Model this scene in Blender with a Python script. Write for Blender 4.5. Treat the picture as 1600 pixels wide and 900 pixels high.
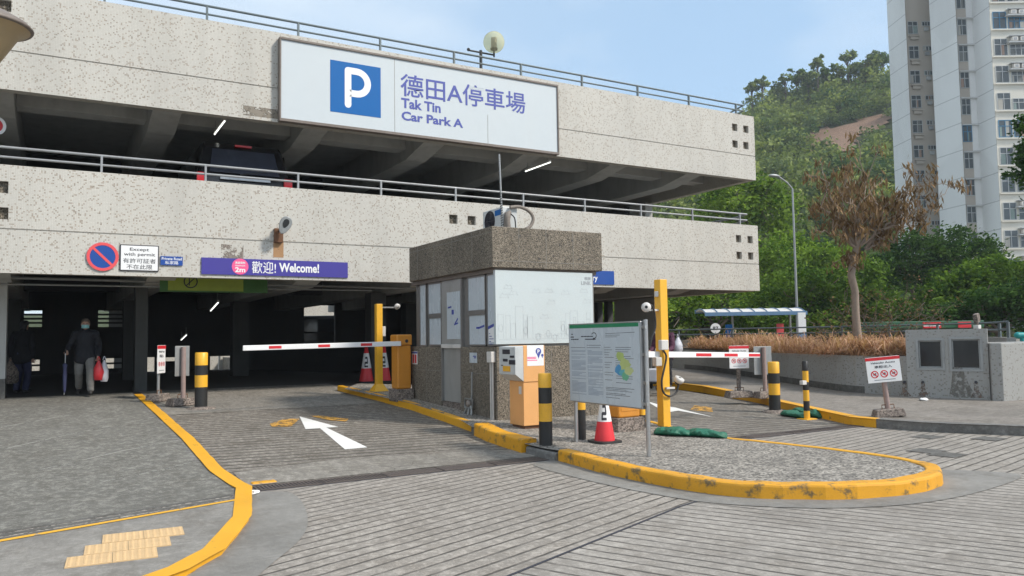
import bpy, bmesh, math, random
import numpy as np
from mathutils import Vector, Matrix, noise as mnoise
rad = math.radians
for o in list(bpy.data.objects): bpy.data.objects.remove(o)
SC = bpy.context.scene
COL = SC.collection

# ------------------------------------------------------------------ camera, sky, sun, exposure
FPX, CAM_H = 1240.0, 1.6
yaw, pit, rol = rad(30.079), rad(3.619), rad(-0.862)
_f = Vector((math.sin(yaw)*math.cos(pit), math.cos(yaw)*math.cos(pit), math.sin(pit)))
_r = Vector((math.cos(yaw), -math.sin(yaw), 0)); _u = _r.cross(_f)
CR = math.cos(rol)*_r + math.sin(rol)*_u
CU = -math.sin(rol)*_r + math.cos(rol)*_u
cam = bpy.data.cameras.new('camera'); camo = bpy.data.objects.new('camera', cam); COL.objects.link(camo)
cam.sensor_width = 36; cam.lens = 36*FPX/1600; cam.clip_end = 3000; cam.clip_start = .05
mm = Matrix((CR, CU, -_f)).transposed().to_4x4(); mm.translation = (0, 0, CAM_H)
camo.matrix_world = mm; SC.camera = camo

SUN_EL, SUN_AZ = rad(42), rad(139)        # azimuth clockwise from +Y
wd = bpy.data.worlds.new('World'); SC.world = wd; wd.use_nodes = True
wn = wd.node_tree; wn.nodes.clear()
def wnode(t): return wn.nodes.new(t)
sky = wnode('ShaderNodeTexSky'); sky.sky_type = 'NISHITA'; sky.sun_disc = False
sky.sun_elevation = SUN_EL; sky.sun_rotation = SUN_AZ
sky.air_density = 1.0; sky.dust_density = 0.3; sky.ozone_density = 2.6
tcw = wnode('ShaderNodeTexCoord'); mpw = wnode('ShaderNodeMapping'); mpw.inputs['Scale'].default_value = (1.2, 1.2, 3.4)
nzw = wnode('ShaderNodeTexNoise'); nzw.inputs['Scale'].default_value = 1.7; nzw.inputs['Detail'].default_value = 7; nzw.inputs['Roughness'].default_value = .55
rpw = wnode('ShaderNodeValToRGB'); rpw.color_ramp.elements[0].position = .40; rpw.color_ramp.elements[1].position = .78
rpw.color_ramp.elements[0].color = (.0, .0, .0, 1); rpw.color_ramp.elements[1].color = (.80, .80, .80, 1)
mxh = wnode('ShaderNodeMixRGB'); mxh.inputs['Fac'].default_value = .62; mxh.inputs['Color2'].default_value = (2.7, 3.85, 5.0, 1)
mxw = wnode('ShaderNodeMixRGB'); mxw.inputs['Color2'].default_value = (4.5, 5.0, 5.45, 1)
sxw = wnode('ShaderNodeSeparateXYZ'); lfw = wnode('ShaderNodeMapRange'); lfw.inputs[1].default_value = .62; lfw.inputs[2].default_value = -.15; lfw.inputs[3].default_value = 0; lfw.inputs[4].default_value = .5
adw = wnode('ShaderNodeMath'); adw.operation = 'ADD'; adw.use_clamp = True
bgw = wnode('ShaderNodeBackground'); bgw.inputs['Strength'].default_value = 0.13
oww = wnode('ShaderNodeOutputWorld')
wl = wn.links.new
wl(tcw.outputs['Generated'], mpw.inputs['Vector']); wl(mpw.outputs['Vector'], nzw.inputs['Vector'])
wl(tcw.outputs['Generated'], sxw.inputs[0]); wl(sxw.outputs[0], lfw.inputs[0])
wl(nzw.outputs['Fac'], rpw.inputs['Fac']); wl(rpw.outputs['Color'], adw.inputs[0]); wl(lfw.outputs[0], adw.inputs[1]); wl(adw.outputs[0], mxw.inputs['Fac'])
wl(sky.outputs['Color'], mxh.inputs['Color1']); wl(mxh.outputs['Color'], mxw.inputs['Color1'])
wl(mxw.outputs['Color'], bgw.inputs['Color']); wl(bgw.outputs['Background'], oww.inputs['Surface'])
sl = bpy.data.lights.new('sun', 'SUN'); sl.energy = 2.8; sl.angle = rad(8); sl.color = (1, .93, .83)
so = bpy.data.objects.new('sun', sl); COL.objects.link(so)
sd = Vector((math.sin(SUN_AZ)*math.cos(SUN_EL), math.cos(SUN_AZ)*math.cos(SUN_EL), math.sin(SUN_EL)))
so.rotation_euler = sd.to_track_quat('Z', 'Y').to_euler()
vs = SC.view_settings; vs.view_transform = 'Standard'; vs.look = 'None'; vs.exposure = 0.64; vs.gamma = 1; vs.use_curve_mapping = False
SC.cycles.max_bounces = 6; SC.cycles.diffuse_bounces = 4; SC.cycles.transparent_max_bounces = 12
SC.cycles.use_adaptive_sampling = True; SC.cycles.adaptive_threshold = .02; SC.cycles.use_denoising = True

# ------------------------------------------------------------------ pixel -> place (every result gets its own real depth)
def ray(x, y): return _f + CR*((x-800)/FPX) - CU*((y-450)/FPX)
C0 = Vector((0, 0, CAM_H))
def YP(x, y, Y): d = ray(x, y); return C0 + d*(Y/d.y)
def XP(x, y, X): d = ray(x, y); return C0 + d*(X/d.x)
def DP(x, y, D): return C0 + ray(x, y)*D
def zg(x, y):
    s = .045 + (.02-.045)*min(1, max(0, (x-6.5)/4))
    return s*max(0, min(y, 20.5)-9.1)
def GP(x, y, off=0):
    z = 0; d = ray(x, y)
    for i in range(60):
        p = C0 + d*((z+off-CAM_H)/d.z); z = z*.5 + .5*zg(p.x, p.y)
    return C0 + d*((z+off-CAM_H)/d.z)

# ------------------------------------------------------------------ materials
def newmat(name):
    m = bpy.data.materials.new(name); m.use_nodes = True; nt = m.node_tree
    b = nt.nodes['Principled BSDF']
    return m, nt, b
def N(nt, t, **k):
    n = nt.nodes.new(t)
    for a, v in k.items():
        if a in n.inputs.keys(): n.inputs[a].default_value = v
        else: setattr(n, a, v)
    return n
def c4(c): return (c[0], c[1], c[2], 1)
def math_(nt, op, a, b=None):
    n = nt.nodes.new('ShaderNodeMath'); n.operation = op
    for i, v in enumerate((a, b)):
        if v is None: continue
        if isinstance(v, (int, float)): n.inputs[i].default_value = v
        else: nt.links.new(v, n.inputs[i])
    return n.outputs[0]
def mix(nt, fac, a, b, mode='MIX'):
    n = nt.nodes.new('ShaderNodeMixRGB'); n.blend_type = mode
    for i, v in enumerate((fac, a, b)):
        if isinstance(v, (int, float)): n.inputs[i].default_value = v
        elif isinstance(v, tuple): n.inputs[i].default_value = c4(v)
        else: nt.links.new(v, n.inputs[i])
    return n.outputs[0]
def ramp(nt, v, p0, p1, c0=(0, 0, 0), c1=(1, 1, 1)):
    n = nt.nodes.new('ShaderNodeValToRGB'); e = n.color_ramp.elements
    if p0 > p1: p0, p1, c0, c1 = p1, p0, c1, c0
    e[0].position, e[1].position = p0, p1; e[0].color, e[1].color = c4(c0), c4(c1)
    nt.links.new(v, n.inputs['Fac']); return n.outputs['Color']
def noise_(nt, vec, scale, det=5, rough=.6):
    n = N(nt, 'ShaderNodeTexNoise', Scale=scale, Detail=det, Roughness=rough)
    nt.links.new(vec, n.inputs['Vector']); return n.outputs['Fac']
def coords(nt, world=False):
    if world: return nt.nodes.new('ShaderNodeNewGeometry').outputs['Position']
    return nt.nodes.new('ShaderNodeTexCoord').outputs['Object']
def scaled(nt, vec, s, rz=0):
    n = nt.nodes.new('ShaderNodeMapping'); n.inputs['Scale'].default_value = s; n.inputs['Rotation'].default_value = (0, 0, rz)
    nt.links.new(vec, n.inputs['Vector']); return n.outputs['Vector']
def bump(nt, b, h, dist=.01, st=.5):
    n = N(nt, 'ShaderNodeBump', Distance=dist, Strength=st); nt.links.new(h, n.inputs['Height']); nt.links.new(n.outputs['Normal'], b.inputs['Normal'])
def setc(nt, b, c): nt.links.new(c, b.inputs['Base Color'])

def pmat(name, col, rough=.55, metal=0, var=.18, scale=6, dirt=.25, dirtcol=(.10, .085, .07), bmp=0, dscale=2.5, spec=.5):
    m, nt, b = newmat(name); v = coords(nt)
    n1 = noise_(nt, v, scale); n2 = noise_(nt, scaled(nt, v, (1, 1, .35)), dscale, 8, .65)
    a = mix(nt, n1, tuple(x*(1-var) for x in col), tuple(min(1, x*(1+var)) for x in col))
    if dirt: a = mix(nt, math_(nt, 'MULTIPLY', ramp(nt, n2, .48, .78), dirt), a, dirtcol)
    setc(nt, b, a)
    b.inputs['Roughness'].default_value = rough; b.inputs['Metallic'].default_value = metal
    b.inputs['Specular IOR Level'].default_value = spec
    rr = math_(nt, 'ADD', math_(nt, 'MULTIPLY', n2, .3), rough-.15); nt.links.new(rr, b.inputs['Roughness'])
    if bmp: bump(nt, b, noise_(nt, v, scale*8), bmp, .6)
    return m
def mosaic(name, base=(.575, .545, .475), dark=(.35, .305, .255), frac=.868, cell=.0275, grime=.40):
    m, nt, b = newmat(name); p = coords(nt, True)
    s = nt.nodes.new('ShaderNodeVectorMath'); s.operation = 'SCALE'; s.inputs['Scale'].default_value = 1/cell; nt.links.new(p, s.inputs[0])
    fl = nt.nodes.new('ShaderNodeVectorMath'); fl.operation = 'FLOOR'; nt.links.new(s.outputs[0], fl.inputs[0])
    wnz = nt.nodes.new('ShaderNodeTexWhiteNoise'); wnz.noise_dimensions = '3D'; nt.links.new(fl.outputs[0], wnz.inputs['Vector'])
    clus = noise_(nt, p, .9, 3)
    thr = math_(nt, 'ADD', wnz.outputs['Value'], math_(nt, 'MULTIPLY', math_(nt, 'SUBTRACT', clus, .5), .09))
    spk = math_(nt, 'GREATER_THAN', thr, frac)
    tile = mix(nt, wnz.outputs['Color'], tuple(x*.86 for x in base), tuple(x*1.08 for x in base))
    hs = N(nt, 'ShaderNodeHueSaturation', Saturation=.25); nt.links.new(tile, hs.inputs['Color'])
    tint = mix(nt, .6, hs.outputs['Color'], base)
    dk = mix(nt, noise_(nt, fl.outputs[0], 3.7, 0), tuple(x*.6 for x in dark), tuple(x*1.6 for x in dark))
    a = mix(nt, spk, tint, dk)
    fr = nt.nodes.new('ShaderNodeVectorMath'); fr.operation = 'FRACTION'; nt.links.new(s.outputs[0], fr.inputs[0])
    sx = nt.nodes.new('ShaderNodeSeparateXYZ'); nt.links.new(fr.outputs[0], sx.inputs[0])
    gx = math_(nt, 'LESS_THAN', sx.outputs[0], .13); gz = math_(nt, 'LESS_THAN', sx.outputs[2], .13)
    g = math_(nt, 'MAXIMUM', gx, gz)
    a = mix(nt, math_(nt, 'MULTIPLY', g, .55), a, (.34, .32, .28))
    gr = ramp(nt, noise_(nt, scaled(nt, p, (1.6, 1.6, .22)), 1.0, 7, .65), .46, .8)
    a = mix(nt, math_(nt, 'MULTIPLY', gr, grime), a, (.30, .285, .255))
    gr2 = ramp(nt, noise_(nt, p, .35, 4, .6), .35, .75)
    a = mix(nt, math_(nt, 'MULTIPLY', gr2, .22), a, (.36, .35, .33))
    setc(nt, b, a); b.inputs['Roughness'].default_value = .5; b.inputs['Specular IOR Level'].default_value = .3
    bump(nt, b, math_(nt, 'SUBTRACT', 1, g), .002, .5)
    return m
def pebble(name, lo=(.035, .03, .025), hi=(.34, .29, .23), sc=75, tile=0, dirt=.4):
    m, nt, b = newmat(name); p = coords(nt, True)
    vo = N(nt, 'ShaderNodeTexVoronoi', Scale=sc); nt.links.new(p, vo.inputs['Vector'])
    sx = nt.nodes.new('ShaderNodeSeparateXYZ'); nt.links.new(vo.outputs['Color'], sx.inputs[0])
    a = ramp(nt, sx.outputs[0], .15, .95, lo, hi)
    vo2 = N(nt, 'ShaderNodeTexVoronoi', Scale=sc*.33); nt.links.new(p, vo2.inputs['Vector'])
    s2 = nt.nodes.new('ShaderNodeSeparateXYZ'); nt.links.new(vo2.outputs['Color'], s2.inputs[0])
    a = mix(nt, .16, a, ramp(nt, s2.outputs[1], .3, .95, lo, hi))
    d = ramp(nt, noise_(nt, scaled(nt, p, (1, 1, .3)), 1.6, 7, .65), .42, .75)
    a = mix(nt, math_(nt, 'MULTIPLY', d, dirt), a, tuple(x*.9 for x in lo))
    setc(nt, b, a); b.inputs['Roughness'].default_value = .85
    bump(nt, b, math_(nt, 'SUBTRACT', 1, vo.outputs['Distance']), .006, .7)
    return m
def concrete(name, col, groove=None, spacing=.16, width=.16, speck=.35, stains=.4, crack=.0, rough=.85):
    """groove: direction of the grooves in the ground plane (radians)"""
    m, nt, b = newmat(name); p = coords(nt, True)
    n1 = noise_(nt, p, 1.1, 8, .65); n2 = noise_(nt, p, 90, 3, .7); n3 = noise_(nt, p, .33, 4, .6)
    n4 = noise_(nt, scaled(nt, p, (1, .8, 1), .4), 12, 8, .85); n5 = noise_(nt, p, 2.6, 8, .75); n6 = noise_(nt, scaled(nt, p, (1, .16, 1)), 3.2, 7, .75)
    a = mix(nt, ramp(nt, n1, .3, .7), tuple(x*.78 for x in col), tuple(x*1.2 for x in col))
    a = mix(nt, math_(nt, 'MULTIPLY', ramp(nt, n5, .50, .60), stains), a, tuple(x*q for x, q in zip(col, (.60, .57, .53))))
    a = mix(nt, math_(nt, 'MULTIPLY', ramp(nt, n6, .52, .62), stains*.7), a, tuple(x*q for x, q in zip(col, (.55, .52, .48))))
    a = mix(nt, math_(nt, 'MULTIPLY', ramp(nt, n4, .53, .47), speck), a, tuple(x*.40 for x in col))
    a = mix(nt, math_(nt, 'MULTIPLY', ramp(nt, n4, .53, .58), speck), a, tuple(min(1, x*1.6) for x in col))
    a = mix(nt, math_(nt, 'MULTIPLY', ramp(nt, n2, .49, .56), speck*.6), a, tuple(x*.5 for x in col))
    a = mix(nt, math_(nt, 'MULTIPLY', ramp(nt, n3, .5, .75), stains), a, tuple(x*.55 for x in col))
    sc_ = ramp(nt, noise_(nt, scaled(nt, p, (1, 7, 1), .3), 1.2, 7, .7), .58, .66); a = mix(nt, math_(nt, 'MULTIPLY', sc_, .40), a, tuple(min(1, x*1.5) for x in col))
    h = n2
    if crack:
        vo = N(nt, 'ShaderNodeTexVoronoi', Scale=1.3); vo.feature = 'DISTANCE_TO_EDGE'
        dn = N(nt, 'ShaderNodeTexNoise', Scale=3.0, Detail=5); nt.links.new(p, dn.inputs['Vector'])
        pv = mix(nt, .25, p, dn.outputs['Color']); nt.links.new(pv, vo.inputs['Vector'])
        ck = math_(nt, 'MULTIPLY', ramp(nt, vo.outputs['Distance'], 0, .012, (1, 1, 1), (0, 0, 0)), math_(nt, 'MULTIPLY', ramp(nt, n3, .5, .6), crack))
        a = mix(nt, ck, a, tuple(x*.3 for x in col))
    if groove is not None:
        wob = math_(nt, 'MULTIPLY', math_(nt, 'SUBTRACT', noise_(nt, p, 1.7, 4, .6), .5), .05)
        sx = nt.nodes.new('ShaderNodeSeparateXYZ'); nt.links.new(p, sx.inputs[0])
        t = math_(nt, 'ADD', math_(nt, 'MULTIPLY', sx.outputs[0], -math.sin(groove)), math_(nt, 'MULTIPLY', sx.outputs[1], math.cos(groove)))
        t = math_(nt, 'ADD', t, wob)
        fr = math_(nt, 'FRACT', math_(nt, 'MULTIPLY', t, 1/spacing))
        dist = math_(nt, 'ABSOLUTE', math_(nt, 'SUBTRACT', fr, .5))
        rg = nt.nodes.new('ShaderNodeMapRange'); rg.inputs[1].default_value = width*.28; rg.inputs[2].default_value = width*.6; rg.inputs[3].default_value = 1; rg.inputs[4].default_value = 0
        nt.links.new(dist, rg.inputs[0]); ln = rg.outputs[0]
        wear = ramp(nt, noise_(nt, scaled(nt, p, (1, 1, 1)), 2.2, 6, .7), .30, .52)
        ln = math_(nt, 'MULTIPLY', ln, math_(nt, 'ADD', math_(nt, 'MULTIPLY', wear, .75), .25))
        a = mix(nt, math_(nt, 'MULTIPLY', ln, .93), a, tuple(x*.22 for x in col))
        h = math_(nt, 'SUBTRACT', math_(nt, 'MULTIPLY', n2, .3), math_(nt, 'MULTIPLY', ln, 1.5))
    setc(nt, b, a); b.inputs['Roughness'].default_value = rough; b.inputs['Specular IOR Level'].default_value = .25
    bump(nt, b, h, .006, .7)
    return m
def paint(name, col, under=(.12, .11, .10), wear=.66, sc=5, rough=.6, soft=.04, alpha=False):
    """worn paint; with alpha the worn places show what lies below"""
    m, nt, b = newmat(name); p = coords(nt, True)
    n1 = noise_(nt, p, sc, 9, .68); n2 = noise_(nt, p, 1.6, 4); n3 = noise_(nt, p, 60, 3)
    a = mix(nt, n2, tuple(x*.8 for x in col), tuple(min(1, x*1.15) for x in col))
    a = mix(nt, math_(nt, 'MULTIPLY', ramp(nt, n3, .5, .75), .25), a, tuple(x*.55 for x in col))
    w = ramp(nt, n1, wear, wear+soft)
    if alpha:
        tr = nt.nodes.new('ShaderNodeBsdfTransparent'); ms = nt.nodes.new('ShaderNodeMixShader')
        nt.links.new(w, ms.inputs[0]); nt.links.new(b.outputs[0], ms.inputs[1]); nt.links.new(tr.outputs[0], ms.inputs[2])
        nt.links.new(ms.outputs[0], nt.nodes['Material Output'].inputs['Surface'])
    else: a = mix(nt, w, a, under)
    setc(nt, b, a); b.inputs['Roughness'].default_value = rough
    return m
def emit(name, col, s):
    m, nt, b = newmat(name); b.inputs['Base Color'].default_value = c4(col)
    b.inputs['Emission Color'].default_value = c4(col); b.inputs['Emission Strength'].default_value = s
    return m
def leafmat(name, dark, light, trans=.3, rough=.6):
    m, nt, b = newmat(name)
    at = nt.nodes.new('ShaderNodeAttribute'); at.attribute_name = 'tint'
    a = ramp(nt, at.outputs['Fac'], 0, 1, dark, light)
    df = nt.nodes.new('ShaderNodeBsdfDiffuse'); tl = nt.nodes.new('ShaderNodeBsdfTranslucent'); ms = N(nt, 'ShaderNodeMixShader', Fac=trans)
    nt.links.new(a, df.inputs['Color']); nt.links.new(mix(nt, 1, a, (1.1, 1.2, .6), 'MULTIPLY'), tl.inputs['Color'])
    nt.links.new(df.outputs[0], ms.inputs[1]); nt.links.new(tl.outputs[0], ms.inputs[2])
    nt.links.new(ms.outputs[0], nt.nodes['Material Output'].inputs['Surface'])
    return m

M = {}
M['mosaic'] = mosaic('white mosaic tile')
M['mosaic_grey'] = mosaic('grey mosaic tile', (.33, .33, .315), (.20, .19, .175), .88, .03, .6)
M['pebble'] = pebble('pebble dash', (.038, .033, .026), (.34, .29, .225), 95)
M['pebble_light'] = pebble('pebble dash light', (.05, .045, .04), (.36, .31, .25), 55, dirt=.3)
M['groove'] = pmat('tile groove', (.22, .21, .19), .8)
M['column'] = pmat('shade darkened column', (.07, .072, .07), .85, var=.2, scale=1.5, dirt=.4, dirtcol=(.03, .03, .03))  # garage shade put into the colour; the outer column stays pale
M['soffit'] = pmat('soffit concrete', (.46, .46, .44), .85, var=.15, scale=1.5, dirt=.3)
M['inner'] = pmat('shade darkened inner concrete', (.055, .055, .057), .9, var=.2, scale=1.2, dirt=.4)  # darker copy of the soffit concrete, interior shade painted in
M['inner_floor'] = pmat('shade darkened garage floor', (.055, .053, .05), .8, var=.2, scale=1.2, dirt=.4)  # floor colour lowered to carry the shade inside the garage
M['rail'] = pmat('grey painted rail', (.30, .31, .32), .45, .2, dirt=.3, scale=20)
M['rail_dark'] = pmat('green grey rail', (.12, .15, .16), .5, .2, dirt=.4, scale=20)
M['white_panel'] = pmat('white sign panel', (.54, .585, .61), .35, var=.03, dirt=.06, dirtcol=(.45, .43, .4))
M['frame_brown'] = pmat('rusted brown frame', (.17, .14, .12), .6, var=.3, scale=14, dirt=.5)
M['steel_door'] = pmat('worn steel door', (.40, .40, .385), .42, .35, var=.12, scale=2.5, dirt=.3)
M['steel'] = pmat('brushed steel', (.48, .48, .48), .36, .85, var=.15, scale=5, dirt=.25)
M['steel_dull'] = pmat('dull galvanised steel', (.33, .34, .34), .5, .6, var=.2, scale=12, dirt=.35)
M['blue'] = pmat('sign blue', (.002, .115, .37), .5, var=.03, dirt=.04, spec=.25)
M['indigo'] = pmat('lettering indigo', (.055, .075, .33), .5, var=.05, dirt=.05)
M['purple'] = pmat('banner purple', (.065, .055, .29), .5, var=.06, dirt=.06, spec=.25)
M['white'] = pmat('white paint', (.80, .80, .80), .45, var=.04, dirt=.05)
M['white_dirty'] = pmat('weathered white', (.62, .60, .57), .5, var=.12, dirt=.35, scale=10)
M['pink'] = pmat('pink disc', (.80, .10, .27), .5, var=.03, dirt=.03)
M['sign_red'] = pmat('faded sign red', (.72, .08, .09), .5, var=.08, dirt=.05)
M['red'] = pmat('red', (.62, .02, .03), .45, var=.08, dirt=.08)
M['sign_blue'] = pmat('road sign blue', (.006, .06, .30), .45, var=.04, dirt=.04)
M['black'] = pmat('black paint', (.018, .018, .018), .5, var=.3, dirt=.15, dirtcol=(.09, .085, .08))
M['ink'] = pmat('ink', (.03, .03, .04), .6, var=.1, dirt=0)
M['ink_grey'] = pmat('grey ink', (.30, .32, .34), .6, var=.1, dirt=0)
M['ink_faint'] = pmat('faint ink', (.43, .47, .49), .6, var=.1, dirt=0)
M['yellow'] = pmat('road yellow', (.80, .42, .03), .45, var=.12, dirt=.18, scale=9, dirtcol=(.25, .16, .05))
M['orange'] = pmat('housing orange', (.62, .25, .03), .4, var=.07, dirt=.15, dirtcol=(.25, .12, .04))
M['peach'] = pmat('faded orange enamel', (.74, .38, .14), .45, var=.06, dirt=.12, dirtcol=(.4, .22, .1))
M['rust'] = pmat('rust', (.15, .07, .035), .9, var=.45, scale=30, dirt=.5)
M['plinth'] = pebble('plinth concrete', (.08, .065, .055), (.34, .28, .24), 45)
M['pinkpost'] = pmat('faded pink grey post', (.30, .22, .20), .6, var=.2, scale=12, dirt=.4)
M['green_bag'] = pmat('green tarpaulin', (.012, .13, .075), .55, var=.25, scale=10, dirt=.2, bmp=.01)
M['cone_red'] = pmat('cone red', (.72, .035, .045), .45, var=.1, dirt=.12)
M['rubber'] = pmat('black rubber', (.025, .025, .025), .6, dirt=.2)
M['glass_dark'] = pmat('dark glass', (.02, .022, .025), .08, var=.2, dirt=.1, spec=.7)
M['film'] = pmat('white frosted film', (.52, .57, .61), .28, var=.05, dirt=.10, dirtcol=(.35, .35, .35))
M['alu'] = pmat('anodised window frame', (.26, .25, .24), .45, .5, dirt=.3, scale=15)
M['cable'] = pmat('cable black', (.02, .02, .022), .5, dirt=.1)
M['hose'] = pmat('grey insulation', (.22, .19, .165), .8, var=.35, scale=30, dirt=.4)
M['ac'] = pmat('air conditioner grey', (.52, .54, .54), .45, dirt=.2)
M['road_a'] = concrete('grooved road', (.335, .303, .268), rad(20.5), .155, .20, speck=.4)
M['road_b'] = concrete('grooved road cross', (.33, .303, .272), rad(-64.5), .155, .20, speck=.3)
M['road_c'] = concrete('grooved road side', (.325, .296, .262), rad(12), .155, .20, speck=.35)
M['ramp'] = concrete('grooved ramp', (.25, .226, .196), rad(-6), .215, .26, speck=.55, stains=.75)
M['smooth'] = concrete('smooth concrete', (.245, .234, .216), None, speck=.12, stains=.35, rough=.75)
M['smooth_warm'] = concrete('worn concrete', (.27, .25, .22), None, speck=.4, stains=.5, crack=.6)
M['smooth_dark'] = concrete('dark wet concrete', (.15, .145, .135), None, speck=.3, stains=.6)
M['paving'] = concrete('left paving concrete', (.215, .207, .185), None, speck=.55, stains=.45, crack=.25)
M['paving_near'] = concrete('near paving concrete', (.265, .25, .228), None, speck=.22, stains=.5, crack=.55)
M['paving_right'] = concrete('right paving', (.25, .226, .20), None, speck=.3, stains=.45, crack=.4)
M['aggregate'] = pebble('exposed aggregate', (.07, .063, .055), (.46, .42, .365), 42, dirt=.5)
M['ground'] = concrete('far ground', (.20, .20, .18), None)
M['line_yellow'] = paint('yellow line paint', (.78, .41, .03), (.25, .23, .2), .60, 7)
M['kerb_yellow'] = paint('yellow kerb paint', (.78, .385, .018), (.25, .16, .05), .64, 5.5, .5)
M['kerb_rough'] = paint('chipped yellow kerb paint', (.72, .34, .015), (.19, .125, .05), .54, 6.5, .5, .10)
M['kerb_grey'] = concrete('grey kerb', (.20, .195, .185), None, speck=.3, stains=.6)
M['line_white'] = paint('white arrow paint', (.80, .79, .76), (.3, .28, .26), .66, 8, .55, .05)
M['line_ghost'] = paint('old orange paint', (.60, .32, .06), wear=.50, sc=9, alpha=True, soft=.05)
M['tactile'] = pmat('tactile tile yellow', (.60, .41, .215), .7, var=.14, scale=7, dirt=.35, dirtcol=(.3, .22, .14))
M['iron'] = pmat('cast iron grate', (.11, .09, .08), .7, .2, var=.35, scale=12, dirt=.5, dirtcol=(.14, .10, .08))
M['bark'] = pmat('bark', (.13, .10, .075), .9, var=.35, scale=14, dirt=.4, bmp=.01)
M['bark_pale'] = pmat('pale bark', (.27, .215, .17), .9, var=.3, scale=14, dirt=.3, bmp=.008)
M['leaf_dark'] = leafmat('dark leaves', (.018, .048, .018), (.09, .16, .042))
M['leaf_mid'] = leafmat('mid leaves', (.032, .075, .016), (.165, .255, .045))
M['leaf_bright'] = leafmat('bright leaves', (.055, .12, .022), (.26, .37, .06))
M['leaf_hill'] = leafmat('hill leaves', (.06, .11, .055), (.32, .36, .115), .3)
M['leaf_dead'] = leafmat('dead leaves', (.085, .052, .031), (.33, .22, .13), .2)
M['straw'] = leafmat('dry straw', (.26, .105, .06), (.66, .44, .31), .3)
M['skin'] = pmat('skin', (.42, .25, .18), .5, var=.06, dirt=0)
M['hair'] = pmat('grey hair', (.10, .075, .055), .6, var=.4, scale=40, dirt=0, bmp=.01)
M['jacket'] = pmat('dark navy jacket', (.008, .009, .014), .8, var=.2, scale=10, dirt=0)
M['trousers'] = pmat('grey trousers', (.17, .165, .155), .85, var=.25, scale=10, dirt=.1)
M['mask'] = pmat('surgical mask', (.26, .55, .56), .7, var=.05, dirt=0)
M['bag_red'] = pmat('red plastic', (.60, .03, .04), .35, var=.1, dirt=0)
M['bag_white'] = pmat('white plastic', (.62, .62, .66), .35, var=.08, dirt=0)
M['umbrella'] = pmat('navy cloth', (.03, .035, .09), .7, var=.2, dirt=0)
M['plum'] = pmat('plum jacket', (.06, .012, .035), .8, var=.2, dirt=0)
M['car_black'] = pmat('black car paint', (.012, .012, .014), .18, var=.1, dirt=.08, spec=.6)
M['lens_red'] = pmat('red lens', (.55, .01, .015), .15, var=.1, dirt=0, spec=.7)
M['tube'] = emit('fluorescent tube', (.95, 1, .93), 1.5)
M['green_sign'] = pmat('green sign', (.05, .16, .03), .5, dirt=.1)
M['lime_sign'] = pmat('lime sign', (.32, .40, .04), .5, dirt=.1)
M['tan'] = pmat('tan lamp shade', (.40, .30, .17), .5, var=.06, dirt=.1, scale=4)
M['globe'] = pmat('frosted yellowed globe', (.62, .56, .36), .15, var=.05, dirt=.05)
M['tower_white'] = pmat('tower white', (.74, .745, .74), .8, var=.08, scale=.12, dirt=.25, dscale=.15, dirtcol=(.30, .29, .27))
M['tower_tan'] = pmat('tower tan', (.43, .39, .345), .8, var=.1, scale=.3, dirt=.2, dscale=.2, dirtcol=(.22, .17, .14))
M['tower_cream'] = pmat('tower cream', (.62, .60, .54), .8, var=.06, scale=.3, dirt=.2, dscale=.2, dirtcol=(.35, .33, .3))
M['pane'] = pmat('window pane', (.06, .075, .085), .12, var=.5, scale=1.2, dirt=0, spec=.7)
M['win_frame'] = pmat('window frame', (.42, .44, .45), .4, var=.1, dirt=.1)
M['teal'] = pmat('teal paint', (.01, .25, .25), .5, dirt=.1)
M['roof_green'] = pmat('green canopy', (.02, .10, .045), .5, dirt=.2)
M['roof_blue'] = pmat('blue canopy', (.12, .22, .36), .45, dirt=.15)
M['soil'] = concrete('dry soil', (.14, .095, .06), None, speck=.5)

def tower_lines(m, z0, h):
    nt = m.node_tree; b = nt.nodes['Principled BSDF']; src = b.inputs['Base Color'].links[0].from_socket
    sx = nt.nodes.new('ShaderNodeSeparateXYZ'); nt.links.new(coords(nt, True), sx.inputs[0])
    fr = math_(nt, 'FRACT', math_(nt, 'MULTIPLY', math_(nt, 'SUBTRACT', sx.outputs[2], z0), 1/h)); ln = math_(nt, 'LESS_THAN', fr, .028)
    bl = math_(nt, 'GREATER_THAN', noise_(nt, scaled(nt, coords(nt, True), (.15, .15, .12)), 1.0, 0), .54)
    a = mix(nt, math_(nt, 'MULTIPLY', bl, .10), src, (.40, .40, .40)); setc(nt, b, mix(nt, math_(nt, 'MULTIPLY', ln, .55), a, (.2, .2, .2)))
tower_lines(M['tower_white'], 31.9-2.62*12, 2.62)

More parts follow.
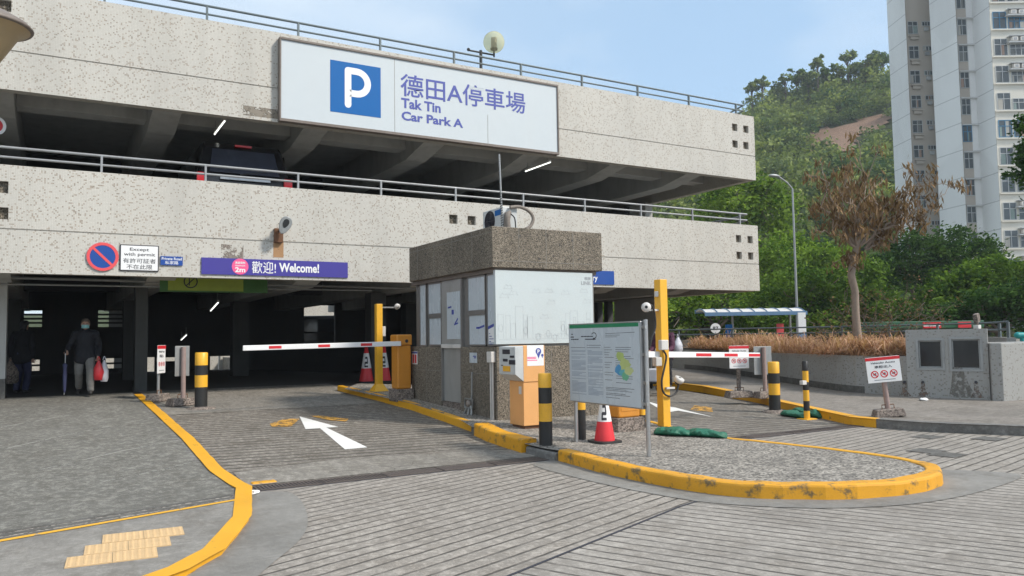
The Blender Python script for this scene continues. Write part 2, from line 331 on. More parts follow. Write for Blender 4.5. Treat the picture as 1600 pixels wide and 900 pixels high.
# ------------------------------------------------------------------ mesh building
def V(*a): return Vector(a)
class MB:
    def __init__(s): s.v = []; s.f = []; s.sm = []
    def face(s, pts, smooth=False):
        n = len(s.v); s.v += [tuple(p) for p in pts]; s.f.append(list(range(n, n+len(pts)))); s.sm.append(smooth); return s
    def add(s, vs, fs, smooth=False):
        n = len(s.v); s.v += [tuple(p) for p in vs]; s.f += [[i+n for i in f] for f in fs]; s.sm += [smooth]*len(fs); return s
    def obox(s, c, ax, ay, az):
        """centre and three half axes"""
        c, ax, ay, az = Vector(c), Vector(ax), Vector(ay), Vector(az)
        vs = [c+ax*i+ay*j+az*k for k in (-1, 1) for j in (-1, 1) for i in (-1, 1)]
        fs = [(0, 2, 3, 1), (4, 5, 7, 6), (0, 1, 5, 4), (2, 6, 7, 3), (0, 4, 6, 2), (1, 3, 7, 5)]
        return s.add(vs, fs)
    def box(s, x0, x1, y0, y1, z0, z1):
        return s.obox(((x0+x1)/2, (y0+y1)/2, (z0+z1)/2), ((x1-x0)/2, 0, 0), (0, (y1-y0)/2, 0), (0, 0, (z1-z0)/2))
    def prism(s, poly, z0, z1):
        n = len(poly); a = sum(poly[i][0]*poly[(i+1) % n][1]-poly[(i+1) % n][0]*poly[i][1] for i in range(n))
        if a < 0: poly = poly[::-1]
        vs = [(p[0], p[1], z0) for p in poly]+[(p[0], p[1], z1) for p in poly]
        return s.add(vs, [list(range(n))[::-1], list(range(n, 2*n))]+[(i, (i+1) % n, n+(i+1) % n, n+i) for i in range(n)])
    def tube(s, path, r, n=10, cap=True):
        path = [Vector(p) for p in path]; m = len(path); rs = r if isinstance(r, (list, tuple)) else [r]*m
        vs = []; t0 = (path[1]-path[0]).normalized()
        a = t0.orthogonal().normalized()
        for i, p in enumerate(path):
            t = (path[min(i+1, m-1)]-path[max(i-1, 0)]).normalized()
            a = (a-t*a.dot(t)); a = a.normalized() if a.length > 1e-6 else t.orthogonal().normalized()
            b = t.cross(a)
            vs += [p+(a*math.cos(2*math.pi*k/n)+b*math.sin(2*math.pi*k/n))*rs[i] for k in range(n)]
        fs = [(i*n+k, i*n+(k+1) % n, (i+1)*n+(k+1) % n, (i+1)*n+k) for i in range(m-1) for k in range(n)]
        s.add(vs, fs, True)
        if cap:
            s.face([vs[k] for k in range(n)][::-1]); s.face([vs[(m-1)*n+k] for k in range(n)])
        return s
    def lathe(s, prof, c, n=24, az=(0, 0, 1), smooth=True):
        """prof: (radius, height) pairs along the axis az"""
        az = Vector(az).normalized(); ax = az.orthogonal().normalized(); ay = az.cross(ax); c = Vector(c); m = len(prof)
        vs = [c+az*h+(ax*math.cos(2*math.pi*k/n)+ay*math.sin(2*math.pi*k/n))*max(r, 1e-4) for r, h in prof for k in range(n)]
        fs = [(i*n+k, i*n+(k+1) % n, (i+1)*n+(k+1) % n, (i+1)*n+k) for i in range(m-1) for k in range(n)]
        return s.add(vs, fs, smooth)
    def ball(s, c, r, n=16, m=10, sq=1):
        r = r if isinstance(r, (tuple, list)) else (r, r, r); c = Vector(c)
        vs = []
        for i in range(m+1):
            th = math.pi*i/m
            for k in range(n):
                ph = 2*math.pi*k/n
                vs.append(c+V(r[0]*math.sin(th)*math.cos(ph), r[1]*math.sin(th)*math.sin(ph), -r[2]*math.cos(th)))
        fs = [(i*n+k, i*n+(k+1) % n, (i+1)*n+(k+1) % n, (i+1)*n+k) for i in range(m) for k in range(n)]
        return s.add(vs, fs, True)
    def build(s, name, m, parent=None, bevel=0, seg=2):
        me = bpy.data.meshes.new(name); me.from_pydata(s.v, [], s.f)
        for p, q in zip(me.polygons, s.sm): p.use_smooth = q
        return link(name, me, m, parent, bevel, seg)
def link(name, me, m, parent=None, bevel=0, seg=2):
    o = bpy.data.objects.new(name, me); COL.objects.link(o)
    if m is not None: me.materials.append(M[m] if isinstance(m, str) else m)
    if parent is not None:
        o.parent = parent
        if parent.type == 'EMPTY': o.matrix_parent_inverse = Matrix.Translation(-parent.location)
    if bevel:
        b = o.modifiers.new('bevel', 'BEVEL'); b.width = bevel; b.segments = seg; b.limit_method = 'ANGLE'; b.angle_limit = rad(40)
    return o
def tag(o, label=None, cat=None, group=None, kind=None):
    if label: o['label'] = label
    if cat: o['category'] = cat
    if group: o['group'] = group
    if kind: o['kind'] = kind
    return o
def thing(name, label, cat, loc=(0, 0, 0), group=None):
    o = bpy.data.objects.new(name, None); COL.objects.link(o); o.location = loc; o.empty_display_size = .1
    return tag(o, label, cat, group)
def struct(o, label, cat): return tag(o, label, cat, kind='structure')
def dup(root, loc, rz=0, label=None, group=None):
    r = root.copy(); COL.objects.link(r); r.location = loc; r.rotation_euler = (0, 0, rz)
    if label: r['label'] = label
    if group: r['group'] = group
    for ch in list(root.children):
        c = ch.copy(); COL.objects.link(c); c.parent = r
        for g in list(ch.children):
            d = g.copy(); COL.objects.link(d); d.parent = c
    return r
def text(name, body, m, parent, o, rt, up, w=None, h=None, bold=0, thick=.003, align='L'):
    """lettering as real raised letters: origin o (lower left of the box), unit right and up vectors, fitted to w x h"""
    c = bpy.data.curves.new(name, 'FONT'); c.body = body; c.offset = bold; c.extrude = .02; c.resolution_u = 3; c.space_line = .95
    c.align_x = {'L': 'LEFT', 'C': 'CENTER'}[align]
    t = bpy.data.objects.new(name, c); COL.objects.link(t)
    bpy.context.view_layer.update()
    me = bpy.data.meshes.new_from_object(t.evaluated_get(bpy.context.evaluated_depsgraph_get()))
    bpy.data.objects.remove(t)
    n = len(me.vertices); a = np.empty(n*3, np.float32); me.vertices.foreach_get('co', a); a = a.reshape(-1, 3)
    lo, hi = a.min(0), a.max(0); sw = w/(hi[0]-lo[0]) if w else None; sh = h/(hi[1]-lo[1]) if h else None
    sw = sw or sh; sh = sh or sw
    o, rt, up = np.array(o, float), np.array(rt, float), np.array(up, float); nn = np.cross(rt, up)
    b = o + np.outer((a[:, 0]-lo[0])*sw, rt) + np.outer((a[:, 1]-lo[1])*sh, up) + np.outer((a[:, 2]+.02)/.04*thick, nn)
    me.vertices.foreach_set('co', b.astype(np.float32).ravel()); me.update(); me.name = name
    me.materials.clear()
    return link(name, me, m, parent)
def strokes(mb, o, rt, up, segs, w, d=.002):
    """thin raised drawn lines on a surface; segs in metres in the (rt, up) frame"""
    o, rt, up = Vector(o), Vector(rt), Vector(up); n = rt.cross(up)
    for (a, b, c, e) in segs:
        p, q = o+rt*a+up*b, o+rt*c+up*e; t = q-p; L = t.length
        if L < 1e-5: continue
        t /= L; k = n.cross(t)
        mb.obox((p+q)/2+n*d/2, t*(L/2+w/2), k*w/2, n*d/2)
    return mb
def polyfan(mb, o, rt, up, pts, d=.002, z0=0):
    """flat raised shape on a surface"""
    o, rt, up = Vector(o), Vector(rt), Vector(up); n = rt.cross(up); k = len(pts)
    a = [o+rt*x+up*y+n*z0 for x, y in pts]; b = [p+n*d for p in a]
    mb.face(b)
    for i in range(k): mb.face([a[i], a[(i+1) % k], b[(i+1) % k], b[i]])
    return mb
def disc(cx, cy, r, n=28): return [(cx+r*math.cos(2*math.pi*i/n), cy+r*math.sin(2*math.pi*i/n)) for i in range(n)]
def ring(mb, o, rt, up, cx, cy, r0, r1, d, n=32, z0=0):
    o, rt, up = Vector(o), Vector(rt), Vector(up); nn = rt.cross(up)
    P = lambda r, i, z: o+rt*(cx+r*math.cos(2*math.pi*i/n))+up*(cy+r*math.sin(2*math.pi*i/n))+nn*z
    for i in range(n):
        j = i+1
        mb.face([P(r0, i, z0+d), P(r1, i, z0+d), P(r1, j, z0+d), P(r0, j, z0+d)])
        mb.face([P(r1, i, z0), P(r1, j, z0), P(r1, j, z0+d), P(r1, i, z0+d)])
        mb.face([P(r0, j, z0), P(r0, i, z0), P(r0, i, z0+d), P(r0, j, z0+d)])
    return mb
def holed(mb, x0, x1, z0, z1, y0, y1, holes):
    """a wall in the XZ plane, thickness y0..y1, with rectangular openings (hx0, hx1, hz0, hz1)"""
    xs = sorted({x0, x1, *[h[0] for h in holes], *[h[1] for h in holes]}); zs = sorted({z0, z1, *[h[2] for h in holes], *[h[3] for h in holes]})
    xs = [x for x in xs if x0 <= x <= x1]; zs = [z for z in zs if z0 <= z <= z1]
    def solid(i, k):
        if i < 0 or k < 0 or i >= len(xs)-1 or k >= len(zs)-1: return False
        cx, cz = (xs[i]+xs[i+1])/2, (zs[k]+zs[k+1])/2
        return not any(h[0] < cx < h[1] and h[2] < cz < h[3] for h in holes)
    for i in range(len(xs)-1):
        for k in range(len(zs)-1):
            if not solid(i, k): continue
            a, b, c, e = xs[i], xs[i+1], zs[k], zs[k+1]
            mb.face([(a, y0, c), (b, y0, c), (b, y0, e), (a, y0, e)]); mb.face([(b, y1, c), (a, y1, c), (a, y1, e), (b, y1, e)])
            if not solid(i-1, k): mb.face([(a, y1, c), (a, y0, c), (a, y0, e), (a, y1, e)])
            if not solid(i+1, k): mb.face([(b, y0, c), (b, y1, c), (b, y1, e), (b, y0, e)])
            if not solid(i, k-1): mb.face([(a, y1, c), (b, y1, c), (b, y0, c), (a, y0, c)])
            if not solid(i, k+1): mb.face([(a, y0, e), (b, y0, e), (b, y1, e), (a, y1, e)])
    return mb
def sheet(name, poly, m, off=0., step=1.0, zf=zg, label=None, cat=None, kind='structure', parent=None):
    """a ground sheet with the outline poly that follows the lie of the land"""
    bm = bmesh.new(); vs = [bm.verts.new((p[0], p[1], 0)) for p in poly]; f = bm.faces.new(vs)
    if f.normal.z < 0 or sum(poly[i][0]*poly[(i+1) % len(poly)][1]-poly[(i+1) % len(poly)][0]*poly[i][1] for i in range(len(poly))) < 0: f.normal_flip()
    bm.normal_update(); bmesh.ops.triangulate(bm, faces=bm.faces[:])
    xs = [p[0] for p in poly]; ys = [p[1] for p in poly]
    def cut(lo, hi, ax, extra):
        c = [lo+step*i for i in range(1, int((hi-lo)/step)+1)]+extra
        for q in c:
            if lo < q < hi:
                co = (q, 0, 0) if ax == 0 else (0, q, 0); no = (1, 0, 0) if ax == 0 else (0, 1, 0)
                bmesh.ops.bisect_plane(bm, geom=bm.verts[:]+bm.edges[:]+bm.faces[:], plane_co=co, plane_no=no)
    if max(ys) > 9.1 or zf is not zg:
        cut(min(xs), max(xs), 0, [6.5, 10.5]); cut(min(ys), max(ys), 1, [9.1, 20.5])
    for v in bm.verts: v.co.z = zf(v.co.x, v.co.y)+off
    me = bpy.data.meshes.new(name); bm.to_mesh(me); bm.free()
    o = link(name, me, m, parent)
    if parent is None: tag(o, label, cat, kind=kind)
    return o
def smooth_path(pts, n=4):
    out = []
    P_ = [Vector((*p[:2], 0)) for p in pts]
    for i in range(len(P_)-1):
        p0, p1, p2, p3 = P_[max(i-1, 0)], P_[i], P_[i+1], P_[min(i+2, len(P_)-1)]
        for k in range(n):
            t = k/n
            out.append(.5*((2*p1)+(p2-p0)*t+(2*p0-5*p1+4*p2-p3)*t*t+(3*p1-p0-3*p2+p3)*t**3))
    out.append(P_[-1]); return [(p.x, p.y) for p in out]
def offset_path(pts, d, closed=False):
    out = []; n = len(pts)
    for i in range(n):
        a = Vector(pts[(i-1) % n] if closed else pts[max(i-1, 0)]); b = Vector(pts[(i+1) % n] if closed else pts[min(i+1, n-1)])
        t = (b-a).normalized(); out.append((pts[i][0]-t.y*d, pts[i][1]+t.x*d))
    return out
def kerb(pts, w, h, m, label, off=0, rough=.006, step=.25, seed=1, face_m=None):
    """a kerb whose outer foot runs along pts and whose body lies to the left of it; slightly uneven, with rounded arrises"""
    rng = random.Random(seed); dense = []
    for a, b in zip(pts, pts[1:]):
        L = math.dist(a, b); k = max(1, int(L/step))
        dense += [(a[0]+(b[0]-a[0])*i/k, a[1]+(b[1]-a[1])*i/k) for i in range(k)]
    dense.append(pts[-1])
    prof = [(0, -.03), (.004, h-.028), (.010, h-.010), (.028, h), (w-.012, h+.002), (w, h-.006), (w, -.03)]
    rows = []
    for i, p in enumerate(dense):
        a, b = Vector(dense[max(i-1, 0)]), Vector(dense[min(i+1, len(dense)-1)]); t = (b-a).normalized(); nrm = V(-t.y, t.x)
        j = rng.uniform(-rough, rough); jz = rng.uniform(-rough, rough)*.7; row = []
        for q, (d, z) in enumerate(prof):
            x, y = p[0]+nrm.x*(d+(j if q < 4 else 0)), p[1]+nrm.y*(d+(j if q < 4 else 0))
            row.append((x, y, zg(x, y)+off+z+(jz if 0 < q < 6 else 0)))
        rows.append(row)
    mb = MB(); k = len(prof); vs = [v for r in rows for v in r]
    mb.add(vs, [(i*k+q, i*k+q+1, (i+1)*k+q+1, (i+1)*k+q)[::-1] for i in range(len(rows)-1) for q in range(k-1)])
    mb.face(rows[0]); mb.face(rows[-1][::-1])
    o = mb.build('kerb', m); struct(o, label, 'kerb')
    return o

# ------------------------------------------------------------------ ground, roads, pavements
big = MB(); big.face([(-400, -200, -.25), (900, -200, -.25), (900, 900, -.25), (-400, 900, -.25)])
struct(big.build('ground', 'ground'), 'wide grey ground reaching away behind everything', 'ground')
JA, JB, JC = (-6, 1.125), (5.09, 5.75), (6.2, 6.1)
zoneA = [(-12, 1.125), JA, (2.86, 4.82), JB, JC, (7.4, 6.3), (7.4, 9.1), (-12, 9.1)]
sheet('road', zoneA, 'road_a', label='grooved light concrete road in front of the car park entry', cat='road')
sheet('road', [JA, (-12, 1.125), (-12, -30), (60, -30), (60, -4), (14, 3.6), (9.4, 4.95), (8.6, 5.35), (7.4, 6.3), JC, JB, (2.86, 4.82)], 'road_b',
      label='grooved concrete road bay with grooves running toward the viewer', cat='road')
sheet('road', [(7.4, 6.3), (8.6, 5.35), (9.4, 4.95), (14, 3.6), (60, -4), (60, 9.1), (7.4, 9.1)], 'road_c', label='grooved concrete road beyond the traffic island', cat='road')
# the sawn joint between the two bays
jm = MB()
for a, b in ((JA, (2.86, 4.82)), ((2.86, 4.82), JB), (JB, JC)):
    t = (Vector(b)-Vector(a)).normalized(); L = math.dist(a, b); c = ((a[0]+b[0])/2, (a[1]+b[1])/2, .003)
    jm.obox(c, (t.x*L/2, t.y*L/2, 0), (-t.y*.012, t.x*.012, 0), (0, 0, .002))
struct(jm.build('road_joint', 'ink'), 'dark sawn joint crossing the concrete road diagonally', 'road joint')
# smooth patches
ap = [(1.80, 8.85)]+[tuple(GP(x, y).xy) for x, y in [(440, 769), (458, 772), (474, 788), (481, 812), (476, 834), (457, 856), (432, 876), (402, 902), (372, 930)]]+[(.6, 5.5), (.82, 5.90), (1.05, 6.38), (1.45, 7.43)]
sheet('road_patch', smooth_path(ap, 3), 'smooth', .006, label='smooth grey concrete apron beside the yellow kerb corner', cat='road patch')
sheet('road_patch', smooth_path([(5.73, 8.8), (5.25, 8.6), (5.2, 7.3), (5.3, 6.35), (5.5, 5.65), (6.1, 5.0), (6.9, 4.65), (7.8, 4.6), (8.9, 4.75), (9.35, 4.95), (9.15, 5.35), (8.9, 5.7), (8.75, 6.3), (8.4, 7.5), (7, 7.5), (6, 8.6), (5.73, 8.8)], 3),
      'smooth', .006, label='smooth grey mortar fillet around the foot of the traffic island', cat='road patch')
mk = MB()
for x, y in [(1447, 705), (1480, 711), (1545, 686), (1450, 683)]:
    p = GP(x, y); mk.obox((p.x, p.y, .004+.0004*(x % 7)), (.20, .02, 0), (-.02, .17, 0), (0, 0, .003))
struct(mk.build('road_covers', 'smooth_dark'), 'four dark square covers set into the road', 'cover')
# driveway of the car park, both lanes and the garage floor
sheet('driveway', [(1.7, 9.16), (5.95, 9.16), (6.3, 14), (6.3, 16.0), (1.7, 16.0)], 'ramp', label='dark grooved entry ramp between yellow kerbs', cat='ramp')
sheet('driveway', [(8.2, 9.16), (12.6, 9.16), (13.8, 13), (15, 18), (15.2, 21), (8.2, 21)], 'ramp', label='grooved exit ramp beyond the ticket kiosk', cat='ramp')
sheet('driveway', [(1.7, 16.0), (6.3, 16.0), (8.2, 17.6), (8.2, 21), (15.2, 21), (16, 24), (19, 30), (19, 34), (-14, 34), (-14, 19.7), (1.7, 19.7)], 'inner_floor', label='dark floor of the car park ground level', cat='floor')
sheet('driveway_apron', [(1.75, 15.7), (6.2, 15.7), (6.2, 20.2), (1.75, 20.2)], 'smooth_warm', .006, label='smooth worn concrete slab at the top of the entry ramp', cat='floor')
sheet('driveway_apron', [(1.9, 9.2), (5.68, 9.2), (5.7, 9.75), (5.2, 9.95), (4.4, 10.05), (3.4, 10.25), (1.9, 10.0)], 'smooth_warm', .006, label='rough pale concrete strip behind the drain grate', cat='floor')
# left pavement (raised) and the near corner
def zl(x, y): return zg(x, y)+.04
KL = [(1.70, 19.2), (1.76, 15.6), (1.80, 12.55), (1.77, 10.04), (1.86, 8.9), (1.55, 7.43), (1.13, 6.38), (.82, 5.97), (.30, 5.55), (-.6, 5.1), (-2.5, 4.4)]
KI = offset_path(KL, -.12)
sheet('pavement', KI[:4]+[(1.74, 8.9), (1.66, 8.22), (-.34, 7.56), (-8, 5.35), (-14, 3.8), (-14, 19.7), (1.57, 19.7)], 'paving', 0, zf=zl, label='broad speckled dark concrete pavement left of the entry ramp', cat='pavement')
sheet('pavement', [(1.68, 8.3)]+KI[5:]+[(-14, .5), (-14, 3.9), (-8, 5.45), (-.34, 7.66)], 'paving_near', .004, zf=zl, label='cracked pale concrete pavement corner nearest the viewer', cat='pavement')
sheet('drain_strip', [(1.70, 8.64), (1.68, 8.3), (-.34, 7.66), (-8, 5.45), (-14, 3.9), (-14, 4.2), (-8, 5.8), (-.34, 8.05)], 'aggregate', .003, zf=zl, label='pebbly drain strip across the left pavement', cat='drain strip')
ds = MB(); yl = MB()
for k, (o_, w_) in enumerate(((.04, .03), (.17, .035), (.30, .03))):
    for a, b in (((1.62, 8.60), (-.34, 8.03)), ((-.34, 8.03), (-8, 5.78)), ((-8, 5.78), (-14, 4.18))):
        L = math.dist(a, b); t = (Vector(b)-Vector(a)).normalized()
        ds.obox(((a[0]+b[0])/2, (a[1]+b[1])/2-o_, .045), (t.x*L/2, t.y*L/2, 0), (-t.y*w_, t.x*w_, 0), (0, 0, .003))
struct(ds.build('drain_slots', 'smooth_dark'), 'three dark slots in the drain strip of the left pavement', 'drain')
sheet('painted_line', [(1.62, 8.31), (1.62, 8.24), (-.34, 7.60), (-8, 5.39), (-8, 5.46), (-.34, 7.68)], 'line_yellow', .009, zf=zl, label='thin worn yellow line across the left pavement', cat='painted line')
kerb([p for p in KL], -.125, .052, 'kerb_yellow', 'yellow kerb that bends around the left pavement corner', rough=.005, seed=3)
# tactile tiles, three staggered rows of two
ax = V(math.cos(rad(-4)), math.sin(rad(-4)), 0); ay = V(-ax.y, ax.x, 0)
def tactile(o, label):
    mb = MB(); z = .047
    c = Vector((o[0], o[1], z)); mb.obox(c, ax*.1485, ay*.1485, (0, 0, .005))
    for i in range(6):
        for j in range(6):
            q = c+ax*(-.122+.0488*i)+ay*(-.122+.0488*j)+V(0, 0, .005)
            mb.lathe([(.015, 0), (.012, .004), (.003, .005)], q, 8)
    t = mb.build('tactile_tile', 'tactile'); tag(t, label, 'paving tile', 'yellow tactile tiles on the near pavement')
for r_, nm in enumerate(('row farthest from the viewer', 'middle row', 'row nearest the viewer')):
    for k in range(2):
        o = GP(*((159, 849), (130, 867.5), (100, 887.5))[r_], .05)+ay*.15+ax*(.15+.3*k)
        tactile(o, '%s yellow tactile tile in the %s' % (('left', 'right')[k], nm))
pj = MB()
for pts in ([(0, 703), (90, 683), (240, 652)], [(60, 735), (190, 705), (310, 682)], [(160, 753), (260, 733), (313, 718)], [(0, 668), (100, 650), (110, 648)]):
    q = [GP(x, y, .04) for x, y in pts]
    for a, b in zip(q, q[1:]):
        t = (b-a).normalized(); pj.obox((a+b)/2+V(0, 0, .002), (b-a)/2, V(-t.y, t.x, 0)*.022, (0, 0, .0015))
struct(pj.build('pavement_joint', paint('pale joint mortar', (.27, .262, .238), wear=.50, sc=4, alpha=True, soft=.06)), 'thin pale mortar lines crossing the left pavement', 'pavement joint')
# drain gratings
def grating(x0, x1, y0, y1, solid, label):
    mb = MB(); z = .012
    if solid:
        mb.box(x0, x1, y0, y1, z-.02, z)
        for i in range(14): mb.box(x0+.03+i*(x1-x0-.06)/13-.008, x0+.03+i*(x1-x0-.06)/13+.008, y0+.03, y1-.03, z, z+.003)
    else:
        mb.box(x0, x1, y0, y0+.03, z-.03, z); mb.box(x0, x1, y1-.03, y1, z-.03, z); n = 18
        for i in range(n+1):
            x = x0+(x1-x0)*i/n; mb.box(max(x0, x-.011), min(x1, x+.011), y0+.0302, y1-.0302, z-.03, z)
    tag(mb.build('drain_grating', 'iron'), label, 'drain grating', 'iron gratings of the cross drain')
dk = MB(); dk.box(1.86, 5.72, 8.84, 9.16, -.03, .0045); dk.box(8.45, 12.1, 8.84, 9.16, -.03, .0045)  # flat near-black strips, the shade below the gratings given as colour
struct(dk.build('drain_shade_strip', 'ink'), 'flat strip coloured dark for the shade under the iron drain gratings', 'drain')
xs = [1.9, 2.66, 3.42, 4.14, 4.86, 5.66]
nm = ['slotted iron grating next to the yellow kerb corner', 'slotted iron grating second from the yellow kerb corner', 'solid ribbed iron plate in the middle of the drain', 'solid ribbed iron plate right of the middle one', 'slotted iron grating at the traffic island end of the drain']
for i in range(5): grating(xs[i]+.012, xs[i+1]-.012, 8.86, 9.14, i in (2, 3), nm[i])
for i in range(4): grating(8.5+.9*i+.01, 8.5+.9*(i+1)-.01, 8.86, 9.14, i in (1,), ['dark grating beside the green sandbags', 'solid iron plate between gratings on the exit side', 'dark grating in the middle of the exit lane', 'dark grating near the slim striped post'][i])
# traffic island: kerb loop and surface
KTIP = [(5.70, 8.72), (5.60, 7.39), (5.68, 6.4), (5.88, 5.74), (6.46, 5.2), (7.01, 4.97), (7.59, 4.92), (8.14, 5.06), (8.52, 5.42), (8.70, 6.0), (8.70, 6.86), (8.58, 7.77), (8.45, 8.5), (8.5, 9.3), (8.8, 10.6), (9.0, 13), (9.0, 17)]
KS = smooth_path(KTIP, 4)
KIN = [(5.75, 17.6), (6.05, 14.5), (5.95, 12.2), (5.72, 11.2), (5.66, 9.45)]
def zi(x, y): return zg(x, y)+.13
ins = offset_path(KS, .16)
sheet('island_paving', KIN+[(5.72, 8.9)]+ins[2:-1]+[(8.9, 18.5), (6.4, 18.6)], 'aggregate', 0, .8, zi, label='exposed aggregate surface of the traffic island', cat='pavement')
i9 = 20
kerb(KS[:34], .17, .145, 'kerb_rough', 'chipped yellow kerb around the rounded nose of the traffic island', rough=.009, seed=5)
kerb(KS[33:], .12, .135, 'kerb_yellow', 'thin yellow kerb along the exit side of the traffic island', rough=.004, seed=6)
kerb([(5.85, 18.4), (5.98, 16.2), (6.05, 14.5), (5.93, 12.4), (5.85, 11.5)], .13, .13, 'kerb_yellow', 'long yellow kerb along the ticket kiosk', rough=.006, seed=7)
kerb([(5.74, 11.15), (5.62, 10.3), (5.62, 9.5)], .24, .18, 'kerb_rough', 'thick broken yellow kerb block in front of the ticket machine', rough=.016, seed=8)
kerb([(5.66, 9.46), (5.68, 8.74)], .2, .10, 'kerb_grey', 'bare grey kerb gap between the yellow kerb pieces', rough=.012, seed=9)
kerb([(5.85, 11.48), (5.74, 11.17)], .12, .11, 'kerb_grey', 'short bare stub between the kiosk kerb and the broken kerb block', rough=.012, seed=10)
st = MB(); st.box(1.96, 2.24, 9.24, 9.36, -.02, .028)
tag(st.build('kerb_stub', 'kerb_rough', bevel=.02), 'small worn yellow kerb stub at the left end of the drain', 'kerb stub')
# right pavement
KR = [(12.05, 8.63), (12.05, 9.09), (12.49, 10.13), (13.6, 12.55), (14.77, 15.6), (15.0, 18), (15.3, 21), (16.5, 25), (18.8, 30)]
def zr(x, y): return zg(x, y)+.145
KG = [(60, -1.5), (20, 4.2), (12.88, 6.55), (12.2, 7.8), (12.05, 8.62)]
WALL = [(22.6, 28.2), (21.2, 24.6), (19.6, 20.4), (18.3, 17.2), (17.0, 14.2), (16.35, 12.45), (16.42, 11.6)]+[tuple(GP(1421, 620, .145).xy)]
WS = smooth_path(WALL, 4)
KRo = offset_path(KR, -.16)
sheet('pavement', [(60, -1.3), (60, 9), (30, 9.6), (18.5, 9.6), (17.3, 9.75)]+[(p[0]+.1, p[1]) for p in WS[::-1]]+[(19, 30)]+KRo[::-1]+[(12.2, 8.6)]+[(12.36, 7.85), (13.0, 6.7), (20, 4.4)], 'paving_right', 0, zf=zr, label='worn grey brown pavement right of the exit lane', cat='pavement')
kerb(KR, -.16, .15, 'kerb_yellow', 'clean yellow kerb along the right side of the exit lane', rough=.003, seed=11)
kerb(KG, -.16, .15, 'kerb_grey', 'plain grey concrete kerb on the right', rough=.004, seed=12)
# painted arrow and ghost marks on the entry ramp
ar = [GP(x, y) for x, y in [(468, 651), (477.4, 671), (500, 669.5), (539, 702.6), (574, 699.4), (510, 668.4), (529, 667.6)]]
sheet('painted_arrow', [(p.x, p.y) for p in ar], 'line_white', .005, .5, label='white direction arrow painted on the entry ramp', cat='road marking')
for k, pts in enumerate(([(421, 663), (445, 655), (468, 655), (455, 667), (425, 667)], [(482, 650), (500, 650), (545, 655), (541, 659), (515, 657)])):
    q = [GP(x, y) for x, y in pts]
    sheet('painted_mark', [(p.x, p.y) for p in q], 'line_ghost', .008, .5, label=('faded orange patch left of the white arrow', 'faded orange streak right of the white arrow tip')[k], cat='road marking')
ar = [GP(x, y) for x, y in [(1113, 651.5), (1070, 641), (1055, 637), (1035, 634), (1010, 627), (1040, 645), (1060, 642)]]
sheet('painted_arrow', [(p.x, p.y) for p in ar], 'line_white', .005, .5, label='white arrow painted on the exit lane behind the yellow post', cat='road marking')
q = [GP(x, y) for x, y in [(1085, 634), (1112, 637), (1114, 644), (1078, 641)]]
sheet('painted_mark', [(p.x, p.y) for p in q], 'line_ghost', .008, .5, label='faded orange hatch beside the exit lane arrow', cat='road marking')

# ------------------------------------------------------------------ the car park building
F = 17.4; XR = 18.95; XL = -14.0
bd = thing('car_park_building', 'three level car park clad in speckled white mosaic tile', 'car park', (0, F, 0))
def parapet(z0, z1, zgv, holes):
    a = MB(); holed(a, XL, XR, z0, zgv-.012, F, F+.22, [])
    holed(a, XL, XR, zgv+.012, z1, F, F+.22, holes); a.box(XL, XR-.02, F+.022, F+.2, zgv-.0119, zgv+.0119)
    # right hand return of the parapet
    a.box(XR-.22, XR, F+.2201, F+20, z0, zgv-.012); a.box(XR-.22, XR, F+.2201, F+20, zgv+.012, z1)
    return a.build('parapet', 'mosaic', bd)
def sq(px, py, r=.112): p = YP(px, py, F); return (p.x-r, p.x+r, p.z-r, p.z+r)
lowh = [sq(1154, 373), sq(1172, 374.5), sq(1155, 399), sq(1173, 400), sq(708.5, 342.5), sq(737, 344.5), sq(2, 292), sq(2, 333)]
upph = [sq(1148, 199), sq(1165.5, 202), sq(1148.5, 225), sq(1165.5, 227.5), sq(7, 8)]
pl = parapet(2.95, 4.98, 3.775, lowh); pu = parapet(6.41, 8.43, 7.165, upph)
for hs, par in ((lowh, pl), (upph, pu)):
    for (a, b, c, e) in hs:
        k = MB(); k.box(a+.001, b-.001, F+.10, F+.14, c+.001, e-.001)
        for i in range(3):
            for j in range(3): k.obox((a+.037+.075*i, F+.098, c+.037+.075*j), (.026, 0, .026), (-.015, 0, .015), (0, .012, 0))
        k.build('vent_block', 'pebble', par)
slabs = MB(); slabs.box(XL, XR-.221, F+.2201, 36, 3.85, 4.10); slabs.build('slab', 'soffit', bd)
slabs = MB(); slabs.box(XL, XR-.221, F+.2201, 36, 7.25, 7.50); slabs.build('slab', 'soffit', bd)
for z0, zt in ((2.95, 3.849), (6.41, 7.249)):
    for xc in (-1.05, 2.06, 5.30, 8.36, 11.3, 14.26, 17.2):
        b = MB(); pr = [(F+.2205, zt), (F+.2205, z0+.30), (19.5, z0-.02), (36, z0-.02), (36, zt)]
        n = len(pr); vs = [(xc-.29, y, z) for y, z in pr]+[(xc+.29, y, z) for y, z in pr]
        b.add(vs, [list(range(n)), list(range(n, 2*n))[::-1]]+[(i, n+i, n+(i+1) % n, (i+1) % n) for i in range(n)])
        b.build('beam', 'soffit', bd)
    for y in (19.45, 27):
        for a, e in zip((-14.0, -1.05, 2.06, 5.30, 8.36, 11.3, 14.26, 17.2), (-1.05, 2.06, 5.30, 8.36, 11.3, 14.26, 17.2, XR-.23)):
            c = MB(); c.box(a+.30, e-.30 if e < 18 else e, y, y+.5, z0+.25, zt); c.build('cross_beam', 'soffit' if y < 20 else 'inner', bd)
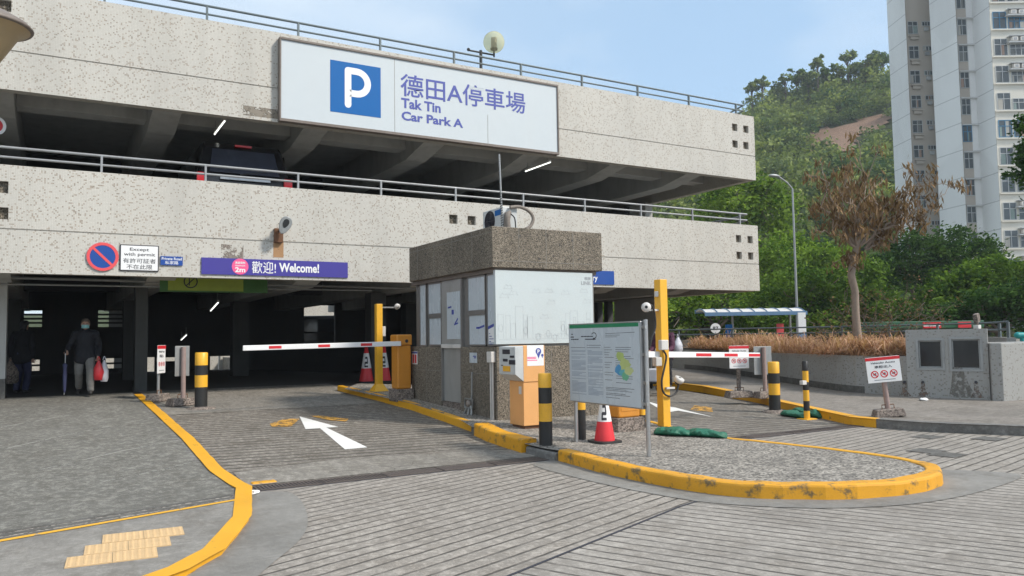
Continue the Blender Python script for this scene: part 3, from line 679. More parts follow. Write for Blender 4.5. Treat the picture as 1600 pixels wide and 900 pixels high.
for xc, y, w in ((-1.15, 19.75, .32), (1.78, 20.4, .13), (5.3, 27, .25), (7.95, 21.5, .22), (11.3, 27, .25), (14.26, 27, .3), (-1.05, 27, .25), (2.06, 27, .2)):
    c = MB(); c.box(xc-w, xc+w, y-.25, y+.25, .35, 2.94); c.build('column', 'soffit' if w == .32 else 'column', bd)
    if w == .32:
        k = MB(); k.box(xc-w-.004, xc+w+.004, y-.254, y+.254, .3, .92); k.build('column_skirt', 'smooth_dark', bd)
c = MB(); c.box(18.35, XR-.23, 21.7, 24.0, .1, 2.949); c.build('column', 'soffit', bd)
c = MB(); c.box(18.4, XR-.23, 22.1, 23.0, 4.10, 6.40); c.build('column', 'soffit', bd)
w = MB()
for x0, y0 in ((18.4, 24.6), (18.4, 25.25), (18.4, 25.9)): w.box(x0, x0+.25, y0-.12, y0+.12, .3, 2.949)
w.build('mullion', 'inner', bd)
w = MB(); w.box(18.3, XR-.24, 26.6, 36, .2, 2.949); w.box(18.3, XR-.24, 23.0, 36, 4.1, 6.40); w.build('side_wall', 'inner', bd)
w = MB(); w.box(XL, XL+.2, F+.23, 36, 0, 7.25); w.build('side_wall', 'inner', bd)  # left end wall, out of view, added to keep daylight from leaking in
YB = 34.0
def hole(x0, y0, x1, y1): a, b = YP(x0, y1, YB), YP(x1, y0, YB); return (a.x, b.x, a.z, b.z)
BH = [hole(37, 485, 66, 511), hole(41, 562, 62, 580), hole(153, 485, 206, 511), hole(165, 559, 206, 576), hole(475, 477, 524, 546), hole(328, 556, 361, 591), hole(229, 558, 242, 598), hole(245, 558, 282, 565)]
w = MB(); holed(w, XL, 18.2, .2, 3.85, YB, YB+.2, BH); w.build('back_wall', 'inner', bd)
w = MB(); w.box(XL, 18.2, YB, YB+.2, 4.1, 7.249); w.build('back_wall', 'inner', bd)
for h in BH[:4]:
    n = 4 if h[3]-h[2] > .5 else 2
    for i in range(1, n): z = h[2]+(h[3]-h[2])*i/n; w = MB(); w.box(h[0], h[1], YB+.05, YB+.1, z-.035, z+.035); w.build('window_bar', 'inner', bd)
for h in BH[2:4]: w = MB(); w.box(h[0]+.32*(h[1]-h[0]), h[1], YB+.12, YB+.16, h[2], h[3]); w.build('window_dimmer', 'steel_dull', bd)  # solid plates added to dim the right part of two openings
h = BH[5]
for z in (.12, .265): w = MB(); w.box(h[0], h[1], YB+.05, YB+.1, h[2]+z-.018, h[2]+z+.018); w.build('window_bar', 'inner', bd)
# railings on both parapets
def railing(z, hgt, m):
    r = MB()
    r.tube([(XL, F+.1, z+hgt), (XR-.35, F+.1, z+hgt)], .028, 8); r.tube([(XL, F+.1, z+hgt*.47), (XR-.35, F+.1, z+hgt*.47)], .024, 8)
    r.tube([(XR-.35, F+.1, z+hgt), (XR-.1, F+.9, z+hgt), (XR-.1, 34, z+hgt)], .028, 8); r.tube([(XR-.35, F+.1, z+hgt*.47), (XR-.1, F+.9, z+hgt*.47), (XR-.1, 34, z+hgt*.47)], .024, 8)
    o = r.build('railing', m, bd)
    for i in range(-7, 10):
        x = .78+1.945*i; q = MB(); q.box(x-.02, x+.02, F+.07, F+.13, z-.02, z+hgt-.01); q.build('post', m, o)
    for i in range(8):
        y = F+1.5+1.95*i; q = MB(); q.box(XR-.13, XR-.07, y-.02, y+.02, z-.02, z+hgt-.01); q.build('post', m, o)
railing(4.98, .35, 'rail'); railing(8.43, .34, 'rail_dark')
st = MB(); p, q = YP(427, 402, F), YP(443, 378, F); st.box(p.x, q.x, F-.003, F-.001, p.z, q.z)
st.build('rust_stain', paint('rust stain', (.36, .20, .09), wear=.62, sc=11, alpha=True, soft=.08), pl)
st = MB(); p = YP(365, 397, F); st.box(p.x-.25, p.x+.2, F-.003, F-.001, p.z-.12, p.z+.2)
st.build('stain', paint('grey stain', (.24, .20, .17), wear=.44, sc=7, alpha=True, soft=.10), pl)
st = MB(); p, q = YP(436, 187, F), YP(380, 176, F); st.box(q.x, p.x, F-.003, F-.001, p.z+.01, p.z+.22)
st.build('stain', paint('lower stain', (.22, .19, .15), wear=.50, sc=9, alpha=True, soft=.10), pu)
# pale walls added behind the garage to make its back openings read bright
rw = MB(); rw.box(7.5, 26, 43, 43.6, -.2, 6); tag(rw.build('backing_wall', 'mosaic'), 'tall pale backing wall added to brighten an opening at the back of the garage', 'backing wall')
rw = MB(); rw.box(-24, 7.4, 43, 43.4, -.2, 1.75); tag(rw.build('low_backing_wall', 'mosaic'), 'low pale wall seen through the barred openings at the back of the garage', 'wall')
def tube_light(p, d, label):
    t = thing('fluorescent_light', label, 'light', p, 'fluorescent tubes in the car park'); d = Vector(d)/2
    b = MB(); p = Vector(p); b.obox(p+V(0, 0, .04), d, V(-d.y, d.x, 0).normalized()*.03, (0, 0, .025)); b.build('fitting', 'white_dirty', t)
    b = MB(); b.tube([p-d, p+d], .013, 8); b.build('tube', 'tube', t)
    b = MB()
    for s in (-.8, .8): b.tube([p+d*s+V(0, 0, .06), p+d*s+V(0, 0, .30)], .008, 6)
    b.build('hanger', 'steel_dull', t)
tube_light(YP(343, 200, 18.9), (0, 1.3, 0), 'lit tube on the upper ceiling above the black van')
tube_light(YP(840, 261, 18.3), (0, 1.3, 0), 'lit tube on the upper ceiling below the right end of the big sign')
for (xa, ya, Ya, xb, yb, Yb, lb) in ((329, 486, 26, 341, 473, 23.5, 'lit tube over the garage entry, the larger of two there'), (283, 531.5, 32, 291.5, 523.5, 30.5, 'tiny lit tube deep inside the garage')):
    a, b = YP(xa, ya, Ya), YP(xb, yb, Yb); tube_light((a+b)/2, b-a, lb)
pi = MB(); pi.tube([(-1, 19.3, 3.0), (8.5, 19.3, 2.94)], .03, 8); pi.tube([(-1, 19.2, 2.86), (7, 19.2, 2.86)], .02, 8)
tag(pi.build('conduit_pipe', 'steel_dull'), 'grey conduit pipes running under the soffit over the entry', 'pipe')

# ------------------------------------------------------------------ signs on the building
X_, Z_ = V(1, 0, 0), V(0, 0, 1)
def pen(mb, o, rt, up, pts, w, d=.003, z0=0):
    """a round ended flat stroke along pts"""
    o, rt, up = Vector(o), Vector(rt), Vector(up); n = rt.cross(up); o = o+n*z0
    for i, (a, b) in enumerate(zip(pts, pts[1:])): 
        p, q = o+rt*a[0]+up*a[1], o+rt*b[0]+up*b[1]; t = q-p; L = t.length
        if L < 1e-6: continue
        t /= L; mb.obox((p+q)/2+n*(d/2+1e-5*(i % 7)), t*(L/2), n.cross(t)*w/2, n*d/2)
    for i, (x, y) in enumerate(pts): polyfan(mb, o, rt, up, disc(x, y, w/2, 14), d+2e-5*(i % 5)+1e-4)
    return mb
def fy(px, py, Y): return YP(px, py, Y)
YS = F-.16
a, b = fy(437, 55, YS), fy(874, 240, YS); x0, x1 = a.x, b.x; zt = (a.z+fy(874, 137, YS).z)/2; zb = (fy(440, 187, YS).z+b.z)/2
sg = thing('car_park_sign', 'huge white car park sign with blue P square on the upper parapet', 'sign', ((x0+x1)/2, F, zb))
k = MB(); k.box(x0+.03, x1-.03, YS+.02, F-.002, zb+.03, zt-.03); pan = k.build('panel', 'white_panel', sg)
k = MB()
for (q0, q1, r0, r1) in ((x0, x1, zb-.03, zb+.035), (x0, x1, zt-.03, zt+.02), (x0, x0+.035, zb+.0351, zt-.0301), (x1-.035, x1, zb+.0351, zt-.0301)): k.box(q0, q1, YS-.012, F-.002, r0, r1)
k.build('frame', 'frame_brown', sg, .006)
for px, t in ((617, 1), (762, .42)): xx = fy(px, 140, YS).x; k = MB(); k.box(xx-.006, xx+.006, YS+.0175, YS+.0199, zb+.04, zb+.04+(zt-zb-.08)*t); k.build('seam', 'alu', pan)
yl_ = YS+.019
pa, pb = fy(516, 93, yl_), fy(595, 181, yl_)
k = MB(); k.box(pa.x, pb.x, yl_-.004, yl_, fy(517, 174, yl_).z, pa.z); k.build('parking_square', 'blue', sg)
k = MB(); o = V(0, yl_-.004, 0)
s_l, s_t, s_b, s_r = fy(538.5, 104, yl_), fy(560, 106, yl_).z, fy(544, 168.5, yl_).z, fy(579.5, 125, yl_).x
w_ = .155; xa = s_l.x+w_/2; top = s_l.z-w_/2; rr = (top-(s_b+w_/2))*.33
pts = [(xa, s_b+w_/2), (xa, top), (s_r-w_/2-rr, top)]+[(s_r-w_/2-rr+rr*math.sin(t), top-rr+rr*math.cos(t)) for t in [math.pi*i/12 for i in range(1, 12)]]+[(s_r-w_/2-rr, top-2*rr), (xa, top-2*rr)]
pen(k, o, X_, Z_, pts, w_); k.build('parking_letter', 'white', sg)
def onsign(body, l, t, b_, r, m='indigo', Y=yl_, par=sg, bold=.02, nm='lettering', th=.004):
    """fit writing between pixel marks: left edge l, top t and bottom b_ read at the left edge, right edge r"""
    p0, p1, p2 = fy(l, b_, Y), fy(l, t, Y), fy(r, b_, Y)
    return text(nm, body, m, par, (p0.x, Y, p0.z), X_, Z_, p2.x-p0.x, p1.z-p0.z, bold, th)
onsign('德田A停車場', 626, 114, 149.5, 820.5, bold=.009)
onsign('Tak Tin', 627, 152.5, 168.2, 688.5, bold=.03)
onsign('Car Park A', 627.5, 173.2, 187.4, 723.4, bold=.03)

def plate(name, label, cat, l, t, r, b_, Y, depth, m, group=None, pn='panel', bevel=0):
    """a flat plate fixed on the wall between pixel marks: l, t / r, b_"""
    p, q = fy(l, t, Y), fy(r, b_, Y); t_ = thing(name, label, cat, ((p.x+q.x)/2, Y, q.z), group)
    k = MB(); k.box(p.x, q.x, Y, Y+depth, q.z, p.z); o = k.build(pn, m, t_, bevel)
    return t_, p, q
YW = F-.03
# no-parking disc
c, e = fy(160.5, 401, YW), fy(185.5, 401, YW); R_ = e.x-c.x
t = thing('no_parking_sign', 'round blue no parking sign with red ring and one red bar', 'sign', (c.x, F, c.z-R_))
k = MB(); k.lathe([(0, 0), (R_*.99, 0), (R_*.99, .027), (0, .027)], (c.x, F-.029, c.z), 40, (0, 1, 0), False); k.build('disc', 'sign_blue', t)
k = MB(); o = (c.x, YW, c.z); ring(k, o, X_, Z_, 0, 0, R_*.80, R_, .004, 40); k.build('ring', 'sign_red', t)
k = MB(); strokes(k, o, X_, Z_, [(-R_*.56, R_*.56, R_*.56, -R_*.56)], R_*.17, .0035); k.build('bar', 'sign_red', t)
# permit plate
t, p, q = plate('permit_sign', 'white plate reading Except with permit beside the no parking disc', 'sign', 187.5, 381.5, 248, 424.5, YW, .028, 'ink', pn='border', bevel=.012)
k = MB(); k.box(p.x+.02, q.x-.02, YW-.002, YW, q.z+.02, p.z-.02); k.build('panel', 'white', t)
W_ = q.x-p.x; H_ = p.z-q.z
for body, u0, u1, v0, v1, bo in (('Except', .25, .74, .735, .885, .012), ('with permit', .10, .90, .54, .70, .012), ('有許可証者', .08, .92, .30, .48, .004), ('不在此限', .17, .83, .07, .25, .004)):
    text('lettering', body, 'ink', t, (p.x+W_*u0, YW-.002, q.z+H_*v0), X_, Z_, W_*(u1-u0), H_*(v1-v0), bo, .002)
t, p, q = plate('private_road_sign', 'small blue Private Road plate right of the permit plate', 'sign', 251, 400, 285.5, 415, YW, .028, 'sign_blue')
W_ = q.x-p.x; H_ = p.z-q.z
text('lettering', 'Private Road', 'white', t, (p.x+W_*.05, YW, q.z+H_*.58), X_, Z_, W_*.9, H_*.30, .012, .002)
text('lettering', '私家路', 'white', t, (p.x+W_*.2, YW, q.z+H_*.10), X_, Z_, W_*.6, H_*.38, .006, .002)
# welcome banner
t, p, q = plate('welcome_banner', 'long purple Welcome banner over the garage entry', 'banner', 315, 402, 543.5, 434, YW, .028, 'purple')
W_ = q.x-p.x; H_ = p.z-q.z
c = fy(375.3, 416.5, YW); Rr = .17
k = MB(); polyfan(k, (c.x, YW, c.z), X_, Z_, disc(0, 0, Rr, 36), .003); k.build('headroom_disc', 'pink', t)
yy = YW-.003
text('lettering', '2m', 'white', t, (c.x-.105, yy, c.z-.12), X_, Z_, .21, .105, .03, .002)
text('lettering', '高度限制', 'white', t, (c.x-.10, yy, c.z+.055), X_, Z_, .20, .05, .02, .002)
text('lettering', 'Headroom', 'white', t, (c.x-.10, yy, c.z+.005), X_, Z_, .20, .032, .02, .002)
onsign('歡迎!', 393.5, 408, 427, 431, 'white', YW, t, .004); onsign('Welcome!', 436, 410.5, 425, 498.5, 'white', YW, t, .03)
# second blue banner behind the kiosk
t, p, q = plate('directory_banner', 'short blue banner end beside the kiosk roof', 'banner', 800, 418, 960, 445, YW, .028, 'sign_blue')
p2 = fy(926, 428, YW); text('lettering', 'ry', 'white', t, (p2.x, YW, fy(926, 441, YW).z), X_, Z_, .16, .15, .02, .003)
# green sign hanging under the soffit
g0, g1 = fy(250, 430, 19.1), fy(418, 458, 19.1)
t = thing('hanging_sign', 'green and lime overhead sign in the shade under the soffit', 'sign', ((g0.x+g1.x)/2, 19.1, g1.z))
k = MB(); k.box(g0.x, g1.x, 19.1, 19.15, g1.z, g0.z); k.build('panel', 'green_sign', t)
l0, l1 = fy(268, 0, 19.1).x, fy(383, 0, 19.1).x
k = MB(); k.box(l0, l1, 19.096, 19.1, g1.z+.03, g0.z); k.build('lime_panel', 'lime_sign', t)
cc = fy(298, 440, 19.096); k = MB(); ring(k, (cc.x, 19.096, cc.z), X_, Z_, 0, 0, .125, .15, .003, 30); strokes(k, (cc.x, 19.096, cc.z), X_, Z_, [(-.09, -.09, .09, .09), (-.03, -.08, -.03, .08)], .022, .003); k.build('symbol', 'ink', t)
k = MB()
for x in (l0+.2, l1-.2): k.tube([(x, 19.125, g0.z-.001), (x, 19.125, 3.84)], .012, 6)
k.build('hanger', 'steel_dull', t)
# soffit light fitting under the parapet
a, b = fy(330, 443, 18.4), fy(507, 443, 18.4)
k = MB(); k.box(a.x, b.x, 18.36, 18.46, 3.14, 3.22); tag(k.build('light_fitting', 'white_dirty', bevel=.01), 'long unlit pale light fitting under the soffit behind the banner', 'light fitting')
# flood lamp on the wall
p = fy(434, 369, F); t = thing('wall_lamp', 'grey flood lamp on a rusty wall bracket above the banner', 'lamp', (p.x, F, p.z))
a, b = fy(427.5, 379, F), fy(441, 358, F)
k = MB(); k.box(a.x, b.x, F-.10, F-.001, a.z, b.z); k.build('bracket', 'rust', t, .006)
k = MB(); o = V(p.x, F-.11, b.z-.05); k.tube([o, o+V(.03, -.14, .02), YP(445, 352, F-.33)-V(.07, 0, .12)], .028, 8); k.build('arm', 'rust', t)
d = V(.36, -.12, .92).normalized(); c = YP(445, 352, F-.34)-d*.10; sd_ = V(-.92, 0, .36).normalized(); up_ = d.cross(sd_).normalized()
k = MB(); n = 24; out = []
for i in range(n): 
    th = 2*math.pi*i/n; L = .20; W = .125
    out.append(d*(L*math.cos(th)+.10)+sd_*(W*(1+.25*math.cos(th))*math.sin(th)))
nn = V(-.12, -.93, -.22); nn = (nn-d*nn.dot(d)).normalized()
vs = [c+q*.82-nn*.05 for q in out]+[c+q for q in out]+[c+q+nn*.025 for q in out]+[c+q*.93+d*.007+nn*.032 for q in out]
k.add(vs, [(j*n+i, j*n+(i+1) % n, (j+1)*n+(i+1) % n, (j+1)*n+i) for j in range(3) for i in range(n)], True); k.face([vs[i] for i in range(n)][::-1]); k.face([vs[3*n+i] for i in range(n)])
hd = k.build('lamp_head', 'steel_dull', t)
k = MB(); vs = [c+d*.14+(q-d*.1)*.5+nn*.036 for q in out]; vs2 = [v+nn*.004 for v in vs]
k.face(vs2)
for i in range(n): k.face([vs[i], vs[(i+1) % n], vs2[(i+1) % n], vs2[i]])
k.build('lens', 'glass_dark', hd)
# globe lamp on the roof
p = fy(751.5, 104, F+2.6); gx, gy = p.x, F+2.6
t = thing('roof_lamp', 'globe lamp with yellowed glass on a black post on the roof', 'lamp', (gx, gy, 7.5))
zt_ = fy(751, 81, gy).z
k = MB(); k.tube([(gx, gy, 7.5), (gx, gy, zt_+.04)], .045, 10); k.build('post', 'black', t)
e = fy(772, 89, gy); f_ = fy(732, 79.5, gy)
k = MB(); k.tube([(f_.x, gy, zt_-.02), (e.x, gy, zt_-.02)], .028, 8); k.tube([(e.x, gy, zt_-.08), (e.x, gy, zt_+.16)], .028, 8); k.ball((f_.x, gy, zt_), .05, 8, 6); k.build('arm', 'black', t)
gc = fy(771.5, 66, gy); rg = (fy(786, 66, gy).x-gc.x)
k = MB(); k.lathe([(.0, 0), (.10, 0), (.11, .05), (0, .06)], (e.x, gy, zt_+.14), 14); k.build('cap', 'black', t)
m, nt, b_ = newmat('globe glass'); b_.inputs['Base Color'].default_value = (.85, .80, .55, 1); b_.inputs['Transmission Weight'].default_value = .75; b_.inputs['Roughness'].default_value = .18; b_.inputs['IOR'].default_value = 1.05
k = MB(); k.ball((e.x, gy, gc.z), rg, 24, 16); k.build('globe', m, t)
k = MB(); k.tube([(e.x, gy, zt_+.19), (e.x, gy, gc.z+.12)], .085, 12); k.build('burner', 'alu', t)
# beige lamp shade at the upper left
p = DP(-22, 40, 9.5)
t = thing('street_lamp', 'beige dish shaped lamp cut by the top left corner', 'lamp', (p.x, p.y, 0))
k = MB(); k.lathe([(.02, .22), (.25, .17), (.44, .06), (.50, 0), (.49, -.02), (.40, -.03)], p, 32); k.build('shade', 'frame_brown', t)
k = MB(); k.lathe([(.46, -.025), (.34, -.10), (.10, -.52), (.05, -.54)], p, 32); k.build('reflector', 'tan', t)
k = MB(); k.tube([(p.x, p.y, -.2), (p.x, p.y, p.z-.53)], .06, 12); k.build('post', 'steel_dull', t)
p = fy(-8, 196, 18.4); t = thing('round_sign', 'red and white round sign peeking in at the left edge', 'sign', p)
k = MB(); k.lathe([(0, 0), (.19, 0), (.19, .03), (0, .03)], p, 30, (0, 1, 0), False); k.build('disc', 'white', t)
k = MB(); polyfan(k, p, X_, Z_, disc(0, 0, .135, 28), .004, .001); k.build('red_field', 'red', t)
k = MB(); k.box(p.x-.02, p.x+.02, 18.44, 18.48, p.z-.2, 7.2); k.build('hanger', 'steel_dull', t)

# ------------------------------------------------------------------ ticket kiosk
KX0, KX1, KY0, KY1 = 6.42, 8.52, 11.62, 15.25; KZ = .17
kx = lambda px, py: XP(px, py, KX0)
ks = thing('ticket_kiosk', 'square ticket kiosk of brown pebble dash with white panels', 'kiosk', (7.4, 13.4, KZ))
zsill = 1.46
dy0, dy1 = kx(720, 560).y, kx(689, 560).y
k = MB(); k.box(KX0, KX1, KY0, dy0, KZ-.1, zsill); k.box(KX0, KX1, dy1, KY1, KZ-.1, zsill); k.box(KX0+.22, KX1, dy0, dy1, KZ-.1, zsill); k.build('wall', 'pebble', ks)
for y in (12.5, 14.5): k = MB(); k.box(KX0-.002, KX0, y-.004, y+.004, KZ, zsill); k.build('tile_joint', 'groove', ks)
for a, b in ((KY0, dy0), (dy1, KY1)): k = MB(); k.box(KX0-.0022, KX0, a, b, .996, 1.004); k.build('tile_joint', 'groove', ks)
for x in (6.95, 7.5, 8.05): k = MB(); k.box(x-.004, x+.004, KY0-.002, KY0, KZ, zsill); k.build('tile_joint', 'groove', ks)
k = MB(); k.box(KX0+.03, KX0+.25, dy0+.001, dy1-.001, KZ-.1, kx(707, 629).z); k.build('step', 'plinth', ks)
zr0, zr1 = YP(769, 417.5, KY0-.06).z, YP(769, 353, KY0-.06).z
rx0, rx1 = YP(769, 380, KY0-.06).x, YP(940.5, 390, KY0-.06).x; ry1 = XP(639.3, 415, rx0).y
k = MB(); k.box(rx0, rx1, KY0-.06, ry1, zr0, zr1); rf = k.build('roof', 'pebble', ks, .012)
k = MB()
for px in (811, 853.5, 895.5): xx = YP(px, 400, KY0-.06).x; k.box(xx-.004, xx+.004, KY0-.063, KY0-.06, zr0+.01, zr1-.01)
k.box(rx0+.01, rx1-.01, KY0-.063, KY0-.06, zr0+.11, zr0+.117)
for y in (12.3, 13.1, 13.9, 14.7): k.box(rx0-.003, rx0, y-.004, y+.004, zr0+.01, zr1-.01)
k.box(rx0-.003, rx0, KY0-.03, ry1-.03, zr1-.10, zr1-.093)
k.build('tile_joint', 'groove', rf)
rg_ = random.Random(4); k = MB()
for i in range(14):
    if i % 2: x, z = rg_.uniform(rx0+.1, rx1-.1), rg_.uniform(zr0+.1, zr1-.1); k.box(x-.012, x+.012, KY0-.064, KY0-.06, z-.012, z+.012)
    else: y, z = rg_.uniform(KY0+.1, ry1-.3), rg_.uniform(zr0+.1, zr1-.1); k.box(rx0-.004, rx0, y-.012, y+.012, z-.012, z+.012)
k.build('bolt_hole', 'ink', rf)
k = MB(); k.box(KX0-.02, KX1-.02, KY0+.01, KY1-.04, zr0-.075, zr0-.001); k.build('eaves', 'frame_brown', ks)
# upper walls with frosted panels
zu = zr0-.076
k = MB(); k.box(KX0+.06, KX1-.05, KY0+.06, KY1-.12, zsill, zu); k.build('inner_wall', 'alu', ks)
def pane(pl_, pr_, za, zb_, name='window'):
    y1_, y0_ = kx(pl_, 500).y, kx(pr_, 500).y
    q = MB(); q.box(KX0+.025, KX0+.059, y0_+.012, y1_-.012, za+.012, zb_-.012); o_ = q.build(name, 'film', ks)
    q = MB(); w = .028
    q.box(KX0+.012, KX0+.058, y0_-.012, y0_+.0119, za, zb_); q.box(KX0+.012, KX0+.058, y1_-.0119, y1_+.012, za, zb_)
    q.box(KX0+.013, KX0+.058, y0_+.012, y1_-.012, zb_-.0119, zb_+.016); q.box(KX0+.013, KX0+.058, y0_+.012, y1_-.012, za-.016, za+.0119)
    q.build('frame', 'alu', o_); return o_
zm = 2.02
pane(655, 664.5, zsill+.02, zu-.01, 'side_panel')
pane(668, 688, zm+.07, zu-.02); pane(669, 688, zsill+.03, zm)
pane(730, 757, zm+.07, zu-.02); w2 = pane(731, 757, zsill+.03, zm)
w3 = pane(760, 774, zsill+.03, zu-.02, 'side_panel')
k = MB()
for za in (zm+.017, ):
    for a, b in ((668, 688), (730, 757)): k.box(KX0+.012, KX0+.058, kx(b, 500).y, kx(a, 500).y, za, za+.04)
k.build('transom', 'alu', ks)
# door
zd0 = kx(707, 629).z
k = MB(); k.box(KX0+.05, KX0+.10, dy0+.03, dy1-.03, zd0+.005, zsill-.02); k.box(KX0+.02, KX0+.058, dy0+.0, dy1+.0, zsill+.045, zu); dr = k.build('door', 'steel_door', ks, .004)
k = MB(); k.box(KX0+.0, KX0+.11, dy0-.0, dy0+.028, zd0, zsill-.001); k.box(KX0+.0, KX0+.11, dy1-.028, dy1, zd0, zsill-.001)
k.box(KX0+.005, KX0+.06, dy0-.05, dy0-.001, zsill+.001, zu); k.build('door_frame', 'alu', ks)
k = MB(); k.box(KX0-.004, KX0+.0199, dy0+.01, dy1-.01, zsill-.03, zsill+.044); k.build('door_rail', 'white_dirty', dr, .01)
k = MB(); a, b = kx(718.5, 0).y, kx(697.5, 0).y
k.box(KX0+.012, KX0+.0199, kx(718, 500).y, kx(697.5, 500).y, kx(707, 530).z, kx(707, 456).z); k.build('notice', 'film', dr)
Yn = V(0, -1, 0); k = MB(); o = (KX0+.012, kx(718, 500).y, 0); zc = kx(708, 496).z
ym = kx(707, 500).y
strokes(k, (KX0+.012, ym, zc), Yn, Z_, [(-.20, .19, -.08, .20), (-.04, .13, .02, .13), (-.04, .10, .02, .10), (-.04, .07, .02, .07), (.10, -.10, .20, -.03), (.06, -.13, .19, -.11)], .03, .002)
k.build('printed_notice', 'indigo', dr)
# handwritten style strip notices on the right panes
k = MB(); a, b = kx(745, 0).y, kx(772, 0).y
strokes(k, (KX0+.025, kx(757, 500).y+.04, kx(750, 512).z), Yn, Z_, [(-.30, 0, -.24, 0), (-.20, 0, -.03, .03)], .035, .002); k.build('printed_notice', 'indigo', w2)
k = MB(); q = kx(760, 500).y; zc = kx(766, 512).z
k.box(KX0+.022, KX0+.0249, kx(771, 500).y, q-.03, zsill+.08, zc+.02); sh_ = k.build('notice', 'white', w3)
k = MB(); strokes(k, (KX0+.022, q-.03, zc), Yn, Z_, [(.0, .0, .22, .05)], .05, .002)
strokes(k, (KX0+.022, q-.03, zc), Yn, Z_, [(.03, -.10-.045*i, .05+.03*((i*7) % 5), -.10-.045*i) for i in range(7)], .012, .002); k.build('printed_notice', 'indigo', sh_)
# big white board on the front
b0, b1 = YP(774.5, 482, KY0-.02), YP(926.5, 482, KY0-.02); zb0, zb1 = YP(776, 538, KY0-.02).z, zr0-.04
k = MB(); k.box(b0.x, b1.x, KY0-.02, KY0+.05, zb0, zb1); bo = k.build('board', pmat('glossy white board', (.52, .575, .585), .22, var=.02, dirt=.05, dirtcol=(.5, .5, .5)), ks)
W_, H_ = b1.x-b0.x, zb1-zb0; rb = random.Random(11); k = MB(); sg_ = []
def U(u, v): return (u*W_, v*H_)
def poly(ps):
    for a, b in zip(ps, ps[1:]): sg_.append((a[0]*W_, a[1]*H_, b[0]*W_, b[1]*H_))
x = .02
while x < .97:
    w, h = rb.uniform(.035, .075), rb.uniform(.25, .52)
    if .38 < x < .58: h *= .3
    poly([(x, .08), (x, h), (x+w, h), (x+w, .08)])
    if rb.random() < .5: poly([(x+w*.4, .1), (x+w*.4, h*.8), (x+w*.7, h*.8), (x+w*.7, .1)])
    if rb.random() < .5:
        t0 = rb.uniform(.15, h*.7)
        poly([(x+w*.5+.02*math.cos(t_), t0+.05*math.sin(t_)) for t_ in [i*.63 for i in range(11)]])
    x += w+rb.uniform(.0, .04)
for cx, cy in ((.12, .78), (.17, .70), (.40, .73), (.53, .74), (.70, .72), (.90, .75), (.55, .58), (.48, .38), (.93, .60), (.08, .66)):
    poly([(cx-.04, cy-.03), (cx-.015, cy+.03), (cx+.0, cy+.005), (cx+.03, cy+.02), (cx+.045, cy-.03), (cx-.04, cy-.03)])
poly([(.03, .065), (.97, .065)]); poly([(.60, .08), (.62, .13), (.70, .13), (.73, .10), (.75, .08)])
strokes(k, (b0.x, KY0-.02, zb0), X_, Z_, sg_, .007, .001); k.build('line_drawing', 'ink_faint', bo)
def onboard(body, l, t, b_, r, m, bold=.02):
    Y = KY0-.02; p0, p1, p2 = YP(l, b_, Y), YP(l, t, Y), YP(r, b_, Y)
    text('lettering', body, m, bo, (p0.x, Y, p0.z), X_, Z_, p2.x-p0.x, p1.z-p0.z, bold, .002)
onboard('LINK', 908, 439.3, 445, 923.5, 'ink_grey', .03); onboard('領展', 913, 432.5, 438, 923, 'ink_grey', .015)
# small notices on the pebble dash
for (a, b, c_, d_, lb) in ((740.5, 745.5, 550.5, 567, 'small pale notice on the kiosk wall beside the door'), (640.5, 652, 549, 569, 'small white and red notice at the far corner of the kiosk')):
    if a > 700:
        t = thing('notice', lb, 'notice', kx(a, d_)); y1_, y0_ = kx(734, 558).y, kx(745.5, 558).y; za, zc = kx(740, 567).z, kx(740, 551).z
    else:
        t = thing('notice', lb, 'notice', kx(645, d_)); y1_, y0_ = KY1-.02, KY1-.30; za, zc = kx(646, 569).z, kx(646, 549).z
    k = MB(); k.box(KX0-.005, KX0-.0005, y0_, y1_, za, zc); k.build('sheet', 'film' if a > 700 else 'white', t)
    k = MB(); o = (KX0-.005, y1_, za); L = y1_-y0_; h = zc-za
    if a > 700: strokes(k, o, Yn, Z_, [(L*.5, h*.65, L*.85, h*.65), (L*.65, h*.5, L*.85, h*.5)], .02, .001); k.build('print', 'indigo', t)
    else:
        strokes(k, o, Yn, Z_, [(L*.28, h*.25, L*.28, h*.6), (L*.7, h*.25, L*.7, h*.6)], L*.3, .001); k.build('print', 'red', t)
        k = MB(); strokes(k, o, Yn, Z_, [(L*.05, h*.9, L*.95, h*.9)], h*.13, .001); k.build('header', 'indigo', t)
# electrical box and conduit pipes on the kiosk corner
p = kx(777, 556); 
t = thing('conduit_box', 'white electrical box with two conduit pipes on the kiosk corner', 'electrical box', (KX0, KY0+.1, KZ))
y0_ = KY0+.04; k = MB(); k.box(KX0-.09, KX0-.002, y0_, y0_+.16, 1.20, 1.38); k.build('box', 'white_dirty', t, .008)
for dy in (.04, .11): k = MB(); k.tube([(KX0-.04, y0_+dy, 1.2), (KX0-.04, y0_+dy, zg(6.4, 11.7)+.1)], .018, 8); k.build('conduit', 'white_dirty', t)
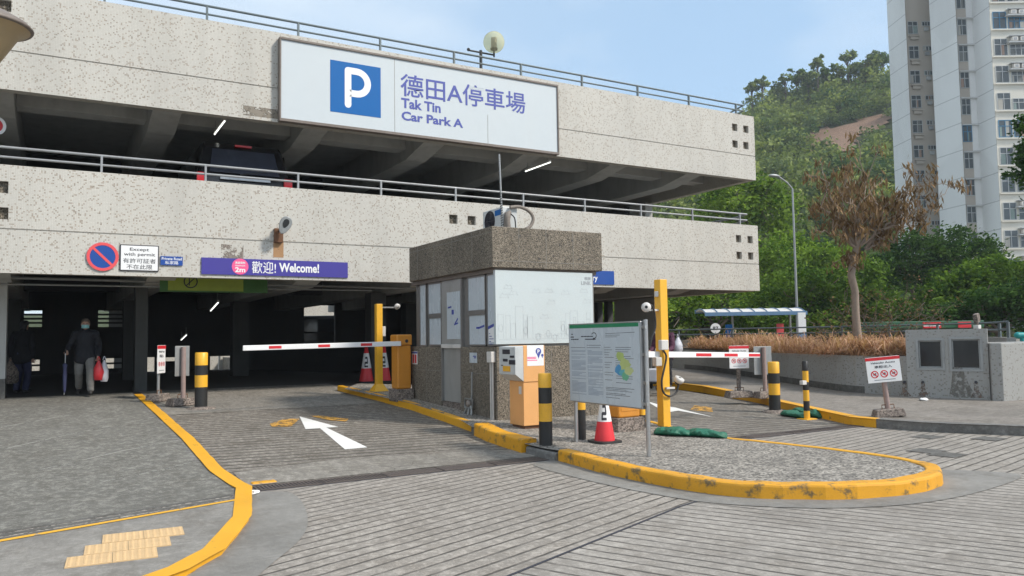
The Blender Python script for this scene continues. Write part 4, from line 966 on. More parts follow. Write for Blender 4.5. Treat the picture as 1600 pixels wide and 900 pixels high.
# valve pipework at the foot of the kiosk
t = thing('water_valve', 'grey water pipe with a valve wheel at the foot of the kiosk', 'water pipe', (KX0-.12, kx(735, 640).y, KZ))
yv = kx(737, 640).y-.1; zb_ = zg(6.3, yv)+.13
k = MB(); k.tube([(KX0-.06, yv-.05, 1.02), (KX0-.06, yv-.03, .62), (KX0-.07, yv, .45)], .018, 8)
for dy, dz in ((-.10, .30), (.0, .32), (.13, .25)): k.tube([(KX0-.10, yv, .46), (KX0-.10, yv+dy, dz+.1), (KX0-.12, yv+dy*1.2, zb_)], .022, 8)
k.tube([(KX0-.10, yv-.13, .55), (KX0-.10, yv+.16, .55), (KX0-.10, yv+.16, .40), (KX0-.10, yv-.13, .40), (KX0-.10, yv-.13, .55)], .016, 8); k.build('pipe', 'steel_dull', t)
k = MB(); k.ball((KX0-.11, yv, .47), (.05, .075, .06), 12, 8); k.build('valve_body', 'hose', t)
# things on the kiosk roof
zrf = zr1
p = XP(756, 352, rx0+.35)
ya, yb = XP(789, 345, rx0+.50).y-.05, XP(756, 345, rx0+.50).y
t = thing('air_conditioner', 'grey air conditioner outdoor unit with fan on the kiosk roof', 'air conditioner', (rx0+.5, (ya+yb)/2, zrf))
zh = YP(787, 325, ya).z-.0
zh = zrf+.42
yb = ya+.72
k = MB(); k.box(rx0+.42, rx0+.72, ya, yb, zrf+.03, zh); cs = k.build('casing', 'ac', t, .012)
k = MB(); k.box(rx0+.45, rx0+.69, ya+.08, ya+.14, zrf, zrf+.03); k.box(rx0+.45, rx0+.69, yb-.14, yb-.08, zrf, zrf+.03); k.build('foot', 'black', t)
cy, cz = yb-.26, zrf+.215; k = MB()
for r in (.18, .15, .12, .09, .06): ring(k, (rx0+.42, cy, cz), Yn, Z_, 0, 0, r-.012, r, .012, 28)
strokes(k, (rx0+.42, cy, cz), Yn, Z_, [(0, -.18, 0, .18), (-.18, 0, .18, 0)], .012, .013); k.build('fan_guard', 'ink', cs)
k = MB(); polyfan(k, (rx0+.42, cy, cz), Yn, Z_, disc(0, 0, .19, 28), .002); k.build('fan_opening', 'glass_dark', cs)
k = MB(); strokes(k, (rx0+.42, ya+.02, zh-.09), V(0, 1, 0)*-1, Z_, [(-.20, 0, -.04, 0)], .10, .002); bl = k.build('badge', 'blue', cs)
t = thing('insulated_pipe', 'wrapped grey pipe bundle looping over the kiosk roof', 'pipe', (rx0+.62, KY0+.25, zrf))
q0 = YP(794, 352, KY0+.30); k = MB()
k.tube([(q0.x, KY0+.30, zrf-.0), (q0.x-.02, KY0+.30, zrf+.18), (q0.x-.01, KY0+.29, zrf+.29), (q0.x+.04, KY0+.28, zrf+.33)], [.05, .055, .06, .03], 10)
k.tube([(q0.x-.06, KY0+.32, zrf), (q0.x-.04, KY0+.32, zrf+.2), (q0.x, KY0+.30, zrf+.28)], .03, 8); k.build('bundle', 'hose', t)
lp = [YP(x, y, KY0+.28) for x, y in [(797, 324), (810, 323), (822, 327), (831, 335), (833, 344), (829, 353), (822, 358)]]
k = MB(); k.tube([Vector((*a, 0)) + V(0, KY0+.28, 0)*0 + V(0, 0, 0) if False else V(a[0], KY0+.28, b) for a, b in zip([(q[0],) for q in smooth_path([(p_.x, p_.z) for p_ in lp], 3)], [q[1] for q in smooth_path([(p_.x, p_.z) for p_ in lp], 3)])], .030, 10); k.build('loop', 'hose', t)
lp = [(q0.x+.03, zrf+.28), (q0.x+.10, zrf+.22), (q0.x+.12, zrf+.10), (q0.x+.12, zrf)]
k = MB(); k.tube([V(a, KY0+.25, b) for a, b in smooth_path(lp, 3)], .012, 8); k.build('cable', 'cable', t)
p0, p1 = YP(785, 350, KY0+.33), YP(780, 241, KY0+.33)
t = thing('antenna_pole', 'thin grey pole bound with cord standing on the kiosk roof', 'pole', (p0.x, KY0+.33, zrf))
k = MB(); k.tube([(p0.x, KY0+.33, zrf), (p1.x, KY0+.33, p1.z)], .017, 8); k.build('pole', 'steel_dull', t)
k = MB(); hx = [(p0.x+(p1.x-p0.x)*i/160+.021*math.cos(i*1.1), KY0+.33+.021*math.sin(i*1.1), zrf+.02+(p1.z-zrf)*.55*i/100) for i in range(90)]; k.tube(hx, .006, 5); k.build('cord', 'cable', t)

# ------------------------------------------------------------------ ticket machine
b = GP(819, 671, .13); mx, my = b.x, b.y; zb_ = zi(mx, my)
wX, wY = .33, .52        # front width and depth
fx = lambda px, py: YP(px, py, my)
mx1 = fx(845, 640).x+.06; ymb = XP(797, 660, mx).y
t = thing('ticket_machine', 'faded orange ticket machine with a grey keypad panel', 'ticket machine', ((mx+mx1)/2, (my+ymb)/2, zb_))
k = MB(); k.box(mx+.03, mx1-.03, my+.03, ymb-.03, zb_-.02, zb_+.05); k.build('base', 'rust', t)
zs = fx(819, 596).z; zt_ = fx(819, 540).z
k = MB(); k.box(mx, mx1, my, ymb, zb_+.05, zs-.012); k.build('cabinet', 'peach', t, .006)
zsb = fx(843, 607).z
pr = [(mx-.06, zs+.0), (mx+.0, zs-.0), (mx1+.03, zsb+.0), (mx1+.03, zt_), (mx-.06, zt_)]
k = MB(); k.box(mx-.0, mx1+.02, my-.012, ymb+.01, zs-.010, zt_); hd = k.build('head', 'peach', t, .006)
k = MB(); y0_, y1_ = my-.012, ymb+.06
vs = []
for y in (y0_, y1_): vs += [(mx-.001, y, zs+.0), (mx-.001, y, zt_-.005), (mx-.15, y, zt_-.02), (mx-.15, y, zs+.11)]
k.add(vs, [(0, 1, 2, 3), (7, 6, 5, 4), (0, 3, 7, 4), (1, 5, 6, 2), (3, 2, 6, 7), (0, 4, 5, 1)]); pn = k.build('control_panel', 'ac', t, .004)
Lp = y1_-y0_; hp = zt_-.02-(zs+.11); o = (mx-.15, y1_, zs+.11)
k = MB()
for (u0, u1, v0, v1) in ((.30, .62, .72, .93), (.72, .92, .60, .70), (.70, .95, .34, .55), (.30, .50, .45, .58), (.15, .24, .3, .34)): strokes(k, o, Yn, Z_, [((u0+.0)*Lp, (v0+v1)/2*hp, u1*Lp, (v0+v1)/2*hp)], (v1-v0)*hp*.8, .004)
k.build('slot', 'ink', pn)
k = MB(); strokes(k, o, Yn, Z_, [(.34*Lp, .20*hp, .62*Lp, .20*hp)], hp*.2, .006); k.build('button_cover', 'yellow', pn)
ya = my-.012; pa, pb = fx(822.5, 539), fx(849, 571)
k = MB(); k.box(pa.x, pb.x, ya-.003, ya-.0005, pb.z, pa.z-.005); po = k.build('poster', 'white', t)
k = MB(); c = fx(840.5, 549); polyfan(k, (c.x, ya-.003, c.z), X_, Z_, disc(0, 0, .052, 20), .001); polyfan(k, (c.x, ya-.003, c.z), X_, Z_, [(-.036, -.03), (0, -.115), (.036, -.03)], .0011)
c2 = fx(846.5, 555); polyfan(k, (c2.x, ya-.003, c2.z), X_, Z_, disc(0, 0, .022, 14), .001); polyfan(k, (c2.x, ya-.003, c2.z), X_, Z_, [(-.012, -.012), (0, -.05), (.012, -.012)], .0011)
k.build('map_pin', 'indigo', po)
text('lettering', 'P', 'white', po, (c.x-.02, ya-.0042, c.z-.03), X_, Z_, .042, .06, .03, .001)
k = MB(); q = fx(823.5, 561); strokes(k, (q.x, ya-.003, q.z), X_, Z_, [(.0+.032*i, .005, .022+.032*i, .005) for i in range(5)]+[(.0+.032*i, .025, .024+.032*i, .025) for i in range(5)]+[(0, -.022, .17, -.022)], .012, .001); k.build('print', 'pink', po)
k = MB(); c = fx(822, 604); k.box(mx-.003, mx-.0005, my+.06, my+.14, zs-.20, zs-.08); k.build('label_plate', 'white_dirty', t)

# ------------------------------------------------------------------ barriers and posts
def barrier(hx, hy, z, w, d, h, m, label, arm_to, armz, first, red, parts=True, hole=True):
    """housing on a plinth with a boom that reaches to arm_to (x, y)"""
    t = thing('boom_barrier', label, 'barrier', (hx, hy, z))
    k = MB(); k.box(hx-w*.62, hx+w*.62, hy-d*.62, hy+d*.62, z-.05, z+.20); k.build('plinth', 'plinth', t, .01)
    k = MB(); k.box(hx-w/2, hx+w/2, hy-d/2, hy+d/2, z+.20, z+.2+h*.80); k.obox((hx, hy, z+.2+h*.90), (w/2+.02, 0, 0), (0, d/2+.015, 0), (0, 0, h*.1)); hs = k.build('housing', m, t, .03, 3)
    k = MB(); k.box(hx-w/2+.05, hx+w/2-.05, hy-d/2-.006, hy-d/2-.0005, z+.3, z+.2+h*.72); k.build('service_door', m, hs, .004)
    a = V(hx, hy-d/2-.05, armz[0]) if first is None else V(*first, armz[0]); e = V(*arm_to, armz[1]); dr_ = (e-a).normalized(); s = dr_.cross(Z_).normalized(); u = s.cross(dr_)
    L = (e-a).length; k = MB(); k.obox((a+e)/2, dr_*L/2, s*.022, u*.048); am = k.build('arm', 'white', t, .008)
    for side in (-1, 1):
        for f0, f1 in red:
            q = MB(); q.obox(a+dr_*L*(f0+f1)/2+s*side*.0235, dr_*L*(f1-f0)/2, s*.0012, u*.026)
            q.build('stripe', 'red', am)
    if hole:
        for (dx, dy, n) in ((0, -d/2-.017, (0, -1, 0)),):
            k = MB(); k.lathe([(0, 0), (.035, 0), (.035, .004), (0, .004)], (hx+w*.15, hy+dy, z+.2+h*.88), 16, n, False); k.build('lock', 'ink', hs)
    return t
hp_ = GP(629, 620, .13); hx, hy = 6.24, 15.25; 
hx = YP(627, 580, 15.25).x; zb_ = zi(hx, hy)
aL = YP(378, 544, 15.1); aR = YP(613, 537, 15.1)
barrier(hx, hy, zb_, .30, .34, 1.10, 'orange', 'orange barrier with a white and red boom across the entry', (aL.x, 15.02), (aR.z, aL.z), (hx-.10, 15.02), [(.15, .22), (.455, .525), (.78, .84)][::1] and [(.20, .275), (.475, .55), (.775, .85)])
# yellow posts
def ypost(x, y, z0, z1, s, label, flare=True):
    t = thing('camera_post', label, 'post', (x, y, z0))
    k = MB(); k.box(x-s/2, x+s/2, y-s/2, y+s/2, z0, z1); k.build('post', 'yellow', t, .008)
    if flare:
        k = MB(); vs = [(x-s/2-.10, y-s/2-.10, z0), (x+s/2+.10, y-s/2-.10, z0), (x+s/2+.10, y+s/2+.10, z0), (x-s/2-.10, y+s/2+.10, z0), (x-s/2-.003, y-s/2-.003, z0+.16), (x+s/2+.003, y-s/2-.003, z0+.16), (x+s/2+.003, y+s/2+.003, z0+.16), (x-s/2-.003, y+s/2+.003, z0+.16)]
        k.add(vs, [(0, 1, 5, 4), (1, 2, 6, 5), (2, 3, 7, 6), (3, 0, 4, 7), (4, 5, 6, 7)]); k.build('foot', 'yellow', t)
    return t
def cctv(t, p, d, s=1.0):
    """a dome camera at p looking along d"""
    k = MB(); d = Vector(d).normalized(); k.lathe([(0, .0), (.05*s, 0), (.062*s, -.03*s), (.062*s, -.06*s), (.02*s, -.065*s)], p, 16, -d); o = k.build('camera_housing', 'white_dirty', t)
    k = MB(); k.ball(Vector(p)+d*.005*s, .042*s, 12, 8); k.build('camera_lens', 'glass_dark', o)
p = GP(592, 611, .13); zz = zi(p.x, p.y); t = ypost(p.x, p.y, zz, YP(592, 475, p.y).z, .14, 'slim yellow camera post behind the entry barrier boom')
ztp = YP(592, 475, p.y).z; k = MB(); k.box(p.x+.071, p.x+.38, p.y-.03, p.y+.03, ztp-.09, ztp-.06); k.build('bracket', 'steel_dull', t); cctv(t, (p.x+.42, p.y, ztp-.03), (.3, -.6, -.5), 1.1)
k = MB(); k.box(p.x+.071, p.x+.15, p.y-.05, p.y+.05, ztp-.72, ztp-.5); k.build('junction_box', 'white_dirty', t, .01)
p = GP(1038, 666, .13); zz = zi(p.x, p.y); ztp = YP(1033, 437, p.y).z
t = ypost(p.x, p.y, zz, ztp, .15, 'tall yellow camera post with cables beside the green sandbags', False)
PX, PY = p.x, p.y
c = YP(1008, 481, PY); k = MB(); k.box(c.x+.02, PX-.076, PY-.03, PY+.03, c.z-.05, c.z-.02); k.build('bracket', 'white_dirty', t); cctv(t, (c.x, PY-.02, c.z), (-.5, -.7, .1), 1.25)
c = YP(1027, 459, PY); k = MB(); k.box(c.x-.03, PX-.076, PY-.04, PY+.04, c.z-.05, c.z+.04); k.build('junction_box', 'white_dirty', t, .01)
c = YP(1030, 538, PY); k = MB(); k.box(PX-.15, PX-.0, PY-.16, PY-.077, c.z-.09, c.z+.07); k.build('junction_box', 'white_dirty', t, .012)
c = YP(1027, 565, PY); k = MB(); k.box(PX-.20, PX-.076, PY-.08, PY+.02, c.z-.07, c.z+.07); k.build('junction_box', 'white_dirty', t, .012)
c = YP(1059, 597, PY-.1); cctv(t, (c.x, PY-.1, c.z), (.2, -.5, .9), 1.3)
k = MB(); cp = smooth_path([(YP(x, y, PY-.11).x, YP(x, y, PY-.11).z) for x, y in [(1034, 545), (1041, 556), (1038, 575), (1034, 595), (1036, 612), (1045, 619), (1056, 614), (1060, 602)]], 4); k.tube([(a, PY-.11, b) for a, b in cp], .016, 8); k.build('cable', 'cable', t)
k = MB(); cp = smooth_path([(YP(x, y, PY-.05).x, YP(x, y, PY-.05).z) for x, y in [(1010, 477), (1018, 477), (1023, 490), (1024, 512), (1018, 528), (1016, 540)]], 4); k.tube([(a, PY-.05, b) for a, b in cp], .014, 8); k.build('cable', 'cable', t)
k = MB(); c0 = YP(1040, 607, PY-.09); k.box(c0.x, c0.x+.17, PY-.12, PY-.077, c0.z-.01, c0.z+.02); k.build('bracket', 'white_dirty', t)
# exit barrier, mostly behind the notice board
hx, hy = YP(972, 640, 9.9).x, 9.9; zb_ = zi(hx, hy)
aE = YP(1186, 555, 10.9); aS = YP(1000, 553, 9.75)
barrier(hx, hy, zb_, .42, .36, 1.0, 'orange', 'orange barrier behind the notice board with a boom over the exit lane', (aE.x, 10.9), (aS.z, aE.z), (hx+.0, 9.66), [(.445, .565), (.675, .79), (.892, .999)], hole=False)

# ------------------------------------------------------------------ bollards
def bollard(x, y, z, r, h, bands, label, plate_=False, n=24, collar=False):
    t = thing('bollard', label, 'bollard', (x, y, z), 'striped yellow and black bollards')
    zz = z
    for i, (hh, m) in enumerate(bands):
        k = MB(); top = i == len(bands)-1; z1 = zz+hh*h
        k.lathe([(r, zz-(.03 if i == 0 else 0)), (r, z1-(.012 if top else 0))]+([(r-.012, z1), (0, z1+.002)] if top else []), (x, y, 0), n); k.build('band', m, t); zz = z1
    if plate_: k = MB(); k.box(x-.14, x+.14, y-.12, y+.12, z-.01, z+.015); k.build('base_plate', 'yellow', t, .004)
    if collar: k = MB(); k.lathe([(r+.17, -.02), (r+.15, .02), (r+.03, .05), (r+.001, .05)], (x, y, z), 24); k.build('collar', 'plinth', t)
    return t
B5 = [(.335, 'black'), (.245, 'yellow'), (.22, 'black'), (.20, 'yellow')]
p = GP(853, 695, .13); zz = zi(p.x, p.y); bollard(p.x, p.y, zz, .092, YP(851, 583, p.y).z-zz, [(.33, 'black'), (.25, 'yellow'), (.22, 'black'), (.20, 'yellow')], 'thick striped bollard in front of the ticket machine')
p = GP(908, 686, .13); zz = zi(p.x, p.y); bollard(p.x, p.y, zz, .072, 1.0, [(.42, 'black'), (.25, 'yellow'), (.15, 'black'), (.18, 'yellow')], 'striped bollard standing behind the notice board')
p = GP(1003, 668, .13); zz = zi(p.x, p.y); bollard(p.x, p.y, zz, .06, 1.0, [(.2, 'black'), (.3, 'yellow'), (.3, 'black'), (.2, 'yellow')], 'striped bollard hidden at the right edge of the notice board')
p = GP(314, 636, .03); zz = zg(p.x, p.y); bollard(p.x, p.y, zz-.01, .118, YP(312, 550, p.y).z-zz, [(.39, 'black'), (.21, 'yellow'), (.175, 'black'), (.225, 'yellow')], 'thick striped bollard on the left of the entry lane', collar=True)
p = GP(1211, 644); zz = zg(p.x, p.y); bollard(p.x, p.y, zz, .112, YP(1213, 565, p.y).z-zz, [(.345, 'black'), (.225, 'yellow'), (.205, 'black'), (.225, 'yellow')], 'thick striped bollard by the kerb of the exit lane', collar=True)
p = GP(1261, 655); zz = zg(p.x, p.y); t = bollard(p.x, p.y, zz, .06, YP(1259, 564, p.y).z-zz, [(.145, 'yellow'), (.17, 'black'), (.185, 'yellow'), (.14, 'black'), (.19, 'yellow'), (.17, 'black')], 'slim six banded post with a white sensor box', True, 6)
k = MB(); c = YP(1253, 598, p.y-.07); k.box(c.x-.06, c.x+.05, p.y-.14, p.y-.065, c.z-.035, c.z+.04); k.build('sensor_box', 'white_dirty', t, .008)

# ------------------------------------------------------------------ notice board
n0 = GP(899, 690, .13); n1 = GP(1014, 713, .13)
nx0, ny0, nx1, ny1 = n0.x, n0.y, n1.x, n1.y; bt = V(nx1-nx0, ny1-ny0, 0); bl_ = bt.length; bt.normalize(); bnrm = bt.cross(Z_)  # faces the viewer
def onb(px, py):
    """point of the board plane seen at a pixel"""
    d = ray(px, py); q = V(nx0, ny0, 0)+bnrm*.06; return C0+d*((q-C0).dot(bnrm)/d.dot(bnrm))
def uv(px, py): q = onb(px, py)-(V(nx0, ny0, 0)+bnrm*.06); return q.dot(bt), q.z
t = thing('notice_board', 'steel notice board on two poles covered with dense print', 'notice board', (nx0, ny0, zi(nx0, ny0)))
ul, zt0 = uv(888, 506); ur, zt1 = uv(1000, 502); _, zb0_ = uv(893, 630); _, zb1_ = uv(1003, 637)
ztop, zbot = (zt0+zt1)/2, (zb0_+zb1_)/2
ob = V(nx0, ny0, 0)+bnrm*.06
for u, e in ((.03, ztop-.02), (bl_, ztop+.02)):
    q = V(nx0, ny0, 0)+bt*u; k = MB(); k.tube([(q.x, q.y, zi(q.x, q.y)-.05), (q.x, q.y, e)], .028, 12); k.build('pole', 'steel', t)
k = MB(); cu, cz = (ul+ur)/2, (ztop+zbot)/2; hw, hh = (ur-ul)/2, (ztop-zbot)/2
k.obox(ob+bt*cu+Z_*cz-bnrm*.03, bt*hw, bnrm*.028, Z_*hh); fr = k.build('frame', 'steel', t, .006)
ct = ob+bt*cu+Z_*cz; o = ct-bt*hw-Z_*hh
k = MB(); k.obox(ct-bnrm*.0005, bt*(hw-.018), bnrm*.002, Z_*(hh-.018)); pan = k.build('panel', 'film', t)
Wb, Hb = 2*hw, 2*hh; on = o+bnrm*.0016
k = MB(); k.obox(on+bt*Wb*.5+Z_*(Hb*.962), bt*(Wb*.48), bnrm*.001, Z_*(Hb*.022)); k.build('header_band', pmat('header green', (.02, .22, .10), .4, dirt=.05), pan)
rb = random.Random(5); k = MB(); kf = MB(); sg1, sg2 = [], []
for cx0, cx1, v0, v1 in ((.035, .255, .10, .66), (.28, .50, .10, .66)):
    v = v1
    while v > v0:
        L = cx1-cx0; e = L*(1 if rb.random() < .8 else rb.uniform(.3, .8)); sg2.append(((cx0+.01)*Wb, v*Hb, (cx0+e)*Wb, v*Hb)); v -= .0155 if rb.random() < .85 else .034
for cx0, cx1, v0, v1, e0 in ((.53, .66, .30, .70, .03), (.68, .93, .26, .70, .026), (.54, .94, .10, .22, .017)):
    v = v1
    while v > v0: sg1.append((cx0*Wb, v*Hb, (cx0+(cx1-cx0)*rb.uniform(.35, .95))*Wb, v*Hb)); v -= e0*(1 if rb.random() < .7 else 2)
sg1 += [(.035*Wb, .695*Hb, .25*Wb, .695*Hb), (.28*Wb, .695*Hb, .47*Wb, .695*Hb), (.55*Wb, .865*Hb, .93*Wb, .875*Hb), (.55*Wb, .845*Hb, .74*Wb, .845*Hb), (.55*Wb, .825*Hb, .70*Wb, .825*Hb), (.28*Wb, .725*Hb, .48*Wb, .725*Hb)]
strokes(kf, on, bt, Z_, sg2, .0055, .0008); kf.build('small_print', pmat('grey print', (.20, .25, .33), .6, var=.1, dirt=0), pan)
strokes(k, on, bt, Z_, sg1, .005, .0008)
strokes(k, on, bt, Z_, [(.045*Wb+.03*i*Wb, .80*Hb, .062*Wb+.03*i*Wb, .80*Hb) for i in range(4)]+[(.05*Wb, .865*Hb, .065*Wb, .865*Hb), (.04*Wb, .83*Hb, .08*Wb, .83*Hb)]+[(.20*Wb+.045*i*Wb, .835*Hb, .232*Wb+.045*i*Wb, .835*Hb) for i in range(4)]+[(.26*Wb+.03*i*Wb, .80*Hb, .285*Wb+.03*i*Wb, .80*Hb) for i in range(5)], .014, .0008)
pen(k, on, bt, Z_, [(.375*Wb, .795*Hb), (.39*Wb, .80*Hb)], .014, .0008)
pen(k, on, bt, Z_, [((.385+.035*math.cos(a_))*Wb, (.845+.035*math.sin(a_))*Hb) for a_ in [2.6-.5*i for i in range(10)]], .011, .0008)
k.build('print', 'ink', pan)
text('lettering', '收費 Charges', 'white', pan, on+bt*.05*Wb+Z_*.952*Hb+bnrm*.0011, bt, Z_, .3*Wb, .02*Hb, .01, .0008) if False else None
for (cu_, cv_, r_, c_) in ((.735, .60, .055, (.40, .50, .16)), (.80, .50, .075, (.45, .52, .20)), (.73, .44, .062, (.08, .28, .50)), (.85, .43, .055, (.50, .56, .26)), (.80, .36, .05, (.15, .42, .25)), (.775, .41, .05, (.12, .40, .45))):
    k = MB(); rq = random.Random(int(cu_*1000)); polyfan(k, on, bt, Z_, [(cu_*Wb+r_*Wb*rq.uniform(.75, 1.2)*math.cos(i*.449), cv_*Hb+r_*Hb*rq.uniform(.75, 1.2)*math.sin(i*.449)) for i in range(14)], .0006+cu_*.0006); k.build('map_patch', pmat('map ink', c_, .5, dirt=0), pan)
k = MB()
for v in (.06, .30, .62, .93): k.obox(o+bt*(Wb+.03)+Z_*(Hb*v)-bnrm*.03, bt*.045, bnrm*.015, Z_*.02)
k.obox(o+bt*(Wb+.035)+Z_*(Hb*.5)-bnrm*.045, bt*.008, bnrm*.012, Z_*Hb*.49); k.build('clamp', 'steel', t)

# ------------------------------------------------------------------ cones, sandbags, portable signs
def cone(p, h, label, rz=0):
    t = thing('traffic_cone', label, 'traffic cone', p, 'red and white traffic cones'); s = h/.75; x, y, z = p
    k = MB(); n = 32
    k.add([(x+.20*s*math.copysign(abs(math.cos(a))**.4, math.cos(a)), y+.20*s*math.copysign(abs(math.sin(a))**.4, math.sin(a)), z+zz) for zz in (0, .03*s) for a in [2*math.pi*i/n for i in range(n)]], [(i, (i+1) % n, n+(i+1) % n, n+i) for i in range(n)]+[list(range(n, 2*n))]); k.build('base', 'rubber', t)
    R = lambda q: (.145-(.145-.03)*q)*s
    k = MB(); k.lathe([(R(0), .03*s), (R(0), .05*s), (R(.37), .03*s+.37*.72*s)], p, 24); k.build('lower_band', 'cone_red', t)
    k = MB(); k.lathe([(R(.37)+.001, .03*s+.37*.72*s), (R(.80)+.001, .03*s+.80*.72*s)], p, 24); sl_ = k.build('sleeve', 'white', t)
    k = MB(); k.lathe([(R(.80), .03*s+.80*.72*s), (R(1), .75*s), (.012, .75*s), (.012, .70*s)], p, 24); k.build('tip', 'cone_red', t)
    # mark on the sleeve, bent round the cone
    k = MB(); th0 = math.atan2(-y, -x)
    def on(a, q): r = R(q)+.003; return V(x+r*math.cos(th0+a), y+r*math.sin(th0+a), z+.03*s+q*.72*s)
    for a0, a1, q0, q1 in ((-.35, .35, .64, .70), (.15, .40, .52, .66), (-.35, .35, .50, .56), (-.42, -.2, .42, .54), (-.4, .35, .40, .45)):
        m_ = 6
        for i in range(m_): k.face([on(a0+(a1-a0)*i/m_, q0), on(a0+(a1-a0)*(i+1)/m_, q0), on(a0+(a1-a0)*(i+1)/m_, q1), on(a0+(a1-a0)*i/m_, q1)])
    k.build('mark', 'ink', sl_)
    return t
p = GP(945, 691, .13); cone((p.x, p.y, zi(p.x, p.y)), .74, 'clean red and white cone under the notice board')
p = GP(573, 596, .10); cone((p.x+.0, 18.6, zg(6, 18.6)+.13), .78, 'dusty cone left of the yellow post by the garage entry') if False else None
for px, lb in ((572.5, 'dusty cone left of the slim yellow post in the garage shade'), (600, 'dusty cone right of the slim yellow post in the garage shade')):
    q = YP(px, 590, 20.7); cone((q.x, 20.7, .46), .98, lb)
def sandbag(c, L, W, H, ang, label, seed):
    rng = random.Random(seed); n, m = 34, 20; vs = []
    dx, dy = math.cos(ang), math.sin(ang)
    for i in range(n+1):
        u = -1+2*i/n; w = (1-abs(u)**5)**.5*(1+.12*math.sin(u*5+seed)); 
        for j in range(m):
            a = 2*math.pi*j/m; e = 1+.22*mnoise.noise(V(u*3, math.cos(a)*1.5+seed, math.sin(a)*1.5))+.16*mnoise.noise(V(u*8, math.cos(a)*2+seed, math.sin(a)*2))
            y = W*w*math.cos(a)*e; z = max(0, H*(.48+.52*math.sin(a))*max(.18, w)*e)
            vs.append((c[0]+u*L*dx-y*dy, c[1]+u*L*dy+y*dx, c[2]+z))
    k = MB(); k.add(vs, [(i*m+j, i*m+(j+1) % m, (i+1)*m+(j+1) % m, (i+1)*m+j)[::-1] for i in range(n) for j in range(m)], True)
    o = k.build('sandbag', 'green_bag'); s = o.modifiers.new('s', 'SUBSURF'); s.levels = s.render_levels = 1
    tag(o, label, 'sandbag', 'green sandbags weighting the posts')
def bag(px0, py0, px1, py1, W, H, label, seed, off=.13):
    a, b = GP(px0, py0, off), GP(px1, py1, off); c = (a+b)/2; sandbag((c.x, c.y, c.z), (b-a).length/2, W, H, math.atan2(b.y-a.y, b.x-a.x), label, seed)
bag(1022, 678, 1082, 682, .15, .12, 'flat green sandbag at the foot of the yellow post', 1); bag(1068, 680, 1136, 685, .13, .11, 'twisted green sandbag trailing along the island kerb', 2)
bag(1222, 648, 1262, 655, .14, .11, 'green sandbag between the thick bollard and the slim post', 3, 0); bag(1240, 645, 1284, 654, .13, .13, 'green sandbag behind the slim striped post', 4, 0)
def portable(p, h, yawd, label, kind, tilt=0, m='pinkpost', pw=.42, ph=.52, stone=(.30, .17, .15)):
    """sign plate on a pole in a concrete foot; yawd turns the plate away from facing -Y"""
    t = thing('portable_sign', label, 'sign', (0, 0, 0)); sx, sy, sz = stone
    k = MB(); vs = [(-sx, -sy, 0), (sx, -sy, 0), (sx, sy, 0), (-sx, sy, 0), (-sx*.86, -sy*.8, sz), (sx*.86, -sy*.8, sz), (sx*.86, sy*.8, sz), (-sx*.86, sy*.8, sz)]
    k.add(vs, [(3, 2, 1, 0), (4, 5, 6, 7), (0, 1, 5, 4), (1, 2, 6, 5), (2, 3, 7, 6), (3, 0, 4, 7)]); k.build('foot', 'plinth', t, .02)
    k = MB(); k.tube([(0, 0, sz-.02), (0, 0, h-.02)], .045 if kind != 'slim' else .03, 10); k.build('pole', m, t)
    k = MB(); k.tube([(-.1, -.02, sz), (-.1, -.02, sz+.07), (.1, -.02, sz+.07), (.1, -.02, sz)], .009, 6); k.build('handle', 'rust', t)
    y_ = -.055; z0 = h-ph; k = MB(); k.box(-pw/2, pw/2, y_-.006, y_+.006, z0, h); pl_ = k.build('plate', 'white' if kind != 'blank' else 'steel_dull', t, .004)
    if kind != 'blank':
        o = (-pw/2, y_-.0065, z0); k = MB(); strokes(k, o, X_, Z_, [(.02, ph*.93, pw-.02, ph*.93)], ph*.12, .001); k.build('header', 'red', pl_)
        for i in range(3):
            cx = pw*(.22+.28*i); k = MB(); ring(k, o, X_, Z_, cx, ph*.33, pw*.085, pw*.115, .0012, 24); strokes(k, o, X_, Z_, [(cx-pw*.065, ph*.33+pw*.065, cx+pw*.065, ph*.33-pw*.065)], pw*.03, .0012); k.build('prohibition_ring', 'red', pl_)
            k = MB(); strokes(k, o, X_, Z_, [(cx-pw*.04, ph*.32, cx+pw*.04, ph*.35), (cx, ph*.30, cx+.01, ph*.37)], pw*.025, .0008); k.build('pictogram', 'ink', pl_)
        text('lettering', 'Vehicular Access', 'ink', pl_, (-pw*.36, y_-.0065, z0+ph*.74), X_, Z_, pw*.72, ph*.075, .01, .0015)
        text('lettering', '車輛出入', 'ink', pl_, (-pw*.26, y_-.0065, z0+ph*.56), X_, Z_, pw*.52, ph*.11, .01, .0015)
        k = MB(); strokes(k, o, X_, Z_, [(pw*.2, ph*.10, pw*.8, ph*.10)], ph*.03, .001); k.build('small_print', 'ink_grey', pl_)
    t.location = p; t.rotation_euler = (0, rad(tilt), rad(yawd)); return t
def gp(px, py, off): q = GP(px, py, off); return q
p = gp(247, 627, .0); portable((p.x, p.y, zg(p.x, p.y)+.005), YP(243, 540, p.y).z-zg(p.x, p.y), 62, 'narrow turned sign on a concrete foot beside the left kerb', 'slim', 0, 'steel_dull', .40, .58)
p = gp(286, 634, .0); portable((p.x, p.y, zg(p.x, p.y)+.005), YP(287, 541, p.y).z-zg(p.x, p.y), 200, 'pinkish post carrying a blank grey plate, next to the left bollard', 'blank', 0, 'pinkpost', .30, .60)
p = gp(1155, 621, .145); portable((p.x, p.y, zg(p.x, p.y)+.145), YP(1155, 540, p.y).z-zg(p.x, p.y)-.145, -20, 'white sign with red header standing behind the exit boom', 'sign', 0, 'plinth', .46, .50, (.30, .16, .15))
